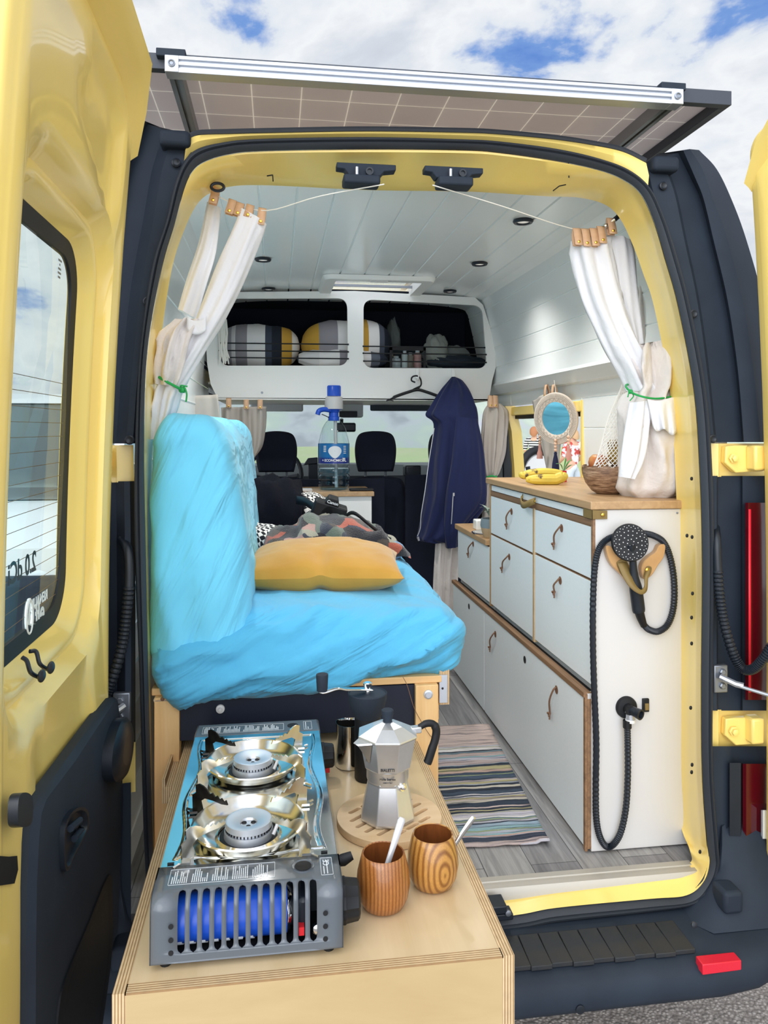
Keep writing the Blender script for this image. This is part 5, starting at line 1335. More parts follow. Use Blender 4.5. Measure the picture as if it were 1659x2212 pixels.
# polished tray with pressed border
def tray(u, v):
    x = SX0+.003 + (SW-.006)*u; y = -.618 + (.618-.124)*v; z = SZ1-.002
    for by in BY:
        r = math.hypot(x-BX, (y-by)); z += -.004*(1/(1+math.exp((r-.088)/.004)))
    ex = min(x-SX0-.012, SX1-.012-x); ey = min(y+.600, -.142-y)
    wob = .010*sin((y+.535)/.24*2*pi+pi/2)
    dd = min(ex - .012 - wob*.6, ey - .004); z += .0035*math.exp(-(dd/.0022)**2)
    return V((x, y, z + .0012))
e = MB(); e.grid(tray, 130, 230); tr_ = e.build('steel_tray', M['steel'], sv, smooth=180)
for x, y in ((SX0+.017,-.610),(SX1-.022,-.610)):
    e = MB(); e.cbox((x,y,SZ1+.0006),(.010,.004,.0008)); e.build('tray_slot', M['black'], tr_, smooth=0)
def support(cx, cy, ang, m):
    """one serrated pan support, a bent plate pointing at the burner"""
    c, s = cos(ang), sin(ang); pr = [(.046,.033),(.050,.040),(.055,.0365),(.060,.041),(.065,.0375),(.070,.0425),(.075,.039),(.081,.0445),(.087,.041),(.094,.047),(.102,.051),(.112,.0525),(.120,.049),(.119,.036),(.128,.030),(.127,.004),(.118,-.001),(.106,-.001),(.104,.012),(.108,.024),(.098,.031),(.080,.032),(.06,.031)]
    z0 = SZ1; vs = []
    for t in (-.0012, .0012):
        for r, z in pr: vs.append(V((cx + c*(r) - s*t, cy + s*(r) + c*t, z0 + z)))
    n = len(pr); e = MB(); e.add(vs, [tuple(range(n)), tuple(range(2*n-1,n-1,-1))]+[(i,i+n,(i+1)%n+n,(i+1)%n) for i in range(n)])
    e.tube([V((cx+c*.108,cy+s*.108,z0+.004)), V((cx+c*.142,cy+s*.142,z0+.002))], .0022, 6)
    e.cbox((cx+c*.122,cy+s*.122,z0+.003),(.018,.012,.004), None)
    return e
M['steel_dark'] = pm('dark_steel', '#4a4742', .35, metal=.9, var=(40,'#2a2826',.4))  # darker steel for the back left support of each burner
for kb, by in enumerate(BY):
    bn = 'burner_pan'
    e = MB(); prof = [(.076,SZ1+.0005),(.080,SZ1+.004),(.0895,SZ1+.016),(.092,SZ1+.0185),(.0905,SZ1+.0205),(.0875,SZ1+.0185),(.078,SZ1+.007),(.066,SZ1-.000),(.054,SZ1-.003),(.050,SZ1+.001),(.048,SZ1-.006)]
    e.lathe(prof, 56, TR((BX,by,0)), capb=False, capt=False); bp = e.build(bn, M['steel_heat'], sv, smooth=50)
    e = MB(); e.lathe([(.047,SZ1-.003),(.030,SZ1-.004)], 40, TR((BX,by,0)), capb=False, capt=False); e.build('burner_gap', M['black'], bp)
    bh = MB(); bh.lathe([(.040,SZ1-.004),(.039,SZ1+.008),(.036,SZ1+.0085),(.036,SZ1+.012),(.038,SZ1+.0125),(.0375,SZ1+.022),(.034,SZ1+.0225),(.014,SZ1+.0175),(.012,SZ1+.014),(.0,SZ1+.014)], 44, TR((BX,by,0)), capb=False, capt=False)
    b_ = bh.build('burner_head', M['alu'], sv, smooth=40)
    e = MB()
    for k in range(40):
        a = 2*pi*k/40; e.cbox((0,0,0),(.003,.0016,.0035), TR((BX+.0366*cos(a),by+.0366*sin(a),SZ1+.0105), rz=a))
    e.lathe([(.0335,0),(.0335,.001)],8,TR((BX,by,SZ1+.010)))
    e.build('flame_port_ring', M['black'], b_, smooth=0)
    for k in range(3):
        a = 2*pi*k/3+.5; e = MB(); e.ball((BX+.0085*cos(a), by+.0085*sin(a), SZ1+.0145), .0042, 10, 6, sc=(1,1,.5)); e.build('burner_hole', M['black'], b_)
    for k, a in enumerate((radians(40), radians(140), radians(220), radians(320))):
        support(BX, by, a, None).build('pan_support', M['steel_dark'] if k == 1 else M['steel_heat'], sv, smooth=0)
    e = MB(); e.tube([V((BX+.04,by-.02,SZ1+.004)), V((BX+.046,by-.012,SZ1+.014)), V((BX+.048,by-.010,SZ1+.020))], .003, 8); e.build('igniter', M['plastic_grey'], b_)
# knobs
def knob(y, z, r, red=False):
    e = MB(); e.lathe([(r*.8,0),(r*1.05,.003),(r*1.05,.007),(r,.009),(r*.92,.026),(r*.8,.029),(r*.5,.030)], 48, axisM((SX1-.001,y,z),(1,0,0)), sq=lambda a: 1+.025*(1 if sin(a*24) > 0 else -1)); k = e.build('knob', M['black'], sv, smooth=30)
    return k
knob(-.655, 1.0, .030); k2 = knob(-.14, 1.0, .026)
e = MB(); e.cbox((SX1+.012,-.150,.974),(.012,.010,.010)); e.build('knob_marker', M['red'], k2)
e = MB(); e.tube([V((SX1-.004,-.590,1.022)), V((SX1+.010,-.590,1.024)), V((SX1+.024,-.588,1.029))], [.008,.010,.007], 12, flat=.7); e.build('cartridge_lever', M['black'], sv)
# gas cartridge inside the front cover
gc = thing('gas_cartridge', 'blue gas cartridge seen through the front slots of the stove', 'gas cartridge', (-.47,-.655,SZ0+.005))
CM = axisM((SX0+.020,-.657,.997),(1,0,0))
e = MB(); e.lathe([(.026,0),(.0315,.003),(.0325,.008),(.0325,.165),(.031,.172)], 36, CM, capt=True); e.build('can', M['plastic_blue'], gc)
e = MB(); e.lathe([(.0326,.150),(.031,.172),(.022,.182),(.012,.186),(.012,.196)], 36, CM, capb=False); e.build('shoulder', M['chrome'], gc)
e = MB(); e.lathe([(.006,-.006),(.008,-.002),(.008,0)], 14, CM); e.cbox((SX0+.033,-.691,.992),(.006,.004,.022)); e.build('safety_tab', M['red'], gc)
e = MB()
for k in range(7):
    rr = random.Random(k)
    for j in range(4):
        a = -1.9 - j*.18; x = SX0+.038+k*.0168
        e.cbox((0,0,0),(rr.uniform(.006,.013),.0006,.003), Matrix.Translation((x,-.657+.0327*cos(a),.997-.0327*sin(a)*-1 if False else .997+.0327*sin(-a-pi) )))
e.build('can_print', M['enamel_print'], gc, smooth=0)
e = MB(); e.cbox((SX0+.216,-.660,.998),(.020,.05,.055)); e.build('regulator', M['trim_s'], sv, bevel=.006)
e = MB(); e.cbox((SX0+.212,-.690,.985),(.008,.012,.012)); e.build('regulator_tab', M['red'], sv)
e = MB(); e.lathe([(.008,0),(.008,.008),(.005,.010)], 16, axisM((SX0+.236,-.688,.985),(0,-1,0))); e.build('regulator_nut', M['chrome'], sv)

# ------------------------------------------------------------------ trivet, moka pot, grinder, jug, cups, spoons
TC_ = V((-.194,-.343,DZ))
def trivet():
    bc = bpy.data.curves.new('tv','CURVE'); bc.dimensions='2D'; bc.fill_mode='BOTH'; bc.extrude=.006; bc.bevel_depth=.0012; bc.bevel_resolution=2
    def spl(pts):
        s = bc.splines.new('POLY'); s.points.add(len(pts)-1); s.use_cyclic_u=True
        for q, p in zip(s.points, pts): q.co=(p[0],p[1],0,1)
    spl([(.100*cos(2*pi*k/72), .100*sin(2*pi*k/72)) for k in range(72)])
    def slot(x, y0, y1, r=.0055):
        pts = [(x+r*cos(a), y1+r*sin(a)) for a in [pi*k/8 for k in range(9)]] + [(x+r*cos(a), y0+r*sin(a)) for a in [pi+pi*k/8 for k in range(9)]]
        spl(pts[::-1])
    for x in (-.060,-.036,-.012,.012,.036,.060):
        h = sqrt(.078**2-x*x)
        for a, b in ((-h+.004,-h*.48),(-h*.24,h*.24),(h*.48,h-.004)): slot(x, a, b)
    o = bpy.data.objects.new('tv', bc); COL.objects.link(o); bpy.context.view_layer.update(); me = bpy.data.meshes.new_from_object(o); bpy.data.objects.remove(o)
    e = MB(); e.add([v.co for v in me.vertices],[tuple(p.vertices) for p in me.polygons], Matrix.Translation(TC_+V((0,0,.0065+.0012*.5+.0006))) @ Matrix.Rotation(radians(-52),4,'Z')); return e
setp(trivet().build('trivet', M['beech'], smooth=30), 'round slotted wooden trivet under the coffee pot', 'trivet')
TZ = DZ + .0138
mk = thing('moka_pot', 'faceted aluminium stovetop coffee pot standing on the wooden trivet', 'coffee pot', TC_+V((-.004,-.006,.0138)))
MC = TC_+V((-.004,-.006,0)); A8 = radians(22.5-8)
MM = Matrix.Translation((MC.x,MC.y,TZ)) @ Matrix.Rotation(A8,4,'Z')
M['cast_alu'] = pm('cast_aluminium', '#e0e2e4', .33, metal=.85, var=(25,'#d3d6d9',.5), bump=(160,.04,.0005))
e = MB(); e.lathe([(.050,0),(.0545,.004),(.0545,.008),(.0405,.072),(.0405,.078)], 8, MM); e.build('boiler', M['cast_alu'], mk, smooth=0, bevel=.0016)
e = MB(); e.lathe([(.0395,.076),(.0405,.079),(.0405,.099),(.042,.101)], 48, MM); cl = e.build('collar', M['cast_alu'], mk)
e = MB(); e.lathe([(.043,.099),(.0462,.103),(.0575,.158),(.0595,.160)], 8, MM); up = e.build('upper_chamber', M['cast_alu'], mk, smooth=0, bevel=.0012)
e = MB(); e.lathe([(.0600,.160),(.0600,.1635),(.030,.178),(.012,.184),(.0,.185)], 8, MM, capt=False); ldm = e.build('lid', M['cast_alu'], mk, smooth=0, bevel=.001)
e = MB(); e.lathe([(.0095,.183),(.0085,.187),(.0115,.2),(.0118,.206),(.010,.2075)], 20, MM, sq=lambda a: 1+.03*(1 if sin(a*8) > 0 else -1)); e.build('lid_knob', M['trim'], ldm, smooth=40)
sd = V((-.82,-.45,0)).normalized(); px = V((-sd.y, sd.x, 0))
def mp_(r, t, z): return V((MC.x,MC.y,TZ)) + sd*r + px*t + V((0,0,z))
e = MB(); e.add([mp_(.047,-.006,.118), mp_(.047,.006,.118), mp_(.052,.021,.158), mp_(.074,.007,.157), mp_(.074,-.007,.157), mp_(.052,-.021,.158), mp_(.077,.004,.160), mp_(.077,-.004,.160), mp_(.050,.020,.1605), mp_(.050,-.020,.1605)],
                  [(0,1,2,3,4,5),(2,8,6,3),(5,4,7,9),(3,6,7,4),(8,9,7,6)]); e.build('spout', M['cast_alu'], mk, smooth=60)
hd = V((.80,.10,0)).normalized()
def mh(r, z): return V((MC.x,MC.y,TZ)) + hd*r + V((0,0,z))
e = MB(); e.tube(cr([mh(.064,.166), mh(.078,.172), mh(.092,.170), mh(.099,.158), mh(.097,.140), mh(.090,.120), mh(.083,.100), mh(.080,.094)],5), [.0062]*4+[.0070]*8+[.0082]*12+[.0086]*11+[.007], 14, flat=.8); e.build('handle', M['black'], mk)
e = MB(); e.cbox((0,0,0),(.022,.016,.012), Matrix.Translation(mh(.056,.163)) @ Matrix.Rotation(atan2(hd.y,hd.x),4,'Z')); e.build('hinge', M['cast_alu'], mk, bevel=.002)
vd = V((sin(radians(37)),-cos(radians(37)),.22)).normalized(); vc = V((MC.x,MC.y,TZ+.062)) + vd*.0405
e = MB(); e.lathe([(.0075,-.004),(.0075,.001),(.0055,.001),(.005,.005),(.003,.006)], 18, axisM(vc, vd)); e.build('safety_valve', M['chrome'], mk)
fd = radians(-90-8+0) ; fn = V((cos(fd), sin(fd), 0))
fn = V((cos(A8+radians(22.5)+pi*1.5-radians(37)*0-radians(22.5)*0 - radians(22.5)),0,0)) if False else V((sin(radians(-8+22.5-22.5)), -cos(radians(8)), 0)).normalized()
# facet whose normal lies nearest the viewer
best = max(range(8), key=lambda k: -(cos(A8+pi/8+k*pi/4)*(.21) + sin(A8+pi/8+k*pi/4)*1.48)); fa = A8+pi/8+best*pi/4; fn = V((cos(fa), sin(fa), 0))
FR = Matrix.Rotation(fa+pi/2,4,'Z') @ Matrix.Rotation(pi/2-radians(11),4,'X')
FRc = Matrix.Rotation(fa+pi/2,4,'Z') @ Matrix.Rotation(pi/2,4,'X')
text('maker_name', 'BIALETTI', M['black'], up, Matrix.Translation(V((MC.x,MC.y,TZ+.1095)) + fn*(.0445*cos(pi/8)+.0045)) @ FR, .0068, bold=True)
text('model_name', 'Moka Express', M['dash'], cl, Matrix.Translation(V((MC.x,MC.y,TZ+.0905)) + fn*.0408) @ FRc, .0056, spacing=.95)
text('origin_mark', 'MADE IN ITALY', M['dash'], cl, Matrix.Translation(V((MC.x,MC.y,TZ+.0838)) + fn*.0408) @ FRc, .0026)
# grinder
GC = V((-.213,-.150,DZ))
gr = thing('coffee_grinder', 'tall black hand coffee grinder with a steel crank behind the coffee pot', 'coffee grinder', GC)
e = MB(); e.lathe([(.027,0),(.0285,.003),(.0285,.088),(.027,.090),(.0285,.092),(.0285,.150)], 40, TR(GC)); e.build('grinder_body', M['black'], gr, smooth=30)
e = MB(); e.lathe([(.029,.135),(.036,.150),(.0415,.172),(.0425,.186),(.041,.1875),(.0395,.1845),(.010,.185)], 40, TR(GC)); e.build('hopper', M['trim'], gr, smooth=35)
e = MB(); e.lathe([(.006,.185),(.006,.192),(.0055,.193),(.009,.203),(.0095,.207),(.007,.209)], 20, TR(GC)); e.build('axle_nut', M['chrome'], gr)
k0 = GC+V((0,0,.195)); kt = P(700,1494,y=-.19)
e = MB(); q = [k0+V((.008,0,-.002)), k0+V((-.008,0,-.001)), k0.lerp(kt,.5)+V((0,0,.002)), k0.lerp(kt,.72)+V((0,0,.006)), kt+V((0,0,-.0)), kt+V((-.012,0,.001))]; q = cr(q,5)
sdv = (kt-k0).cross(V((0,0,1))).normalized()*.010
e.loft([[p+sdv for p in q],[p-sdv for p in q]], closed=False); cr_ = e.build('crank', M['steel'], gr, smooth=60, solid=.0025)
e = MB(); e.lathe([(.0105,.002),(.0115,.006),(.0130,.034),(.0125,.037),(.010,.038)], 20, TR(kt+V((-.004,0,0)))); e.build('crank_knob', M['trim'], gr)
# milk jug
JC = V((-.247,-.083,DZ)); jg = MB(); jg.lathe([(.026,0),(.030,.002),(.031,.02),(.027,.075),(.029,.098),(.0283,.098),(.026,.075),(.029,.02),(.026,.004)], 40, TR(JC), sq=lambda a: 1+.10*max(0,cos(a-2.6))**10)
setp(jg.build('milk_jug', M['chrome'], smooth=40), 'small polished steel milk jug half hidden behind the coffee grinder', 'jug')
# cups
def cupwood(name, c1, c2, off, sc):
    m, n, l, b = base(name); vec = coords(n, l)
    sb = n.new('ShaderNodeVectorMath'); sb.operation='SUBTRACT'; sb.inputs[1].default_value = off; l.new(vec, sb.inputs[0])
    sca = n.new('ShaderNodeVectorMath'); sca.operation='MULTIPLY'; sca.inputs[1].default_value = sc; l.new(sb.outputs[0], sca.inputs[0])
    wv = n.new('ShaderNodeTexWave'); wv.wave_type='RINGS'; wv.rings_direction='SPHERICAL'; wv.inputs['Scale'].default_value = 1; wv.inputs['Distortion'].default_value = 2.2; wv.inputs['Detail'].default_value = 2; wv.inputs['Detail Scale'].default_value = .9
    l.new(sca.outputs[0], wv.inputs['Vector']); r = n.new('ShaderNodeValToRGB'); e = r.color_ramp.elements; e[0].position=.0; e[0].color=lin(c1); e[1].position=.75; e[1].color=lin(c2); l.new(wv.outputs['Fac'], r.inputs['Fac'])
    nz = n.new('ShaderNodeTexNoise'); mp = n.new('ShaderNodeMapping'); mp.inputs['Scale'].default_value=(300,300,14); l.new(vec, mp.inputs[0]); l.new(mp.outputs[0], nz.inputs['Vector']); nz.inputs['Detail'].default_value=4
    mx = n.new('ShaderNodeMix'); mx.data_type='RGBA'; mx.blend_type='OVERLAY'; mx.inputs[0].default_value=.5; l.new(r.outputs[0], mx.inputs[6]); l.new(nz.outputs['Fac'], mx.inputs[7]); l.new(mx.outputs[2], b.inputs['Base Color'])
    b.inputs['Roughness'].default_value=.32; b.inputs['Coat Weight'].default_value=.35; return m
cw1 = cupwood('straight_grain_wood', '#7d481d', '#a26832', (.5,0,0), (55,22,4)); cw2 = cupwood('ringed_wood', '#80501f', '#b4823f', (.012,-.042,-.008), (34,34,16))
M['cup_in'] = wood('cup_inside', '#8a4f26', '#6d3b1b', 'z', rings=60, stretch=12, rough=.4)
def cup(c, m, lb):
    t = thing('wooden_cup', lb, 'cup', c, 'wooden cups on the drawer')
    e = MB(); e.lathe([(.026,0),(.033,.004),(.040,.018),(.0428,.038),(.0415,.056),(.0365,.076),(.0342,.0845),(.0325,.0858),(.0312,.0845)], 56, TR(c), capt=False); e.build('cup_body', m, t, smooth=60)
    e = MB(); e.lathe([(.0313,.0848),(.034,.074),(.038,.05),(.037,.03),(.030,.012),(.0,.008)], 56, TR(c), capb=False, capt=False); e.build('cup_lining', M['cup_in'], t, smooth=60)
    return t
c1, c2 = V((-.241,-.597,DZ)), V((-.151,-.552,DZ))
cup(c1, cw1, 'straight-grained wooden cup nearest the stove knob'); cup(c2, cw2, 'wooden cup with ringed grain near the drawer edge')
def spoon(a, b, lb, m, w):
    a, b = V(a), V(b); d = (b-a).normalized(); s = d.cross(V((.3,1,.2))).normalized(); e = MB()
    L = []
    for t, ww in ((0,.006),(.06,.012),(.14,.012),(.22,.005),(.30,.0032),(.6,.0036),(.85,.0046),(.96,.0048),(1,.003)):
        p = a.lerp(b,t); L.append([p - s*ww*w, p + s*ww*w])
    e.loft(L, closed=False); setp(e.build('teaspoon', m, smooth=60, solid=.0016), lb, 'spoon', 'teaspoons in the wooden cups')
bowl1 = c1+V((-.015,-.012,.012)); spoon(bowl1, P(869,1766,y=-.585), 'matt white handled spoon in the straight-grained cup', pm('pale_spoon','#dedee0',.3,metal=.4), 1.25)
bowl2 = c2+V((.0,.0,.014)); spoon(bowl2, P(1024,1764,y=-.545), 'shiny steel spoon in the ringed-grain cup', M['steel'], 1.0)
# ------------------------------------------------------------------ curtains
def ridge2(t): t = t - math.floor(t); return (1-abs(2*t-1))**2.5
def drape(rows, n=40, folds=5, amp=.018, yd=-1, seed=0, back=.03, per=6):
    """cloth bundle: rows of (left pixel, right pixel, y, depth, fold factor); a closed folded tube swept down the rows"""
    R = []
    for (ul, ur, y, dep, ff) in rows:
        R.append((P(*ul, y=y), P(*ur, y=y), dep, ff))
    LL = cr([r[0] for r in R], per); RR = cr([r[1] for r in R], per); m = len(LL)
    e = MB(); loops = []
    for j in range(m):
        k = min(j/per, len(R)-1.0001); i = int(k); t = k-i
        dep = R[i][2]*(1-t) + R[min(i+1,len(R)-1)][2]*t; ff = R[i][3]*(1-t) + R[min(i+1,len(R)-1)][3]*t
        c = (LL[j]+RR[j])/2; ax = (RR[j]-LL[j])/2; ay = V((0,1,0)); lp = []
        for q in range(n):
            a = 2*pi*q/n; ca, sa = cos(a), sin(a)
            f = 1 + ff*amp/max(dep,.01)*(sin(folds*a + seed + .35*sin(j*.23+seed)) + .5*sin((folds*1.7)*a + j*.11 + seed*2))
            f += ff*amp/max(dep,.01)*1.3*(ridge2(folds*1.4*a/(2*pi)+seed*.37+.45*mnoise.noise((ca*1.5+seed,sa*1.5,j*.10)))-.4)
            g = mnoise.noise((ca*2+seed, sa*2, j*.09))*.12
            lp.append(c + ax*ca*(1+.35*(f-1)+g*.5) + ay*sa*dep*(f+g))
        loops.append(lp)
    e.loft(loops); e.add(loops[0], [tuple(range(n))]); e.add(loops[-1], [tuple(range(n))]); return e
def tab(par, top, bot, w=.026, back=True, d=V((0,-1,0))):
    """leather strap folded over the cord, with a brass rivet"""
    t, b = V(top), V(bot); s = (b-t).cross(d).normalized()*w/2; dn = d*.004
    mid = cr([b+d*-.010, t.lerp(b,.4)+d*-.012, t+V((0,0,.006)), t.lerp(b,.4)+d*.006, b+d*.006], 5)
    e = MB(); e.loft([[p-s for p in mid],[p+s for p in mid]], closed=False); tb = e.build('leather_loop', M['tan'], par, smooth=60, solid=.003)
    e = MB(); e.lathe([(.0048,0),(.0042,.002),(.002,.003)], 12, axisM(t.lerp(b,.80)+d*.0085, d)); e.build('rivet', M['brass'], tb)
def twine(par, pts, r=.0028, ends=None):
    e = MB(); e.tube(cr(pts, 6, True), r, 7, closed=True); tw = e.build('tie', M['green_tie'], par)
    if ends:
        e = MB()
        for q in ends: e.tube(cr(q, 5), r*.6, 6)
        e.ball(ends[0][0], r*2.4, 8, 6); e.build('tie_ends', M['green_tie'], tw)
    return tw
# rear left curtain
cl = thing('rear_curtain', 'white canvas curtain tied back with green twine at the left jamb', 'curtain', P(400,860,y=.22), 'rear curtains')
e = drape([((518,450),(575,484),.24,.022,.2),((505,490),(562,520),.235,.03,.5),((462,585),(527,608),.22,.035,.5),((421,690),(487,686),.20,.045,.7),((392,760),(448,750),.19,.05,.9),((358,812),(404,822),.18,.035,1),((337,838),(394,838),.175,.030,1),((331,872),(386,856),.175,.038,1.2),((328,910),(374,895),.175,.035,1.2),((326,950),(350,945),.175,.03,1)], folds=5, amp=.010, seed=1)
e.build('curtain_cloth', M['white_cloth'], cl, smooth=180)
e = drape([((448,436),(478,452),.30,.02,.4),((430,520),(466,545),.285,.026,.6),((404,600),(446,615),.26,.028,.6),((384,668),(424,690),.24,.03,.8)], folds=4, amp=.008, seed=3)
e.build('curtain_back_roll', M['white_cloth'], cl, smooth=180)
e = drape([((380,690),(424,690),.165,.02,1.2),((348,728),(420,712),.160,.035,1.4),((341,765),(410,748),.155,.045,1.2),((335,805),(396,800),.155,.04,1),((336,830),(382,836),.16,.03,1)], folds=6, amp=.014, seed=5)
e.build('curtain_ruffle', M['cream_cloth'], cl, smooth=180)
e = MB(); e.grid(lambda u, v: P(404+(445-404)*u, 684+18*u*(1-u)*2 + 30*v, y=.135-.004*u), 8, 6); e.build('curtain_pocket', M['white_cloth'], cl, smooth=60, solid=.003)
for (a, b) in (((467,410),(459,440)),((503,437),(494,462)),((520,444),(512,466)),((541,448),(534,470)),((567,455),(562,486))): tab(cl, P(*a,y=.235), P(*b,y=.225), w=.021)
tl_ = [P(u,v,y=y) for u,v,y in ((336,810,.16),(352,820,.125),(374,832,.12),(393,842,.14),(396,846,.2),(370,832,.24),(345,816,.22))]
twine(cl, tl_, .0036, [[tl_[3], tl_[3]+V((.006,-.004,.006)), tl_[3]+V((.012,-.004,-.010)), tl_[3]+V((.010,0,-.03))],[tl_[3], tl_[3]+V((-.002,-.006,.010)), tl_[3]+V((.014,-.004,.008))]])
# rear right curtain
cR = thing('rear_curtain', 'white canvas curtain tied with green twine above the oak worktop', 'curtain', P(1405,1075,y=.36), 'rear curtains')
e = drape([((1236,520),(1318,512),.33,.028,.6),((1238,560),(1322,540),.33,.03,.9),((1256,640),(1340,620),.32,.035,1),((1284,705),(1362,700),.31,.04,1),((1314,765),(1390,770),.30,.045,1),((1342,815),(1400,815),.295,.045,.9),((1356,845),(1420,850),.29,.045,.8)], folds=6, amp=.013, seed=2)
e.build('curtain_cloth', M['white_cloth'], cR, smooth=180)
e = drape([((1310,508),(1364,522),.34,.022,.4),((1318,560),(1370,560),.335,.028,.6),((1330,640),(1378,650),.33,.03,.7),((1350,720),(1384,730),.325,.03,.8),((1362,790),(1392,790),.31,.03,.8)], folds=4, amp=.010, seed=7)
e.build('curtain_fold', M['white_cloth'], cR, smooth=180)
e = drape([((1392,742),(1430,736),.27,.02,.8),((1378,765),(1447,752),.265,.045,1),((1376,800),(1453,796),.26,.055,1),((1380,832),(1455,832),.26,.05,.9),((1366,855),(1456,858),.265,.052,.8),((1350,890),(1462,890),.27,.065,.8),((1346,930),(1466,925),.275,.075,.7),((1348,975),(1470,970),.285,.085,.6),((1342,1020),(1474,1015),.29,.09,.5),((1338,1052),(1470,1050),.30,.085,.4),((1352,1072),(1455,1070),.31,.07,.3)], folds=6, amp=.030, seed=4, n=64)
e.build('curtain_bag', M['cream_cloth'], cR, smooth=180)
e = drape([((1362,870),(1400,865),.215,.02,.8),((1352,930),(1398,925),.21,.022,.8),((1344,985),(1390,985),.205,.022,.7),((1340,1030),(1368,1035),.21,.02,.6)], folds=4, amp=.008, seed=9)
e.build('curtain_tail', M['white_cloth'], cR, smooth=180)
e = MB(); e.grid(lambda u, v: P(1398+(1462-1398)*u+(4-2*u)*v*3, 862+4*sin(u*5) + (58+22*u+6*sin(u*11))*v, y=.198-.035*sin(u*pi)**.7*(.4+.6*v)-.010*v*sin(u*17+.5)), 40, 12); e.build('curtain_hem', M['white_cloth'], cR, smooth=60, solid=.002)
for k, (a, b) in enumerate((((1245,498),(1249,530)),((1263,499),(1267,533)),((1281,498),(1286,532)),((1297,494),(1301,526)),((1318,476),(1323,506)))): tab(cR, P(*a,y=.31), P(*b,y=.295), w=.023)
tr2 = [P(u,v,y=y) for u,v,y in ((1352,832,.26),(1362,846,.225),(1385,856,.20),(1415,861,.195),(1445,858,.20),(1460,853,.24),(1420,842,.33),(1375,832,.33))]
twine(cR, tr2, .0030, [[tr2[1], tr2[1]+V((-.006,-.006,.004)), tr2[1]+V((-.010,-.004,-.016))],[tr2[1], tr2[1]+V((.006,-.006,-.012)), tr2[1]+V((-.004,-.004,-.026))]])
# back corner curtain at the right wall
c3 = thing('corner_curtain', 'narrow beige curtain hanging straight down behind the right rear curtain', 'curtain', P(1388,740,y=.55))
e = drape([((1390,535),(1402,535),.56,.015,.5),((1378,580),(1398,580),.56,.02,1),((1376,660),(1398,660),.56,.02,1),((1380,740),(1400,742),.56,.02,1)], folds=5, amp=.008, seed=6); e.build('curtain_cloth', M['cream_cloth'], c3, smooth=180)
# cords
def cord(name, pts, r, m, lb): 
    e = MB(); e.tube(pts, r, 7); return setp(e.build(name, m), lb, 'cord', 'curtain cords')
cord('curtain_cord', cr([P(448,412,y=.25),P(500,437,y=.235),P(577,455,y=.225),P(690,424,y=.14),P(830,398,y=.08)],5), .0016, M['cord'], 'thin white cord running from the lintel to the left rear curtain')
cord('curtain_cord', cr([P(935,400,y=.08),P(1080,444,y=.18),P(1236,494,y=.31),P(1300,492,y=.31)],5), .0016, M['cord'], 'thin white cord running from the lintel to the right rear curtain')
hk = thing('cord_hook', 'chrome and black turnbuckle holding the right curtain cord to the jamb', 'hook', P(1330,470,y=.30))
e = MB(); e.tube([P(1300,492,y=.31),P(1312,486,y=.31),P(1328,474,y=.30)], .004, 8); e.ball(P(1308,488,y=.31), .008, 10, 8); e.build('eyelet', M['chrome'], hk)
e = MB(); e.tube([P(1328,474,y=.30),P(1349,456,y=.30)], .007, 10); e.build('buckle_body', M['trim_s'], hk)
e = MB(); c = P(470,404,y=.2); e.tube([c+V((.016*cos(a),0,.010*sin(a))) for a in [2*pi*k/20 for k in range(20)]], .004, 8, closed=True); setp(e.build('cord_hook', M['trim_s']), 'black ring hook at the upper left corner of the opening', 'hook')
# cab curtains
def flat_curtain(rows, n, folds, amp, seed, m, name, par, per=5):
    LL = cr([P(*r[0], y=r[2]) for r in rows], per); RR = cr([P(*r[1], y=r[2]) for r in rows], per); J = len(LL)
    e = MB()
    def fn(u, v):
        j = min(J-1, int(round(v*(J-1)))); p = LL[j].lerp(RR[j], u); f = amp*sin(2*pi*folds*u+seed+.6*sin(v*3)) + amp*.5*sin(2*pi*folds*1.7*u+seed)
        return p + V((0, f, 0))
    e.grid(fn, n, J); return e.build(name, m, par, smooth=60, solid=.003)
cc = thing('cab_curtain', 'beige grey curtain hung on leather loops across the cab behind the backrest', 'curtain', P(530,940,y=2.15), 'cab curtains')
flat_curtain([((477,880),(575,878),2.20,0),((478,905),(575,905),2.2,0),((484,935),(573,930),2.2,0),((500,975),(566,965),2.2,0),((520,1016),(548,990),2.2,0)], 40, 3, .02, 1, M['grey_cloth'], 'curtain_cloth', cc)
for u, v in ((494,863),(532,866),(562,866)): tab(cc, P(u,v,y=2.18), P(u,v+18,y=2.175), w=.026)
c5 = thing('cab_curtain', 'flat beige grey curtain panel against the left wall above the backrest', 'curtain', P(440,880,y=1.2), 'cab curtains')
flat_curtain([((398,856),(470,852),1.9,0),((396,900),(476,900),1.9,0),((394,980),(478,980),1.9,0)], 24, 1.5, .008, 1, M['grey_cloth'], 'curtain_cloth', c5)
c6 = thing('cab_curtain', 'beige grey curtain gathered at the front post of the side door', 'curtain', P(1068,1000,y=2.12), 'cab curtains')
e = drape([((1056,872),(1080,872),2.1,.02,.5),((1046,890),(1095,890),2.1,.03,1),((1042,930),(1094,930),2.1,.035,1),((1042,980),(1088,980),2.1,.035,1),((1048,1020),(1076,1020),2.1,.03,.8),((1050,1032),(1070,1032),2.1,.02,.8),((1046,1060),(1074,1060),2.1,.03,1),((1040,1180),(1070,1180),2.1,.03,1)], folds=8, amp=.012, seed=3); e.build('curtain_cloth', M['grey_cloth'], c6, smooth=180)
for u in (1060,1070): tab(c6, P(u,857,y=2.09), P(u,880,y=2.07), w=.026)
e = MB(); c = P(1059,1029,y=2.08); e.tube([c+V((.032*cos(a),.03*sin(a),.004*sin(3*a))) for a in [2*pi*k/20 for k in range(20)]], .005, 6, closed=True); e.build('tie', M['green_tie'], c6)
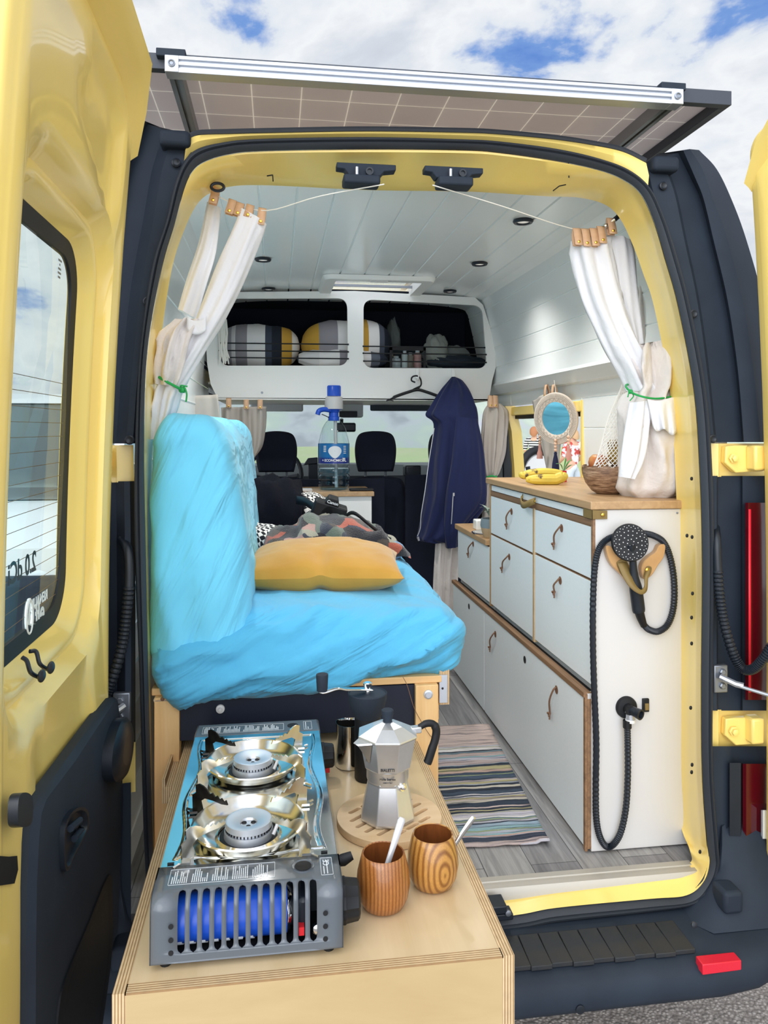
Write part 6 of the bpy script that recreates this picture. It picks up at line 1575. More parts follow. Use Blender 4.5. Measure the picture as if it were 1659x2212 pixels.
c7 = thing('cab_curtain', 'beige curtain hanging to the floor beneath the navy jacket', 'curtain', P(965,1300,y=2.05), 'cab curtains')
flat_curtain([((944,1120),(994,1120),2.05,0),((942,1180),(992,1180),2.05,0),((938,1250),(988,1250),2.05,0),((936,1320),(984,1330),2.05,0)], 24, 2.5, .015, 1, M['cream_cloth'], 'curtain_cloth', c7)
c8 = thing('cab_curtain', 'beige grey curtain bunched beside the side window behind the round mirror', 'curtain', P(1180,900,x=.80), 'cab curtains')
L8 = [((1150,862),(1214,862)),((1152,880),(1222,880)),((1160,930),(1212,930)),((1172,980),(1206,985)),((1180,1020),(1206,1030))]
LL = cr([P(*a, x=.815) for a, b in L8], 5); RR = cr([P(*b, x=.815) for a, b in L8], 5); J = len(LL); e = MB()
e.grid(lambda u, v: LL[int(round(v*(J-1)))].lerp(RR[int(round(v*(J-1)))], u) + V((.006*sin(u*14+v),0,(.035*(1-v)**4*(1-abs(2*u-1.25))))), 26, J); e.build('curtain_cloth', M['grey_cloth'], c8, smooth=60, solid=.003)
for u in (1180,1196): tab(c8, P(u,834,x=.79), P(u,860,x=.79), w=.026, d=V((-1,0,0)))

# ------------------------------------------------------------------ things hanging by the side window
mr = thing('round_mirror', 'small round mirror in a woven boho frame with three tassels', 'mirror', P(1202,905,x=.775))
mc = P(1201,904,x=.775); nd = V((-.82,-.57,-.075)).normalized(); MMX = axisM(mc, nd)
def bohomat():
    m, n, l, b = base('woven_boho_frame'); tc = n.new('ShaderNodeTexCoord'); sx = n.new('ShaderNodeSeparateXYZ'); l.new(tc.outputs['UV'], sx.inputs[0]); b.inputs['Base Color'].default_value = lin('#e9ddd0'); b.inputs['Roughness'].default_value = .85
    return m
M['boho'] = pm('boho_weave', '#ddd0c2', .85); M['boho_dark'] = pm('boho_thread', '#a59b90', .85)
e = MB(); e.lathe([(.071,-.004),(.108,-.006),(.112,0),(.110,.006),(.104,.007),(.0785,.006),(.071,.004),(.0705,.0)], 64, MMX, capb=False, capt=False); fm = e.build('frame', M['boho'], mr)
e = MB()
for k in range(96):
    a = 2*pi*k/96; e.cbox((0,0,0),(.015,.0016,.0012), MMX @ TR((.0985*cos(a),.0985*sin(a),.0072), rz=a))
zz = []
for k in range(48):
    a = 2*pi*k/48; r = .0735 if k % 2 else .0865; zz.append(MMX @ V((r*cos(a), r*sin(a), .0072)))
e.tube(zz, .0009, 5, closed=True)
for r in (.0885,): e.tube([MMX @ V((r*cos(2*pi*k/48), r*sin(2*pi*k/48), .0074)) for k in range(48)], .001, 5, closed=True)
e.build('weave', M['boho_dark'], fm, smooth=0)
e = MB(); e.lathe([(.071,.001),(.0,.001)], 48, MMX, capb=False, capt=False); e.build('mirror_glass', M['chrome'], mr, smooth=0)
sdir = nd.cross(V((0,0,1))).normalized()
ts = [(-1,'#c58f84',1166),(0,'#1b2140',1200),(1,'#c58f84',1228)]
def tassel(par, top, nb, L, w, m, strl=0):
    t = V(top); e = MB(); e.tube([t+V((0,0,strl)), t-V((0,0,nb*.014))], .0012, 5); st = e.build('tassel_string', M['cord'], par)
    for k in range(nb):
        e = MB(); e.ball(t-V((0,0,.007+k*.0138)), .0072, 12, 8); e.build('bead', pm_bead, st)
    z0 = t.z - nb*.0138; e = MB(); e.lathe([(.004,0),(.007,-.006),(.006,-.012),(w*.62,-.03),(w*.86,-L*.6),(w,-L)], 22, TR((t.x,t.y,z0)), sq=lambda a: 1+.07*sin(a*11)); e.build('tassel', m, st, smooth=40)
pm_bead = pm('wood_bead', '#dcb9a0', .5)
for k, col, u in ts:
    tp_ = P(u, 948 if k == 0 else 940, x=mc.x-.005-.0*k); tassel(mr, tp_, 4 if k == 0 else 3, .088 if k == 0 else .065, .0165 if k == 0 else .014, pm('tassel_yarn', col, .9, bump=(400,.5,.001)), strl=.02)
e = MB(); e.tube([mc+V((0,0,.108)), mc+V((-.004,0.01,.165))], .0016, 6); e.build('hanging_string', M['cord'], mr)
# banana hand
bn_ = thing('bananas', 'two ripe yellow bananas with brown spots lying on the oak worktop', 'bananas', P(1172,1045,z=CT))
def banmat():
    m, n, l, b = base('banana_skin'); vec = coords(n, l)
    nz = n.new('ShaderNodeTexNoise'); nz.inputs['Scale'].default_value = 26; nz.inputs['Detail'].default_value = 5; l.new(vec, nz.inputs['Vector'])
    r = n.new('ShaderNodeValToRGB'); e = r.color_ramp.elements; e[0].position=.37; e[0].color=lin('#4a3118'); e[1].position=.43; e[1].color=lin('#d9bb42'); x = e.new(.62); x.color=lin('#cdb545'); l.new(nz.outputs['Fac'], r.inputs['Fac'])
    l.new(r.outputs[0], b.inputs['Base Color']); b.inputs['Roughness'].default_value=.5; return m
M['banana'] = banmat()
for pts, rs in ((((1124,1028),(1130,1034),(1150,1030),(1175,1028),(1200,1030),(1214,1034),(1222,1036)),.8),(((1136,1036),(1150,1040),(1172,1040),(1195,1038),(1210,1032),(1219,1028),(1222,1026)),.9)):
    y0 = .885 if rs < .85 else .80
    c = cr([P(u,v,y=y0-.006*k) for k,(u,v) in enumerate(pts)],6); n = len(c); rad = [.0215*rs*min(1,(.22+1.0*sin(pi*min(1,max(0,i/(n-1)))))**.6) for i in range(n)]
    c = [V((p.x, p.y, max(p.z, CT+.0215*rs*.95)+(.012 if rs < .85 else 0))) for p in c]; e = MB(); e.tube(c, rad, 10); e.build('banana', M['banana'], bn_, smooth=35)
rc_ = P(1222,1036,y=.86); e = MB(); e.lathe([(.013,0),(.0125,.042),(.0112,.042),(.0112,.006)], 24, TR((rc_.x+.014,rc_.y+.06,CT))); setp(e.build('small_pot', M['red'], smooth=40), 'little red pot behind the bananas on the worktop', 'pot')
lf = MB()
for k, (du, dv) in enumerate(((14,-22),(4,-26),(20,-10),(-12,-14))):
    b0 = V((rc_.x+.014,rc_.y+.06,CT+.04)); tpp = b0+V((du*.0024,.0,-dv*.0020)); m_ = b0.lerp(tpp,.5)+V((0,-.01,.012)); s = V((.0,.008,0)); c = cr([b0,m_,tpp],5); lf.loft([[p-s*sin(pi*i/(len(c)-1)) for i,p in enumerate(c)],[p+s*sin(pi*i/(len(c)-1))+V((0,0,.001)) for i,p in enumerate(c)]], closed=False)
setp(lf.build('potted_sprig', pm('leaf_green','#4f8a4a',.6), smooth=60), 'green sprig growing from the little red pot', 'plant')
# coconut bowl
bc_ = P(1296,1060,z=CT+.01); BC = V((bc_.x+.028,.400,CT))
bo = thing('coconut_bowl', 'brown coconut shell bowl standing on the oak worktop', 'bowl', BC)
def coco():
    m, n, l, b = base('coconut_shell'); vec = coords(n, l, (1,1,1)); mp = n.new('ShaderNodeMapping'); mp.inputs['Scale'].default_value=(14,14,90); l.new(vec, mp.inputs[0])
    nz = n.new('ShaderNodeTexNoise'); nz.inputs['Scale'].default_value=1.6; nz.inputs['Detail'].default_value=8; nz.inputs['Roughness'].default_value=.7; l.new(mp.outputs[0], nz.inputs['Vector'])
    r = n.new('ShaderNodeValToRGB'); e = r.color_ramp.elements; e[0].position=.33; e[0].color=lin('#4b3020'); e[1].position=.72; e[1].color=lin('#c7a98b'); x=e.new(.5); x.color=lin('#8a6a50'); l.new(nz.outputs['Fac'], r.inputs['Fac'])
    l.new(r.outputs[0], b.inputs['Base Color']); b.inputs['Roughness'].default_value=.45; bp=n.new('ShaderNodeBump'); bp.inputs['Strength'].default_value=.5; bp.inputs['Distance'].default_value=.002; l.new(nz.outputs['Fac'], bp.inputs['Height']); l.new(bp.outputs['Normal'], b.inputs['Normal']); return m
M['coco'] = coco()
e = MB(); e.lathe([(.032,0),(.048,.010),(.066,.034),(.0745,.058),(.0765,.074),(.076,.082),(.0735,.083),(.072,.074),(.062,.036),(.04,.012),(.0,.008)], 48, TR(BC), capt=False, sq=lambda a: 1+.012*sin(5*a+1)); e.build('shell', M['coco'], bo, smooth=50)
e = MB()
for k in range(26):
    a = 2*pi*k/26+.1*sin(k*3); e.cbox((0,0,0),(.004,.012,.003+.004*abs(sin(k*2.3))), TR((BC.x+.0745*cos(a),BC.y+.0745*sin(a),BC.z+.084), rz=a))
e.build('shell_rim', M['coco'], bo, smooth=0)
# macrame fruit hammock
hm = thing('fruit_hammock', 'cream macrame net hammock with fruit hanging over the coconut bowl', 'hammock', BC+V((0,0,.09)))
e = MB(); top = P(1356,790,y=.40); b0 = P(1280,1012,y=.40); b1 = P(1352,1010,y=.40); ns, nt = 9, 16
def np_(i, t):
    q = b0.lerp(b1, i/(ns-1)); p = top.lerp(q, t); p.y += .018*sin(pi*i/(ns-1))*(t)**1*-1; p.x += .004*sin(t*9+i); return p
for i in range(ns-1):
    for sg in (1,-1):
        pts = []
        for k in range(nt+1):
            t = (k/nt)**.75; j = i + (.5 if True else 0) + sg*(.5 if k % 2 else -.5); pts.append(np_(min(ns-1,max(0,j)), t))
        e.tube(pts, .0019, 5)
for i in (0, ns-1): e.tube([np_(i, k/10) for k in range(11)], .0024, 6)
e.build('net', M['cord'], hm, smooth=60)
fr2 = [('apple','#b8453a',(1292,1000),.030,'red apple low in the net hammock'),('mango','#8d7b35',(1334,985),.032,'yellow green mango in the net hammock'),('plum','#3b2a3a',(1326,962),.020,'dark plum in the net hammock')]
for nm, col, uv, r, lb in fr2:
    e = MB(); c = P(*uv, y=.432); e.lathe([(r*.12,-r*.80),(r*.55,-r*.86),(r*.92,-r*.4),(r,.05*r),(r*.9,.5*r),(r*.55,.86*r),(r*.2,.84*r),(.0,.72*r)], 24, TR(c), capt=False); e.tube([c+V((0,0,.7*r)), c+V((.003,0,1.1*r))], .0018, 6); setp(e.build(nm, pm(nm+'_skin', col, .4, var=(20,'#c9a24a',.5)), smooth=60), lb, 'fruit')
# plant in a woven pot and a white box on the low worktop
pb0 = P(1052,1160,z=1.262); PB = V((.482,1.285,1.262))
pt_ = thing('potted_plant', 'small green plant in a grey and straw woven pot by the basin', 'plant', PB)
M['straw'] = stripes('woven_straw', 'z', [(-.04,'#b49a77'),(-.0,'#b49a77'),(.001,'#7d8c94'),(.05,'#7d8c94')], bump=(220,.6,.002))
e = MB(); e.lathe([(.035,0),(.043,.02),(.050,.05),(.047,.078),(.044,.078),(.046,.05),(.034,.006)], 32, TR(PB), sq=lambda a: 1+.015*sin(a*20)); e.build('woven_pot', M['straw'], pt_)
e = MB(); rr = random.Random(2)
for k in range(16):
    a = rr.uniform(0,2*pi); L = rr.uniform(.05,.085); t = PB+V((0,0,.07)); q = t+V((L*.8*cos(a), L*.8*sin(a), .035+rr.uniform(0,.03))); m_ = t.lerp(q,.5)+V((0,0,.02)); c = cr([t,m_,q],5); s = V((-sin(a),cos(a),.2))*.012
    e.loft([[p-s*sin(pi*i/(len(c)-1)) for i,p in enumerate(c)],[p+s*sin(pi*i/(len(c)-1)) for i,p in enumerate(c)]], closed=False)
e.build('leaves', pm('grey_green_leaf','#8fa095',.6), pt_, smooth=60)
a, b = P(1029,1123,y=1.50), P(1047,1141,y=1.50); e = MB(); e.box((a.x,1.50,1.262),(b.x,1.56,1.262+.045)); setp(e.build('white_box', M['white_panel'], bevel=.005, seg=3), 'small white box at the back of the low worktop', 'box')
# green sprig at the worktop end by the side door
e = MB(); e.tube([P(1140,1008,y=1.9),P(1142,1020,y=1.9),P(1136,1040,y=1.9)], .012, 8); setp(e.build('water_flask', M['trim_s']), 'dark flask standing by the side door pillar', 'flask')
# ------------------------------------------------------------------ small cabinet by the cab, bottle, phone
SCZ = 1.39
xr = P(806,1062,y=2.10).x
scb = thing('side_cabinet', 'small white cabinet with an oak top carrying the water bottle', 'cabinet', (-.3,2.28,FZ))
e = MB(); e.box((-.74,2.115,FZ),(xr-.006,2.48,SCZ-.024)); e.build('carcass', M['white_panel'], scb, smooth=0)
e = MB(); e.box((-.75,2.10,SCZ-.024),(xr+.006,2.49,SCZ)); e.build('oak_top', M['oak'], scb, smooth=0, bevel=.003)
WB = V((P(721,1056,y=2.26).x, 2.26, SCZ))
wb = thing('water_bottle', 'large clear water bottle with blue label and blue and grey hand pump', 'bottle', WB)
prof = [(.060,0),(.072,.004),(.082,.022),(.084,.040),(.080,.050),(.083,.056),(.086,.066),(.083,.076),(.079,.082),(.084,.090),(.086,.100),(.083,.110),(.079,.116),(.084,.124),(.085,.134),(.083,.140),(.083,.232),(.081,.245),(.073,.285),(.060,.322),(.044,.348),(.030,.362),(.026,.366),(.026,.378)]
S = 1.0
zs = (P(721,905,y=2.26).z - SCZ)/.366
e = MB(); e.lathe([(r, z*zs) for r, z in prof], 48, TR(WB), capt=False); e.build('bottle_body', M['pet'], wb, smooth=60)
e = MB(); wl = .110; e.lathe([(r-.002, z*zs) for r, z in prof if z <= wl]+[(.079,wl*zs)], 40, TR(WB+V((0,0,.001)))); e.build('water', M['water'], wb, smooth=60)
e = MB(); z0, z1 = P(721,1000,y=2.26).z-SCZ, P(721,958,y=2.26).z-SCZ
def lblm():
    m, n, l, b = base('blue_label'); vec = coords(n, l); sx = n.new('ShaderNodeSeparateXYZ'); l.new(vec, sx.inputs[0])
    mr = n.new('ShaderNodeMapRange'); mr.inputs['From Min'].default_value=-.05; mr.inputs['From Max'].default_value=.05; l.new(sx.outputs['Z'], mr.inputs['Value'])
    r = n.new('ShaderNodeValToRGB'); e = r.color_ramp.elements; e[0].position=.22; e[0].color=lin('#1b2f86'); e[1].position=.34; e[1].color=lin('#1f6fae'); l.new(mr.outputs[0], r.inputs['Fac']); l.new(r.outputs[0], b.inputs['Base Color']); b.inputs['Roughness'].default_value=.3; return m
e.lathe([(.0838,z0),(.0838,z1)], 48, TR(WB), capb=False, capt=False); lb_ = e.build('label', lblm(), wb, smooth=60)
def onbottle(mb, r=.0845):
    for i, p in enumerate(mb.v):
        a = p.x/r - pi/2 + radians(0); mb.v[i] = V((WB.x + (r-p.y)*cos(a), WB.y + (r-p.y)*sin(a), WB.z + p.z))
    return mb
zc = (z0+z1)/2; RF = Matrix.Rotation(pi/2,4,'X')
va = atan2(WB.x-CAM.x, WB.y-CAM.y)*-1
off = -.0845*va*0
tx = text('t', '+ ECON\u00d3MICO', None, False, TR((-.010,0,z0+.016)) @ RF, .018, ext=.0004, bold=True); t2 = text('t','7L',None,False,TR((.054,0,z0+.018)) @ RF,.028,ext=.0004,bold=True); tx.add(t2.v,t2.f)
onbottle(tx, .0852).build('label_text', M['white_panel'], lb_, smooth=0)
bd = MB(); bd.grid(lambda u, v: V(((.001+.035*v)*cos(2*pi*u), 0, zc+.014+(.001+.025*v)*sin(2*pi*u) - .012*v*max(0,-sin(2*pi*u))**4)), 36, 8, cu=True); onbottle(bd, .0849).build('label_badge', M['enamel_print'], lb_, smooth=0)
bd = MB()
for k in range(5): bd.box((.048,0,zc+.036-k*.009),(.066,.0002,zc+.040-k*.009)); bd.box((-.064,0,zc+.036-k*.009),(-.048,.0002,zc+.041-k*.009)) if k < 4 else None
bd.box((-.018,0,zc+.022),(.012,.0002,zc+.025)); bd.box((-.02,0,zc+.012),(.02,.0002,zc+.0135)); onbottle(bd,.0854).build('small_print', M['enamel_print'], lb_, smooth=0)
HB = .366*zs
zt = P(716,833,y=2.26).z - SCZ
e = MB(); e.lathe([(.030,HB-.01),(.030,HB+.012),(.026,HB+.014),(.026,HB+.034),(.030,HB+.036),(.034,HB+.05),(.046,HB+.050),(.048,HB+.052)], 32, TR(WB)); pb_ = e.build('pump_collar', M['plastic_blue'], wb)
e = MB(); e.lathe([(.048,HB+.052),(.049,HB+.056),(.049,zt-.062),(.041,zt-.058)], 32, TR(WB)); e.build('pump_body', M['plastic_grey'], wb)
e = MB(); e.lathe([(.041,zt-.056),(.041,zt-.006),(.037,zt)], 32, TR(WB)); e.build('pump_button', M['plastic_blue'], wb)
e = MB(); q = WB+V((-.02,-.02,HB+.046)); e.tube(cr([q, q+V((-.035,-.01,.004)), q+V((-.060,-.015,-.004)), q+V((-.068,-.016,-.024))],5), .013, 12); e.build('pump_spout', M['plastic_blue'], wb)
e = MB(); q = WB+V((-.045,-.02,HB+.02)); e.tube(cr([q+V((-.02,-.008,.004)), q+V((.0,0,-.004)), q+V((.025,.01,-.016))],5), .0022, 6); e.build('spout_cap_strap', M['black'], wb)
e = MB(); e.tube([WB+V((.014,0,.012)), WB+V((.008,0,HB))], .009, 12); e.build('dip_tube', M['plastic_grey'], wb)
a, b = P(746,1056,z=SCZ), P(800,1056,z=SCZ)
e = MB(); e.box((a.x+.01,2.14,SCZ),(b.x,2.21,SCZ+.012)); ph = setp(e.build('phone', M['black'], bevel=.004, seg=3), 'black phone lying on the oak cabinet top right of the bottle', 'phone')
e = MB(); e.box((P(640,1056,y=2.2).x,2.15,SCZ),(P(674,1056,y=2.2).x,2.24,SCZ+.012)); setp(e.build('tablet', M['plastic_grey'], bevel=.003), 'pale flat device on the oak cabinet top left of the bottle', 'device')

# ------------------------------------------------------------------ clothes pile on the bed
def heap(px, y0, y1, z0, nx, name, m, lb, cat, seed, h=1.0, rough=.02, fr=9, lean_=.0):
    """folded garment: silhouette traced in the picture plane at depth y0..y1, ruffled, rounded over its depth"""
    top = cr([P(u, v, y=(y0+y1)/2) for u, v in px], 6); n = len(top); e = MB(); J = 15
    def fn(i, j):
        p = top[i].copy(); t = j/(J-1); a = pi*t
        hh = max(.004, (p.z - z0))*sin(a)**.55
        ed = min(1, min(i, n-1-i)/(n*.08)+.12)
        q = V((p.x, (y0+y1)/2 - (y1-y0)/2*cos(a)*(.65+.35*ed), z0 + hh))
        d = rough*(fbm((q.x*fr+seed, q.y*fr, q.z*fr)) + .6*(ridge(q.x*7+q.z*5+q.y*4+seed+.7*mnoise.noise((q.x*6,q.z*6,seed)))-.4))
        return q + V((d*.3, -d*.8, d*.9*ed))
    vs = [fn(i, j) for j in range(J) for i in range(n)]; fs = [(j*n+i, j*n+i+1, (j+1)*n+i+1, (j+1)*n+i) for j in range(J-1) for i in range(n-1)]
    e.add(vs, fs); e.add([vs[j*n] for j in range(J)], [tuple(range(J))]); e.add([vs[j*n+n-1] for j in range(J)], [tuple(range(J))])
    return setp(e.build(name, m, smooth=180), lb, cat)
def camo():
    m, n, l, b = base('patchwork_fleece'); vec = coords(n, l)
    mp = n.new('ShaderNodeMapping'); mp.inputs['Scale'].default_value=(17,17,25); mp.inputs['Rotation'].default_value=(0,.5,.2); l.new(vec, mp.inputs[0])
    nz0 = n.new('ShaderNodeTexNoise'); nz0.inputs['Scale'].default_value=9; l.new(vec, nz0.inputs['Vector'])
    ad = n.new('ShaderNodeMix'); ad.data_type='VECTOR'; ad.inputs[0].default_value=.30; l.new(mp.outputs[0], ad.inputs[4]); l.new(nz0.outputs['Color'], ad.inputs[5])
    vo = n.new('ShaderNodeTexVoronoi'); vo.inputs['Scale'].default_value=1.55; l.new(ad.outputs[1], vo.inputs['Vector'])
    sx = n.new('ShaderNodeSeparateXYZ'); l.new(vo.outputs['Color'], sx.inputs[0]); r = n.new('ShaderNodeValToRGB'); r.color_ramp.interpolation='CONSTANT'; e = r.color_ramp.elements
    e[0].position=0; e[0].color=lin('#232227'); e[1].position=.95; e[1].color=lin('#b08a80')
    for p, c in ((.30,'#4a4038'),(.48,'#5f6b60'),(.60,'#9d9a88'),(.70,'#2f3543'),(.88,'#a5523c')): x=e.new(p); x.color=lin(c)
    l.new(sx.outputs[0], r.inputs['Fac']); l.new(r.outputs[0], b.inputs['Base Color']); b.inputs['Roughness'].default_value=.95; b.inputs['Sheen Weight'].default_value=.3; add_bump(n,l,b,vec,240,1,.004); return m
def hound():
    m, n, l, b = base('houndstooth_scarf'); vec = coords(n, l); ck = n.new('ShaderNodeTexChecker'); ck.inputs['Scale'].default_value=62; ck.inputs[1].default_value=lin('#12141c'); ck.inputs[2].default_value=lin('#e9e7e2'); mp=n.new('ShaderNodeMapping'); mp.inputs['Rotation'].default_value=(.35,.5,.55); l.new(vec, mp.inputs[0]); l.new(mp.outputs[0], ck.inputs[0]); l.new(ck.outputs[0], b.inputs['Base Color']); b.inputs['Roughness'].default_value=.9; return m
M['camo'] = camo(); M['hound'] = hound()
BZ = 1.262
heap([(512,1120),(520,1050),(545,1032),(580,1026),(620,1034),(648,1048),(652,1090),(655,1140),(640,1165)], 1.22, 1.75, BZ, 1, 'black_hoodie', M['navyblack'], 'black hoodie bunched against the backrest on top of the checked scarf', 'hoodie', 1, rough=.03)
heap([(628,1110),(640,1066),(660,1062),(690,1068),(720,1090),(735,1110)], 1.35, 1.7, BZ, 1, 'checked_scarf', M['hound'], 'black and white checked scarf showing between the hoodie and the camera', 'scarf', 2, rough=.012)
heap([(518,1170),(522,1122),(545,1125),(575,1135),(610,1142),(640,1160)], 1.0, 1.24, BZ, 1, 'checked_cloth', M['hound'], 'black and white checked cloth poking out under the black hoodie', 'scarf', 3, rough=.012)
heap([(566,1186),(580,1150),(610,1146),(640,1136),(652,1112),(680,1105),(720,1108),(770,1116),(800,1134),(830,1158),(856,1174),(868,1188),(858,1200)], .80, 1.18, BZ, 1, 'patterned_fleece', M['camo'], 'patterned fleece jacket with grey blue trim crumpled behind the mustard pillow', 'jacket', 4, rough=.028)
e = MB(); c = P(850,1188,y=.82); e.tube([c+V((.035*cos(a),.012*sin(a)*1,.024*sin(a))) for a in [2*pi*k/20 for k in range(20)]], .006, 8, closed=True); cuff = setp(e.build('fleece_cuff', pm('grey_blue_binding','#7d97b2',.8)), 'grey blue bound cuff of the patterned fleece', 'cuff')
# camera with strap
cmr = thing('camera', 'black camera with strap lying on the patterned fleece', 'camera', P(712,1110,y=1.06))
cc_ = P(712,1104,y=1.02)
CMX = Matrix.Translation(cc_) @ Matrix.Rotation(radians(18),4,'Y') @ Matrix.Rotation(radians(10),4,'X')
e = MB(); e.cbox((0,.02,-.01),(.125,.06,.075), CMX); cb = e.build('camera_body', M['black'], cmr, bevel=.008, seg=3)
e = MB(); e.prism([(-.028,.026),(.028,.026),(.018,.052),(-.018,.052)], 'y', -.012, .045, CMX); e.build('prism_housing', M['black'], cb, bevel=.004)
e = MB(); e.lathe([(.036,0),(.036,-.03),(.033,-.05),(.028,-.05),(.026,-.044)], 28, CMX @ Matrix.Translation((.008,-.01,-.014)) @ Matrix.Rotation(-pi/2,4,'X') @ Matrix.Diagonal((1,1,-1,1))); e.build('lens', M['trim_s'], cb)
text('maker_name', 'Canon', M['enamel_print'], cb, CMX @ Matrix.Translation((0,-.0135,.036)) @ Matrix.Rotation(pi/2-.0,4,'X'), .016, bold=True)
e = MB(); sp_ = cr([P(742,1118,y=1.0),P(764,1108,y=.95),P(800,1135,y=.90),P(830,1158,y=.86),P(845,1166,y=.84)],6); e.loft([[p+V((0,0,.007)) for p in sp_],[p-V((0,0,.007)) for p in sp_]], closed=False); e.build('camera_strap', M['black'], cmr, smooth=60, solid=.002)
e = MB(); sp_ = cr([P(682,1098,y=1.05),P(660,1084,y=1.12),P(640,1080,y=1.20)],6); e.loft([[p+V((0,0,.016)) for p in sp_],[p-V((0,0,.016)) for p in sp_]], closed=False); e.build('camera_strap', M['trim_s'], cmr, smooth=60, solid=.003)

# ------------------------------------------------------------------ overhead shelf contents
def strp(nm, st): return stripes(nm, 'x', st, bump=(300,.2,.001))
s1 = [(-.34,'#c79a3a'),(-.25,'#c79a3a'),(-.235,'#a7a6ae'),(-.14,'#a7a6ae'),(-.138,'#d8d6d6'),(-.115,'#8e8a90'),(-.055,'#e0dedd'),(.04,'#3a4050'),(.075,'#151d2c'),(.13,'#c79a3a'),(.185,'#e6e4e2'),(.26,'#1c2433'),(.34,'#1c2433')]
lx0, lx1 = P(484,760,y=2.45).x, P(648,760,y=2.45).x
pz = 2.045
def puff(x0, x1, y, d, zt, name, m, lb, seed, sag_=0, tilt=0):
    w = x1-x0; h = zt-pz
    Mx = Matrix.Translation(((x0+x1)/2, y, pz+h/2)) @ Matrix.Rotation(tilt,4,'Y')
    e = MB()
    def fn(u, v):
        a = 2*u-1; t = 2*pi*v; rr = (max(0,1-abs(a)**3.2))**.5
        return V((a*w/2, cos(t)*d/2*(rr*.9+.05)+.006*fbm((a*2+seed,cos(t),sin(t))), sin(t)*h/2*(rr*.94+.06)*(abs(sin(t))**-.12 if abs(sin(t))>.05 else 1)+.008*fbm((a*3+seed,cos(t)*1.5,sin(t)*1.5))))
    e.grid(fn, 40, 36, cv=True, M=Mx); return setp(e.build(name, m, smooth=180), lb, 'pillow', 'striped pillows on the overhead shelf')
puff(lx0-.05, lx1, 2.47, .34, P(600,699,y=2.40).z, 'striped_pillow', strp('striped_cotton_a', s1), 'striped pillow filling the left half of the left shelf opening', 1)
s2 = [(-.30,'#c79a3a'),(-.17,'#c79a3a'),(-.16,'#8e8a90'),(-.06,'#e2e0de'),(.06,'#c79a3a'),(.11,'#e6e4e2'),(.17,'#4a505e'),(.20,'#141c2a'),(.27,'#e0dedd'),(.30,'#e0dedd')]
puff(P(650,730,y=2.45).x, P(846,730,y=2.45).x, 2.46, .30, P(740,690,y=2.40).z+.005, 'striped_pillow', strp('striped_cotton_b', s2), 'upper striped pillow leaning behind the post between the shelf openings', 2, tilt=-.05)
s3 = [(-.28,'#1c2433'),(-.24,'#d9d7d6'),(-.13,'#e6e4e2'),(-.02,'#8e8a90'),(.03,'#c79a3a'),(.09,'#e6e4e2'),(.15,'#5a606c'),(.2,'#1c2433'),(.28,'#1c2433')]
puff(P(640,775,y=2.38).x, P(836,775,y=2.38).x, 2.36, .16, P(740,755,y=2.34).z, 'striped_pillow', strp('striped_cotton_c', s3), 'low folded striped pillow at the front of the shelf across the post', 3)
# macrame tassel at the left end
e = MB(); rr = random.Random(9)
for k in range(12):
    u = 474+k*1.5; pts = [P(u-2, 690, y=SY-.03), P(u+rr.uniform(-3,3), 720, y=SY-.035), P(u+1+rr.uniform(-3,3), 755, y=SY-.035), P(u+3+rr.uniform(-4,4), 780+rr.uniform(-8,8), y=SY-.03)]
    e.tube(cr(pts,4), .0035, 5)
setp(e.build('macrame_fringe', M['cord'], smooth=60), 'cream macrame fringe hanging at the left end of the shelf', 'fringe')
# box of toiletries
bx0, bx1 = P(842,795,y=2.36).x, P(920,795,y=2.36).x; bz1 = P(880,748,y=2.36).z
tb_ = thing('storage_box', 'black open storage box with a clear front on the overhead shelf', 'box', ((bx0+bx1)/2, 2.42, pz))
for aa, bb in (((bx0,2.36,pz),(bx1,2.365,pz+.008)),((bx0,2.36,bz1-.022),(bx1,2.365,bz1)),((bx0,2.36,pz),(bx0+.014,2.365,bz1)),((bx1-.014,2.36,pz),(bx1,2.365,bz1))):
    e = MB(); e.box(aa, bb); e.build('front_frame', M['black'], tb_, smooth=0)
e = MB(); e.box((bx0+.012,2.366,pz+.004),(bx1-.012,2.3675,bz1-.02)); e.build('clear_window', M['pet'], tb_, smooth=0)
e = MB(); e.box((bx0,2.365,pz),(bx1,2.55,pz+.005)); e.box((bx0,2.545,pz),(bx1,2.55,bz1)); e.build('box_shell', M['black'], tb_, smooth=0)
W_ = bx1-bx0
for k, (fx, r, h, col, lb) in enumerate(((.22,.026,.07,'#b9b7b5','round grey tin in the clear-fronted box'),(.46,.018,.10,'#d9d5cf','white tube standing in the clear-fronted box'),(.62,.020,.09,'#8f7d6e','brown jar in the clear-fronted box'),(.82,.022,.105,'#c98e86','pink bottle in the clear-fronted box'))):
    t = thing('toiletry_bottle', lb, 'toiletries', (bx0+W_*fx,2.42,pz+.006), 'toiletries in the overhead box')
    e = MB(); e.lathe([(r,0),(r,h*.78),(r*.6,h*.86)], 20, TR((bx0+W_*fx,2.42,pz+.006))); e.build('bottle', pm('toiletry', col, .35), t); e = MB(); e.lathe([(r*.55,h*.84),(r*.55,h)], 16, TR((bx0+W_*fx,2.42,pz+.006))); e.build('cap', M['plastic_grey'], t)
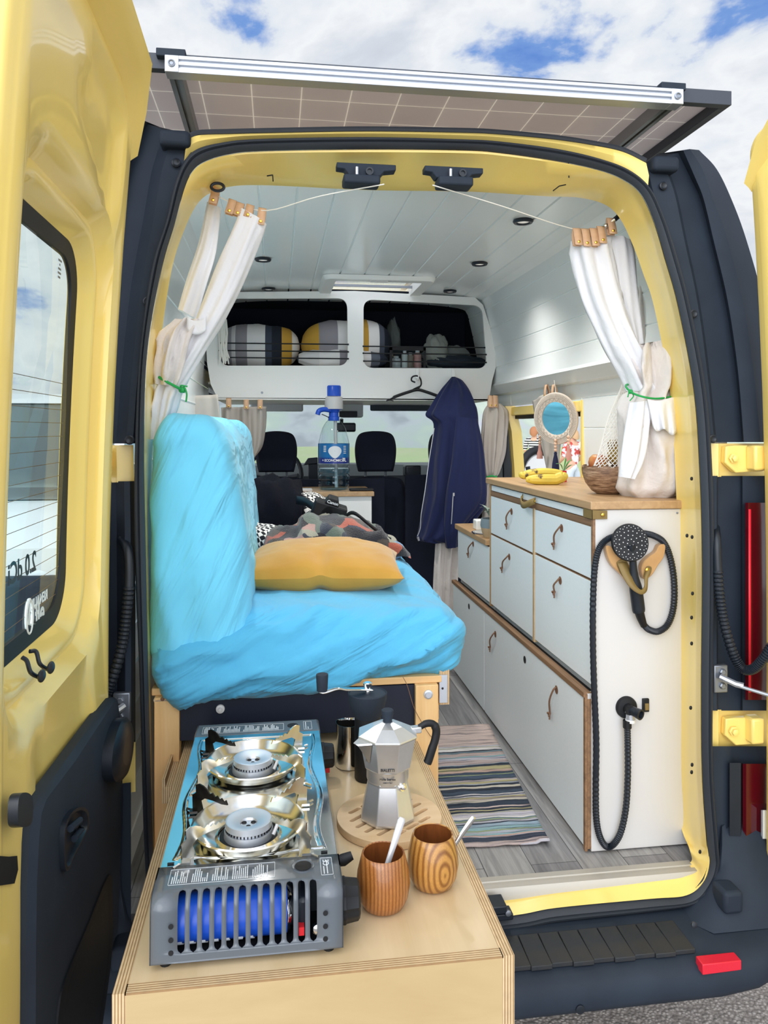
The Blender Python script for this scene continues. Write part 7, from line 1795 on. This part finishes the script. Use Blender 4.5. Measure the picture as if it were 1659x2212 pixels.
def shelfheap(u0, u1, vt, y, name, m, lb, cat, seed, d=.14, z0=pz):
    x0, x1 = P(u0,790,y=y).x, P(u1,790,y=y).x; zt = P((u0+u1)/2, vt, y=y).z; e = MB()
    def fn(u, v):
        a = 2*pi*u; b = pi*v; q = V((cos(a)*sin(b), sin(a)*sin(b), cos(b)))
        k = 1 + .22*fbm((q.x*1.6+seed,q.y*1.6,q.z*1.6)) + .10*ridge(q.x*2+q.z*1.4+seed)
        p = V(((x0+x1)/2 + q.x*(x1-x0)/2*k, y + q.y*d/2*k, (zt+z0)/2 + q.z*(zt-z0)/2*k)); p.z = max(p.z, z0+.001); return p
    e.grid(fn, 40, 26, cu=True); return setp(e.build(name, m, smooth=180), lb, cat)
shelfheap(916, 968, 722, 2.44, 'grey_shirt', pm('grey_jersey','#7e837d',.9,bump=(60,.4,.004)), 'crumpled grey green shirt right of the storage box', 'shirt', 5)
shelfheap(955, 1012, 748, 2.46, 'grey_strap', pm('grey_webbing','#6d7370',.9), 'loose grey sleeve of cloth lying on the dark bag', 'cloth', 8, d=.08, z0=2.095)
shelfheap(925, 1048, 768, 2.42, 'dark_bag', pm('dark_teal_bag','#14202c',.8,bump=(60,.3,.003)), 'dark bag with a white tag at the right end of the shelf', 'bag', 11, d=.18)
shelfheap(834, 864, 690, 2.62, 'grey_felt_hat', pm('grey_felt','#5e6664',.9), 'grey cap poking up behind the striped pillow', 'cap', 14)
# ------------------------------------------------------------------ hooks, hanger and jacket
for u, lb in ((901,'left of two white wall hooks, holding the black hanger'),(979,'right of two white wall hooks, holding the navy jacket')):
    p = P(u,800,y=SY-.01); h_ = MB(); h_.box((p.x-.010,SY-.018,p.z-.045),(p.x+.010,SY-.010,p.z+.01)); h_.tube(cr([p+V((0,-.01,-.04)),p+V((0,-.022,-.052)),p+V((0,-.036,-.046)),p+V((0,-.040,-.030))],5), .006, 8); setp(h_.build('wall_hook', M['white_panel'], bevel=.002), lb, 'hook', 'white wall hooks on the shelf front')
hx = P(900,860,y=SY-.05)
hg = MB(); hk_ = [P(u,v,y=SY-.05) for u,v in ((897,826),(889,822),(891,814),(901,812),(908,818),(910,828),(908,834),(902,840))]; hg.tube(cr(hk_,5), .0042, 8)
hg.tube(cr([P(u,v,y=SY-.05) for u,v in ((834,866),(856,856),(882,847),(902,842),(922,847),(950,857),(975,866))],5), [.003]*4+[.008]*23+[.003]*4, 8, flat=.6)
hg.tube(cr([P(u,v,y=SY-.05) for u,v in ((888,845),(895,840),(908,834)) ],4), .004, 7); hg.tube(cr([P(u,v,y=SY-.05) for u,v in ((834,866),(842,864),(850,866))],4), .003, 6)
setp(hg.build('coat_hanger', M['black'], smooth=60), 'black plastic coat hanger hooked beside the navy jacket', 'hanger')
jk = thing('navy_jacket', 'navy softshell jacket hanging from the right white hook', 'jacket', P(982,815,y=2.15))
e = drape([((976,814),(982,814),2.19,.01,.2),((966,826),(998,822),2.17,.03,.4),((950,846),(1014,846),2.14,.05,.5),((930,880),(1026,880),2.12,.07,.6),((922,898),(1032,900),2.11,.08,.6),((938,915),(1034,925),2.10,.085,.7),((936,960),(1036,960),2.09,.09,.8),((930,1000),(1040,1000),2.08,.095,.8),((924,1060),(1046,1060),2.07,.10,.8),((914,1110),(1048,1090),2.07,.10,.7),((906,1150),(1030,1120),2.07,.09,.7),((904,1166),(1000,1150),2.07,.08,.7),((930,1172),(990,1165),2.07,.06,.6)], folds=7, amp=.016, seed=12, n=64)
e.build('jacket_body', M['navy_jacket'], jk, smooth=180)
e = drape([((986,900),(1030,905),2.02,.02,.3),((978,960),(1040,960),1.99,.04,.5),((972,1010),(1046,1020),1.98,.045,.5),((964,1060),(1050,1070),1.98,.045,.5),((958,1110),(1040,1092),1.985,.045,.5),((958,1150),(1000,1140),1.99,.04,.5),((964,1184),(990,1180),2.0,.03,.4)], folds=5, amp=.010, seed=15, n=48)
e.build('sleeve', M['navy_jacket'], jk, smooth=180)
zp = pm('zip_metal','#c9ccd2',.35,metal=.7)
e = MB(); e.tube(cr([P(u,v,y=y) for u,v,y in ((938,925,2.0),(926,1000,1.965),(918,1060,1.955),(910,1110,1.955),(908,1140,1.96),(902,1158,1.965))],6), .0022, 6); e.build('front_zip', zp, jk)
e = MB(); e.tube([P(979,1066,y=1.92),P(977,1100,y=1.918),P(975,1132,y=1.92)], .0024, 6); e.cbox(P(980,1068,y=1.915),(.008,.004,.016)); e.build('pocket_zip', zp, jk)
e = MB(); e.tube([P(903,1160,y=1.955),P(905,1168,y=1.955)], .005, 8); e.build('zip_pull', zp, jk)
# ------------------------------------------------------------------ outside: hills, parked van, people, bicycle wheel
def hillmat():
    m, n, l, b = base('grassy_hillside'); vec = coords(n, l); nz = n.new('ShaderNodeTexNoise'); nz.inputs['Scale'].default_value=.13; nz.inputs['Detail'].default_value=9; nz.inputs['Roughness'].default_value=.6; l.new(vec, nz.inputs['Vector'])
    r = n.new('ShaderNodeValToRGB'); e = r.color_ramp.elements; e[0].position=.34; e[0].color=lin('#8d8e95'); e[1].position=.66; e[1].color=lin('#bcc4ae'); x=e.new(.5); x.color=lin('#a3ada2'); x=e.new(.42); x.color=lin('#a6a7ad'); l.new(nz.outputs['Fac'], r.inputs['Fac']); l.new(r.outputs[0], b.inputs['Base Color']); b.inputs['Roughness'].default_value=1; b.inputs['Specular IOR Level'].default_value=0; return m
M['hill'] = hillmat()  # hill colours paled, the distance haze is painted into them
e = MB(); nx, ny = 150, 40
def hill(u, v):
    x = -150 + 420*u; y = 60 + 190*v
    k = max(0, v-.08)/.92
    q_ = min(1, max(0, (x/(y+1.8)+.25)/.15)); q_ = .12+.88*q_*q_*(3-2*q_)
    h = q_*44*(k**.8)*(1+.35*sin(x*.013+1.0)) + 9*fbm((x*.02, y*.02, 3), 5)*min(1,k*4) + 3.5*fbm((x*.09,y*.09,1),4)*min(1,k*3)
    return V((x, y, max(-.6, h)-.5))
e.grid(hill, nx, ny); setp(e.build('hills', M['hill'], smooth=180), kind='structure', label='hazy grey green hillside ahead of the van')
M['field'] = pm('pale_grass', '#a8bb7c', 1, spec=0, var=(.5,'#b9b891',.5), bump=(3,.6,.05))
e = MB(); e.grid(lambda u, v: V((-60+200*u, 12+60*v, -.02+.5*fbm((u*9,v*5,2))*min(1,v*6))), 60, 30); setp(e.build('field', M['field'], smooth=180), kind='structure', label='pale green grass between the car park and the hills')
e = MB(); rr = random.Random(3)
for k in range(26):
    x = rr.uniform(-10,60); y = rr.uniform(85,150); z = hill((x+150)/420,(y-60)/190).z; s = rr.uniform(1.6,3.2); 
    e.box((x,y,z-1),(x+s*1.3,y+s,z+s*.9))
hs = setp(e.build('village', pm('whitewashed_wall','#e6e4df',.9), smooth=0), 'scattered far white houses on the hillside beyond the windscreen', 'houses', kind='stuff')
# parked white van seen through the left rear door window
wv = thing('parked_van', 'white van parked alongside, seen through the left rear door window', 'van', (-2.4,4.0,0))
M['wpaint'] = pm('white_car_paint', '#e9eceb', .25, coat=.5)
X0, X1 = -3.30, -1.50
sec = [(1.75,.35,.95),(1.72,.35,1.02),(1.95,.30,1.13),(2.55,.30,1.25)]
def arch(y, z0, zt, w, crn=.16):
    xm = (X0+X1)/2; return [V((xm-w/2, y, z0)), V((xm-w/2, y, zt-crn)), V((xm-w/2+crn*.35, y, zt-crn*.3)), V((xm-w/2+crn, y, zt)), V((xm+w/2-crn, y, zt)), V((xm+w/2-crn*.35, y, zt-crn*.3)), V((xm+w/2, y, zt-crn)), V((xm+w/2, y, z0))]
e = MB(); e.loft([arch(2.9,.35,.80,1.5,.1), arch(2.86,.32,1.02,1.66,.1), arch(3.1,.30,1.12,1.78,.12), arch(3.75,.30,1.22,1.8,.12)], closed=False); e.add(arch(2.9,.35,.80,1.5,.1), [tuple(range(8))]); e.build('bonnet', M['wpaint'], wv, smooth=40)
def roofarch(y, zt): return arch(y, 1.15, zt, 1.8-.10*(zt-1.2), .3)
e = MB()
A0 = arch(3.75,1.20,1.24,1.78,.03); 
e.loft([arch(4.62,1.2,1.92,1.72,.3), arch(5.2,.3,2.02,1.74,.3), arch(7.6,.3,2.02,1.74,.3)], closed=False); e.loft([[p for p in arch(4.62,.30,1.25,1.80,.02)],[p for p in arch(7.6,.30,1.25,1.80,.02)]], closed=False); e.add(arch(7.6,.3,2.02,1.74,.3),[tuple(range(8))]); e.build('van_body', M['wpaint'], wv, smooth=40)
e = MB(); e.box(((X0+X1)/2-.80,2.80,.22),((X0+X1)/2+.80,2.95,.86)); e.build('front_bumper', M['trim'], wv, bevel=.05, seg=3)
for s in (-1,1):
    e = MB(); xm = (X0+X1)/2; e.tube(cr([V((xm+s*.86,3.72,1.22)), V((xm+s*.82,4.2,1.60)), V((xm+s*.74,4.66,1.90))],5), .045, 8); e.build('windscreen_pillar', M['wpaint'], wv)
    e = MB(); e.box((xm+s*.9-.02,3.7,.35),(xm+s*.9+.02,4.9,1.24)); e.build('door', M['wpaint'], wv, bevel=.01)
    e = MB(); e.tube([V((xm+s*.82,4.95,1.2)), V((xm+s*.78,4.95,1.95))], .05, 8); e.build('door_pillar', M['wpaint'], wv)
    for y in (3.35,6.8):
        e = MB(); e.lathe([(.16,-.1),(.30,-.1),(.33,-.07),(.33,.07),(.30,.1),(.16,.1)], 32, axisM((xm+s*.84,y,.33),(1,0,0))); e.build('wheel', M['black'], wv)
    e = MB(); e.ball((xm+s*.62,2.95,.86), .14, 16, 10, sc=(1,.5,.8)); e.build('headlight', M['lens_clear'], wv)
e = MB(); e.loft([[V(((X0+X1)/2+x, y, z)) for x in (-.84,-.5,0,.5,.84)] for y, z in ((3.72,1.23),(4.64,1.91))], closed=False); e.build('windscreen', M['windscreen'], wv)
e = MB(); xm = (X0+X1)/2
e.box((xm-.85,3.8,1.0),(xm+.85,4.1,1.22)); e.build('dashboard', M['dash'], wv)
for s in (-.42,.42):
    e = MB(); e.box((xm+s-.22,4.75,.8),(xm+s+.22,4.9,1.52)); e.box((xm+s-.12,4.78,1.56),(xm+s+.12,4.86,1.80)); e.build('front_seat', M['seat'], wv, bevel=.04, seg=4)
# low box trailer with a spare wheel on its front, beyond the side door
tr = thing('box_trailer', 'low box trailer carrying a white covered spare wheel beyond the side door', 'trailer', (P(1168,1035,y=4.6).x, 4.6, 0))
tcx = P(1168,1035,y=4.3).x
e = MB(); e.box((tcx-.55,4.30,.45),(tcx+.65,6.0,1.16)); e.build('trailer_body', M['dash'], tr, bevel=.03)
for s in (-1,1):
    e = MB(); e.lathe([(.12,-.08),(.26,-.08),(.29,-.05),(.29,.05),(.26,.08),(.12,.08)], 28, axisM((tcx+.05+s*.66,5.2,.29),(1,0,0))); e.build('wheel', M['black'], tr)
e = MB(); e.tube([(tcx,4.3,.5),(tcx,3.6,.5)], .03, 8); e.box((tcx-.03,3.95,0),(tcx+.03,4.0,.5)); e.build('drawbar', M['alu_dark'], tr)
bc2 = P(1162,1014,y=4.2); bc2.z -= .07; BM = axisM(bc2, V((.35,-1,0)))
e = MB(); e.tube([BM @ V((.19*cos(2*pi*k/48), .19*sin(2*pi*k/48)*1.2, 0)) for k in range(48)], .032, 10, closed=True); e.tube([bc2+V((0,.02,0)), V((bc2.x,4.36,bc2.z-.1)), V((bc2.x,4.36,1.1))], .03, 8); sp = e.build('spare_wheel', M['black'], tr)
e = MB(); e.lathe([(.165,-.012),(.155,.014)], 40, BM @ Matrix.Diagonal((1,1.2,1,1))); e.build('wheel_cover', M['white_panel'], sp)
# people outside
def person(loc, pose, name_lb, shirt, trousers, hair, h=1.68, sit=False, face=0.0, arm_fwd=.3):
    sc = h/1.7
    t = thing('person', name_lb, 'person', loc); R = Matrix.Translation(V(loc)) @ Matrix.Rotation(face,4,'Z') @ Matrix.Scale(sc,4)
    J = {'pelvis':(0,0,.95),'spine':(0,0,1.12),'chest':(0,.0,1.30),'neck':(0,0,1.45),'head':(0,-.01,1.56),'top':(0,-.005,1.64)}
    e_ = [('pelvis','spine'),('spine','chest'),('chest','neck'),('neck','head'),('head','top')]
    for s, k in ((-1,'l'),(1,'r')):
        J.update({k+'sh':(s*.17,0,1.40),k+'el':(s*.23,-.02,1.13),k+'wr':(s*.20,-.16-arm_fwd*.3,.98),k+'ha':(s*.19,-.22-arm_fwd*.3,.96),k+'hip':(s*.09,0,.90),k+'kn':(s*.10,-.03,.50),k+'an':(s*.10,.02,.09),k+'to':(s*.11,-.14,.035)})
        e_ += [('chest',k+'sh'),(k+'sh',k+'el'),(k+'el',k+'wr'),(k+'wr',k+'ha'),('pelvis',k+'hip'),(k+'hip',k+'kn'),(k+'kn',k+'an'),(k+'an',k+'to')]
        for f in range(5):
            a = (f-2)*.022; J[k+'f%d'%f] = (s*(.19)+a, -.30-arm_fwd*.3+.008*abs(f-2), .945+(.02 if f == 0 else 0)); e_.append((k+'ha',k+'f%d'%f))
    rad = {'pelvis':.125,'spine':.105,'chest':.125,'neck':.05,'head':.085,'top':.045}
    for k in 'lr': rad.update({k+'sh':.058,k+'el':.040,k+'wr':.027,k+'ha':.032,k+'hip':.085,k+'kn':.056,k+'an':.038,k+'to':.034,**{k+'f%d'%f:.009 for f in range(5)}})
    def skin(name, keep, grow, m, par, cut=None):
        ks = [k for k in J if k in keep]; idx = {k:i for i,k in enumerate(ks)}; me = bpy.data.meshes.new(name)
        me.from_pydata([J[k] for k in ks], [(idx[a],idx[b]) for a,b in e_ if a in idx and b in idx], []); o = bpy.data.objects.new(name, me); COL.objects.link(o)
        md = o.modifiers.new('skin','SKIN'); sv_ = me.skin_vertices[0].data
        for k in ks: sv_[idx[k]].radius = (rad[k]+grow, (rad[k]+grow)*(.72 if k in ('pelvis','spine','chest') else 1)); sv_[idx[k]].use_root = (k in ('pelvis','lhip'))
        sb = o.modifiers.new('s','SUBSURF'); sb.levels = 2; sb.render_levels = 2
        bpy.context.view_layer.update(); dg = bpy.context.evaluated_depsgraph_get(); m2 = bpy.data.meshes.new_from_object(o.evaluated_get(dg)); bpy.data.objects.remove(o)
        e = MB(); e.add([v.co for v in m2.vertices],[tuple(p.vertices) for p in m2.polygons], R); ob = e.build(name, m, par, smooth=180); return ob
    body = skin('body', set(J), 0, M['skin'], t)
    skin('shirt', {'spine','chest','pelvis','lsh','rsh','neck'}|({'lel','rel'} if not sit else set()), .012, shirt, t)
    skin('trousers', {'pelvis','lhip','rhip','lkn','rkn','lan','ran'}, .012, trousers, t)
    e = MB(); e.grid(lambda u, v: V((.106*cos(2*pi*u)*sin(pi*(.02+.55*v)), .012+.114*sin(2*pi*u)*sin(pi*(.02+.55*v))+.0, 1.60+.11*cos(pi*(.02+.55*v)) - (.10*v*max(0,sin(2*pi*u)) ))), 24, 10, cu=True, M=R); e.build('hair', hair, t, smooth=180)
    e = MB()
    for s in (-1,1): e.ball((s*.033,-.088,1.575), .009, 8, 6)
    e2 = MB(); e2.M = R
    for s in (-1,1):
        e2 = MB(); e2.ball((s*.033,-.088,1.578), .010, 8, 6, M=R); e2.build('eye', M['white_panel'], body)
        e2 = MB(); e2.ball((s*.092,.0,1.56), .022, 8, 6, M=R, sc=(.4,.8,1.2)); e2.build('ear', M['skin'], body)
    e2 = MB(); e2.ball((0,-.102,1.55), .014, 8, 6, M=R, sc=(.8,1,1.4)); e2.build('nose', M['skin'], body)
    e2 = MB(); e2.ball((0,-.090,1.515), .020, 8, 6, M=R, sc=(1,.4,.25)); e2.build('mouth', M['red'], body)
    return t
M['striped_top'] = stripes('striped_top', 'z', [(-.6+.03*k, '#16181d' if k % 2 else '#efeeea') for k in range(30)], wob=.01)
pa = P(1154,1000,y=16.5)
person((pa.x, 16.5, 0), None, 'person outside in a black and white striped top with ginger hair', M['striped_top'], M['dash'], pm('ginger_hair','#a9714c',.7), h=1.78, face=radians(150))
pb2 = P(1238,960,y=12.5)
person((pb2.x, 12.5, 0), None, 'person outside in white and red behind the window frame', pm('white_tee','#efeeee',.8,var=(9,'#c4493f',.1)), pm('light_jeans','#c9d2da',.9), pm('fair_hair','#c9a377',.7), h=1.74, face=radians(200))
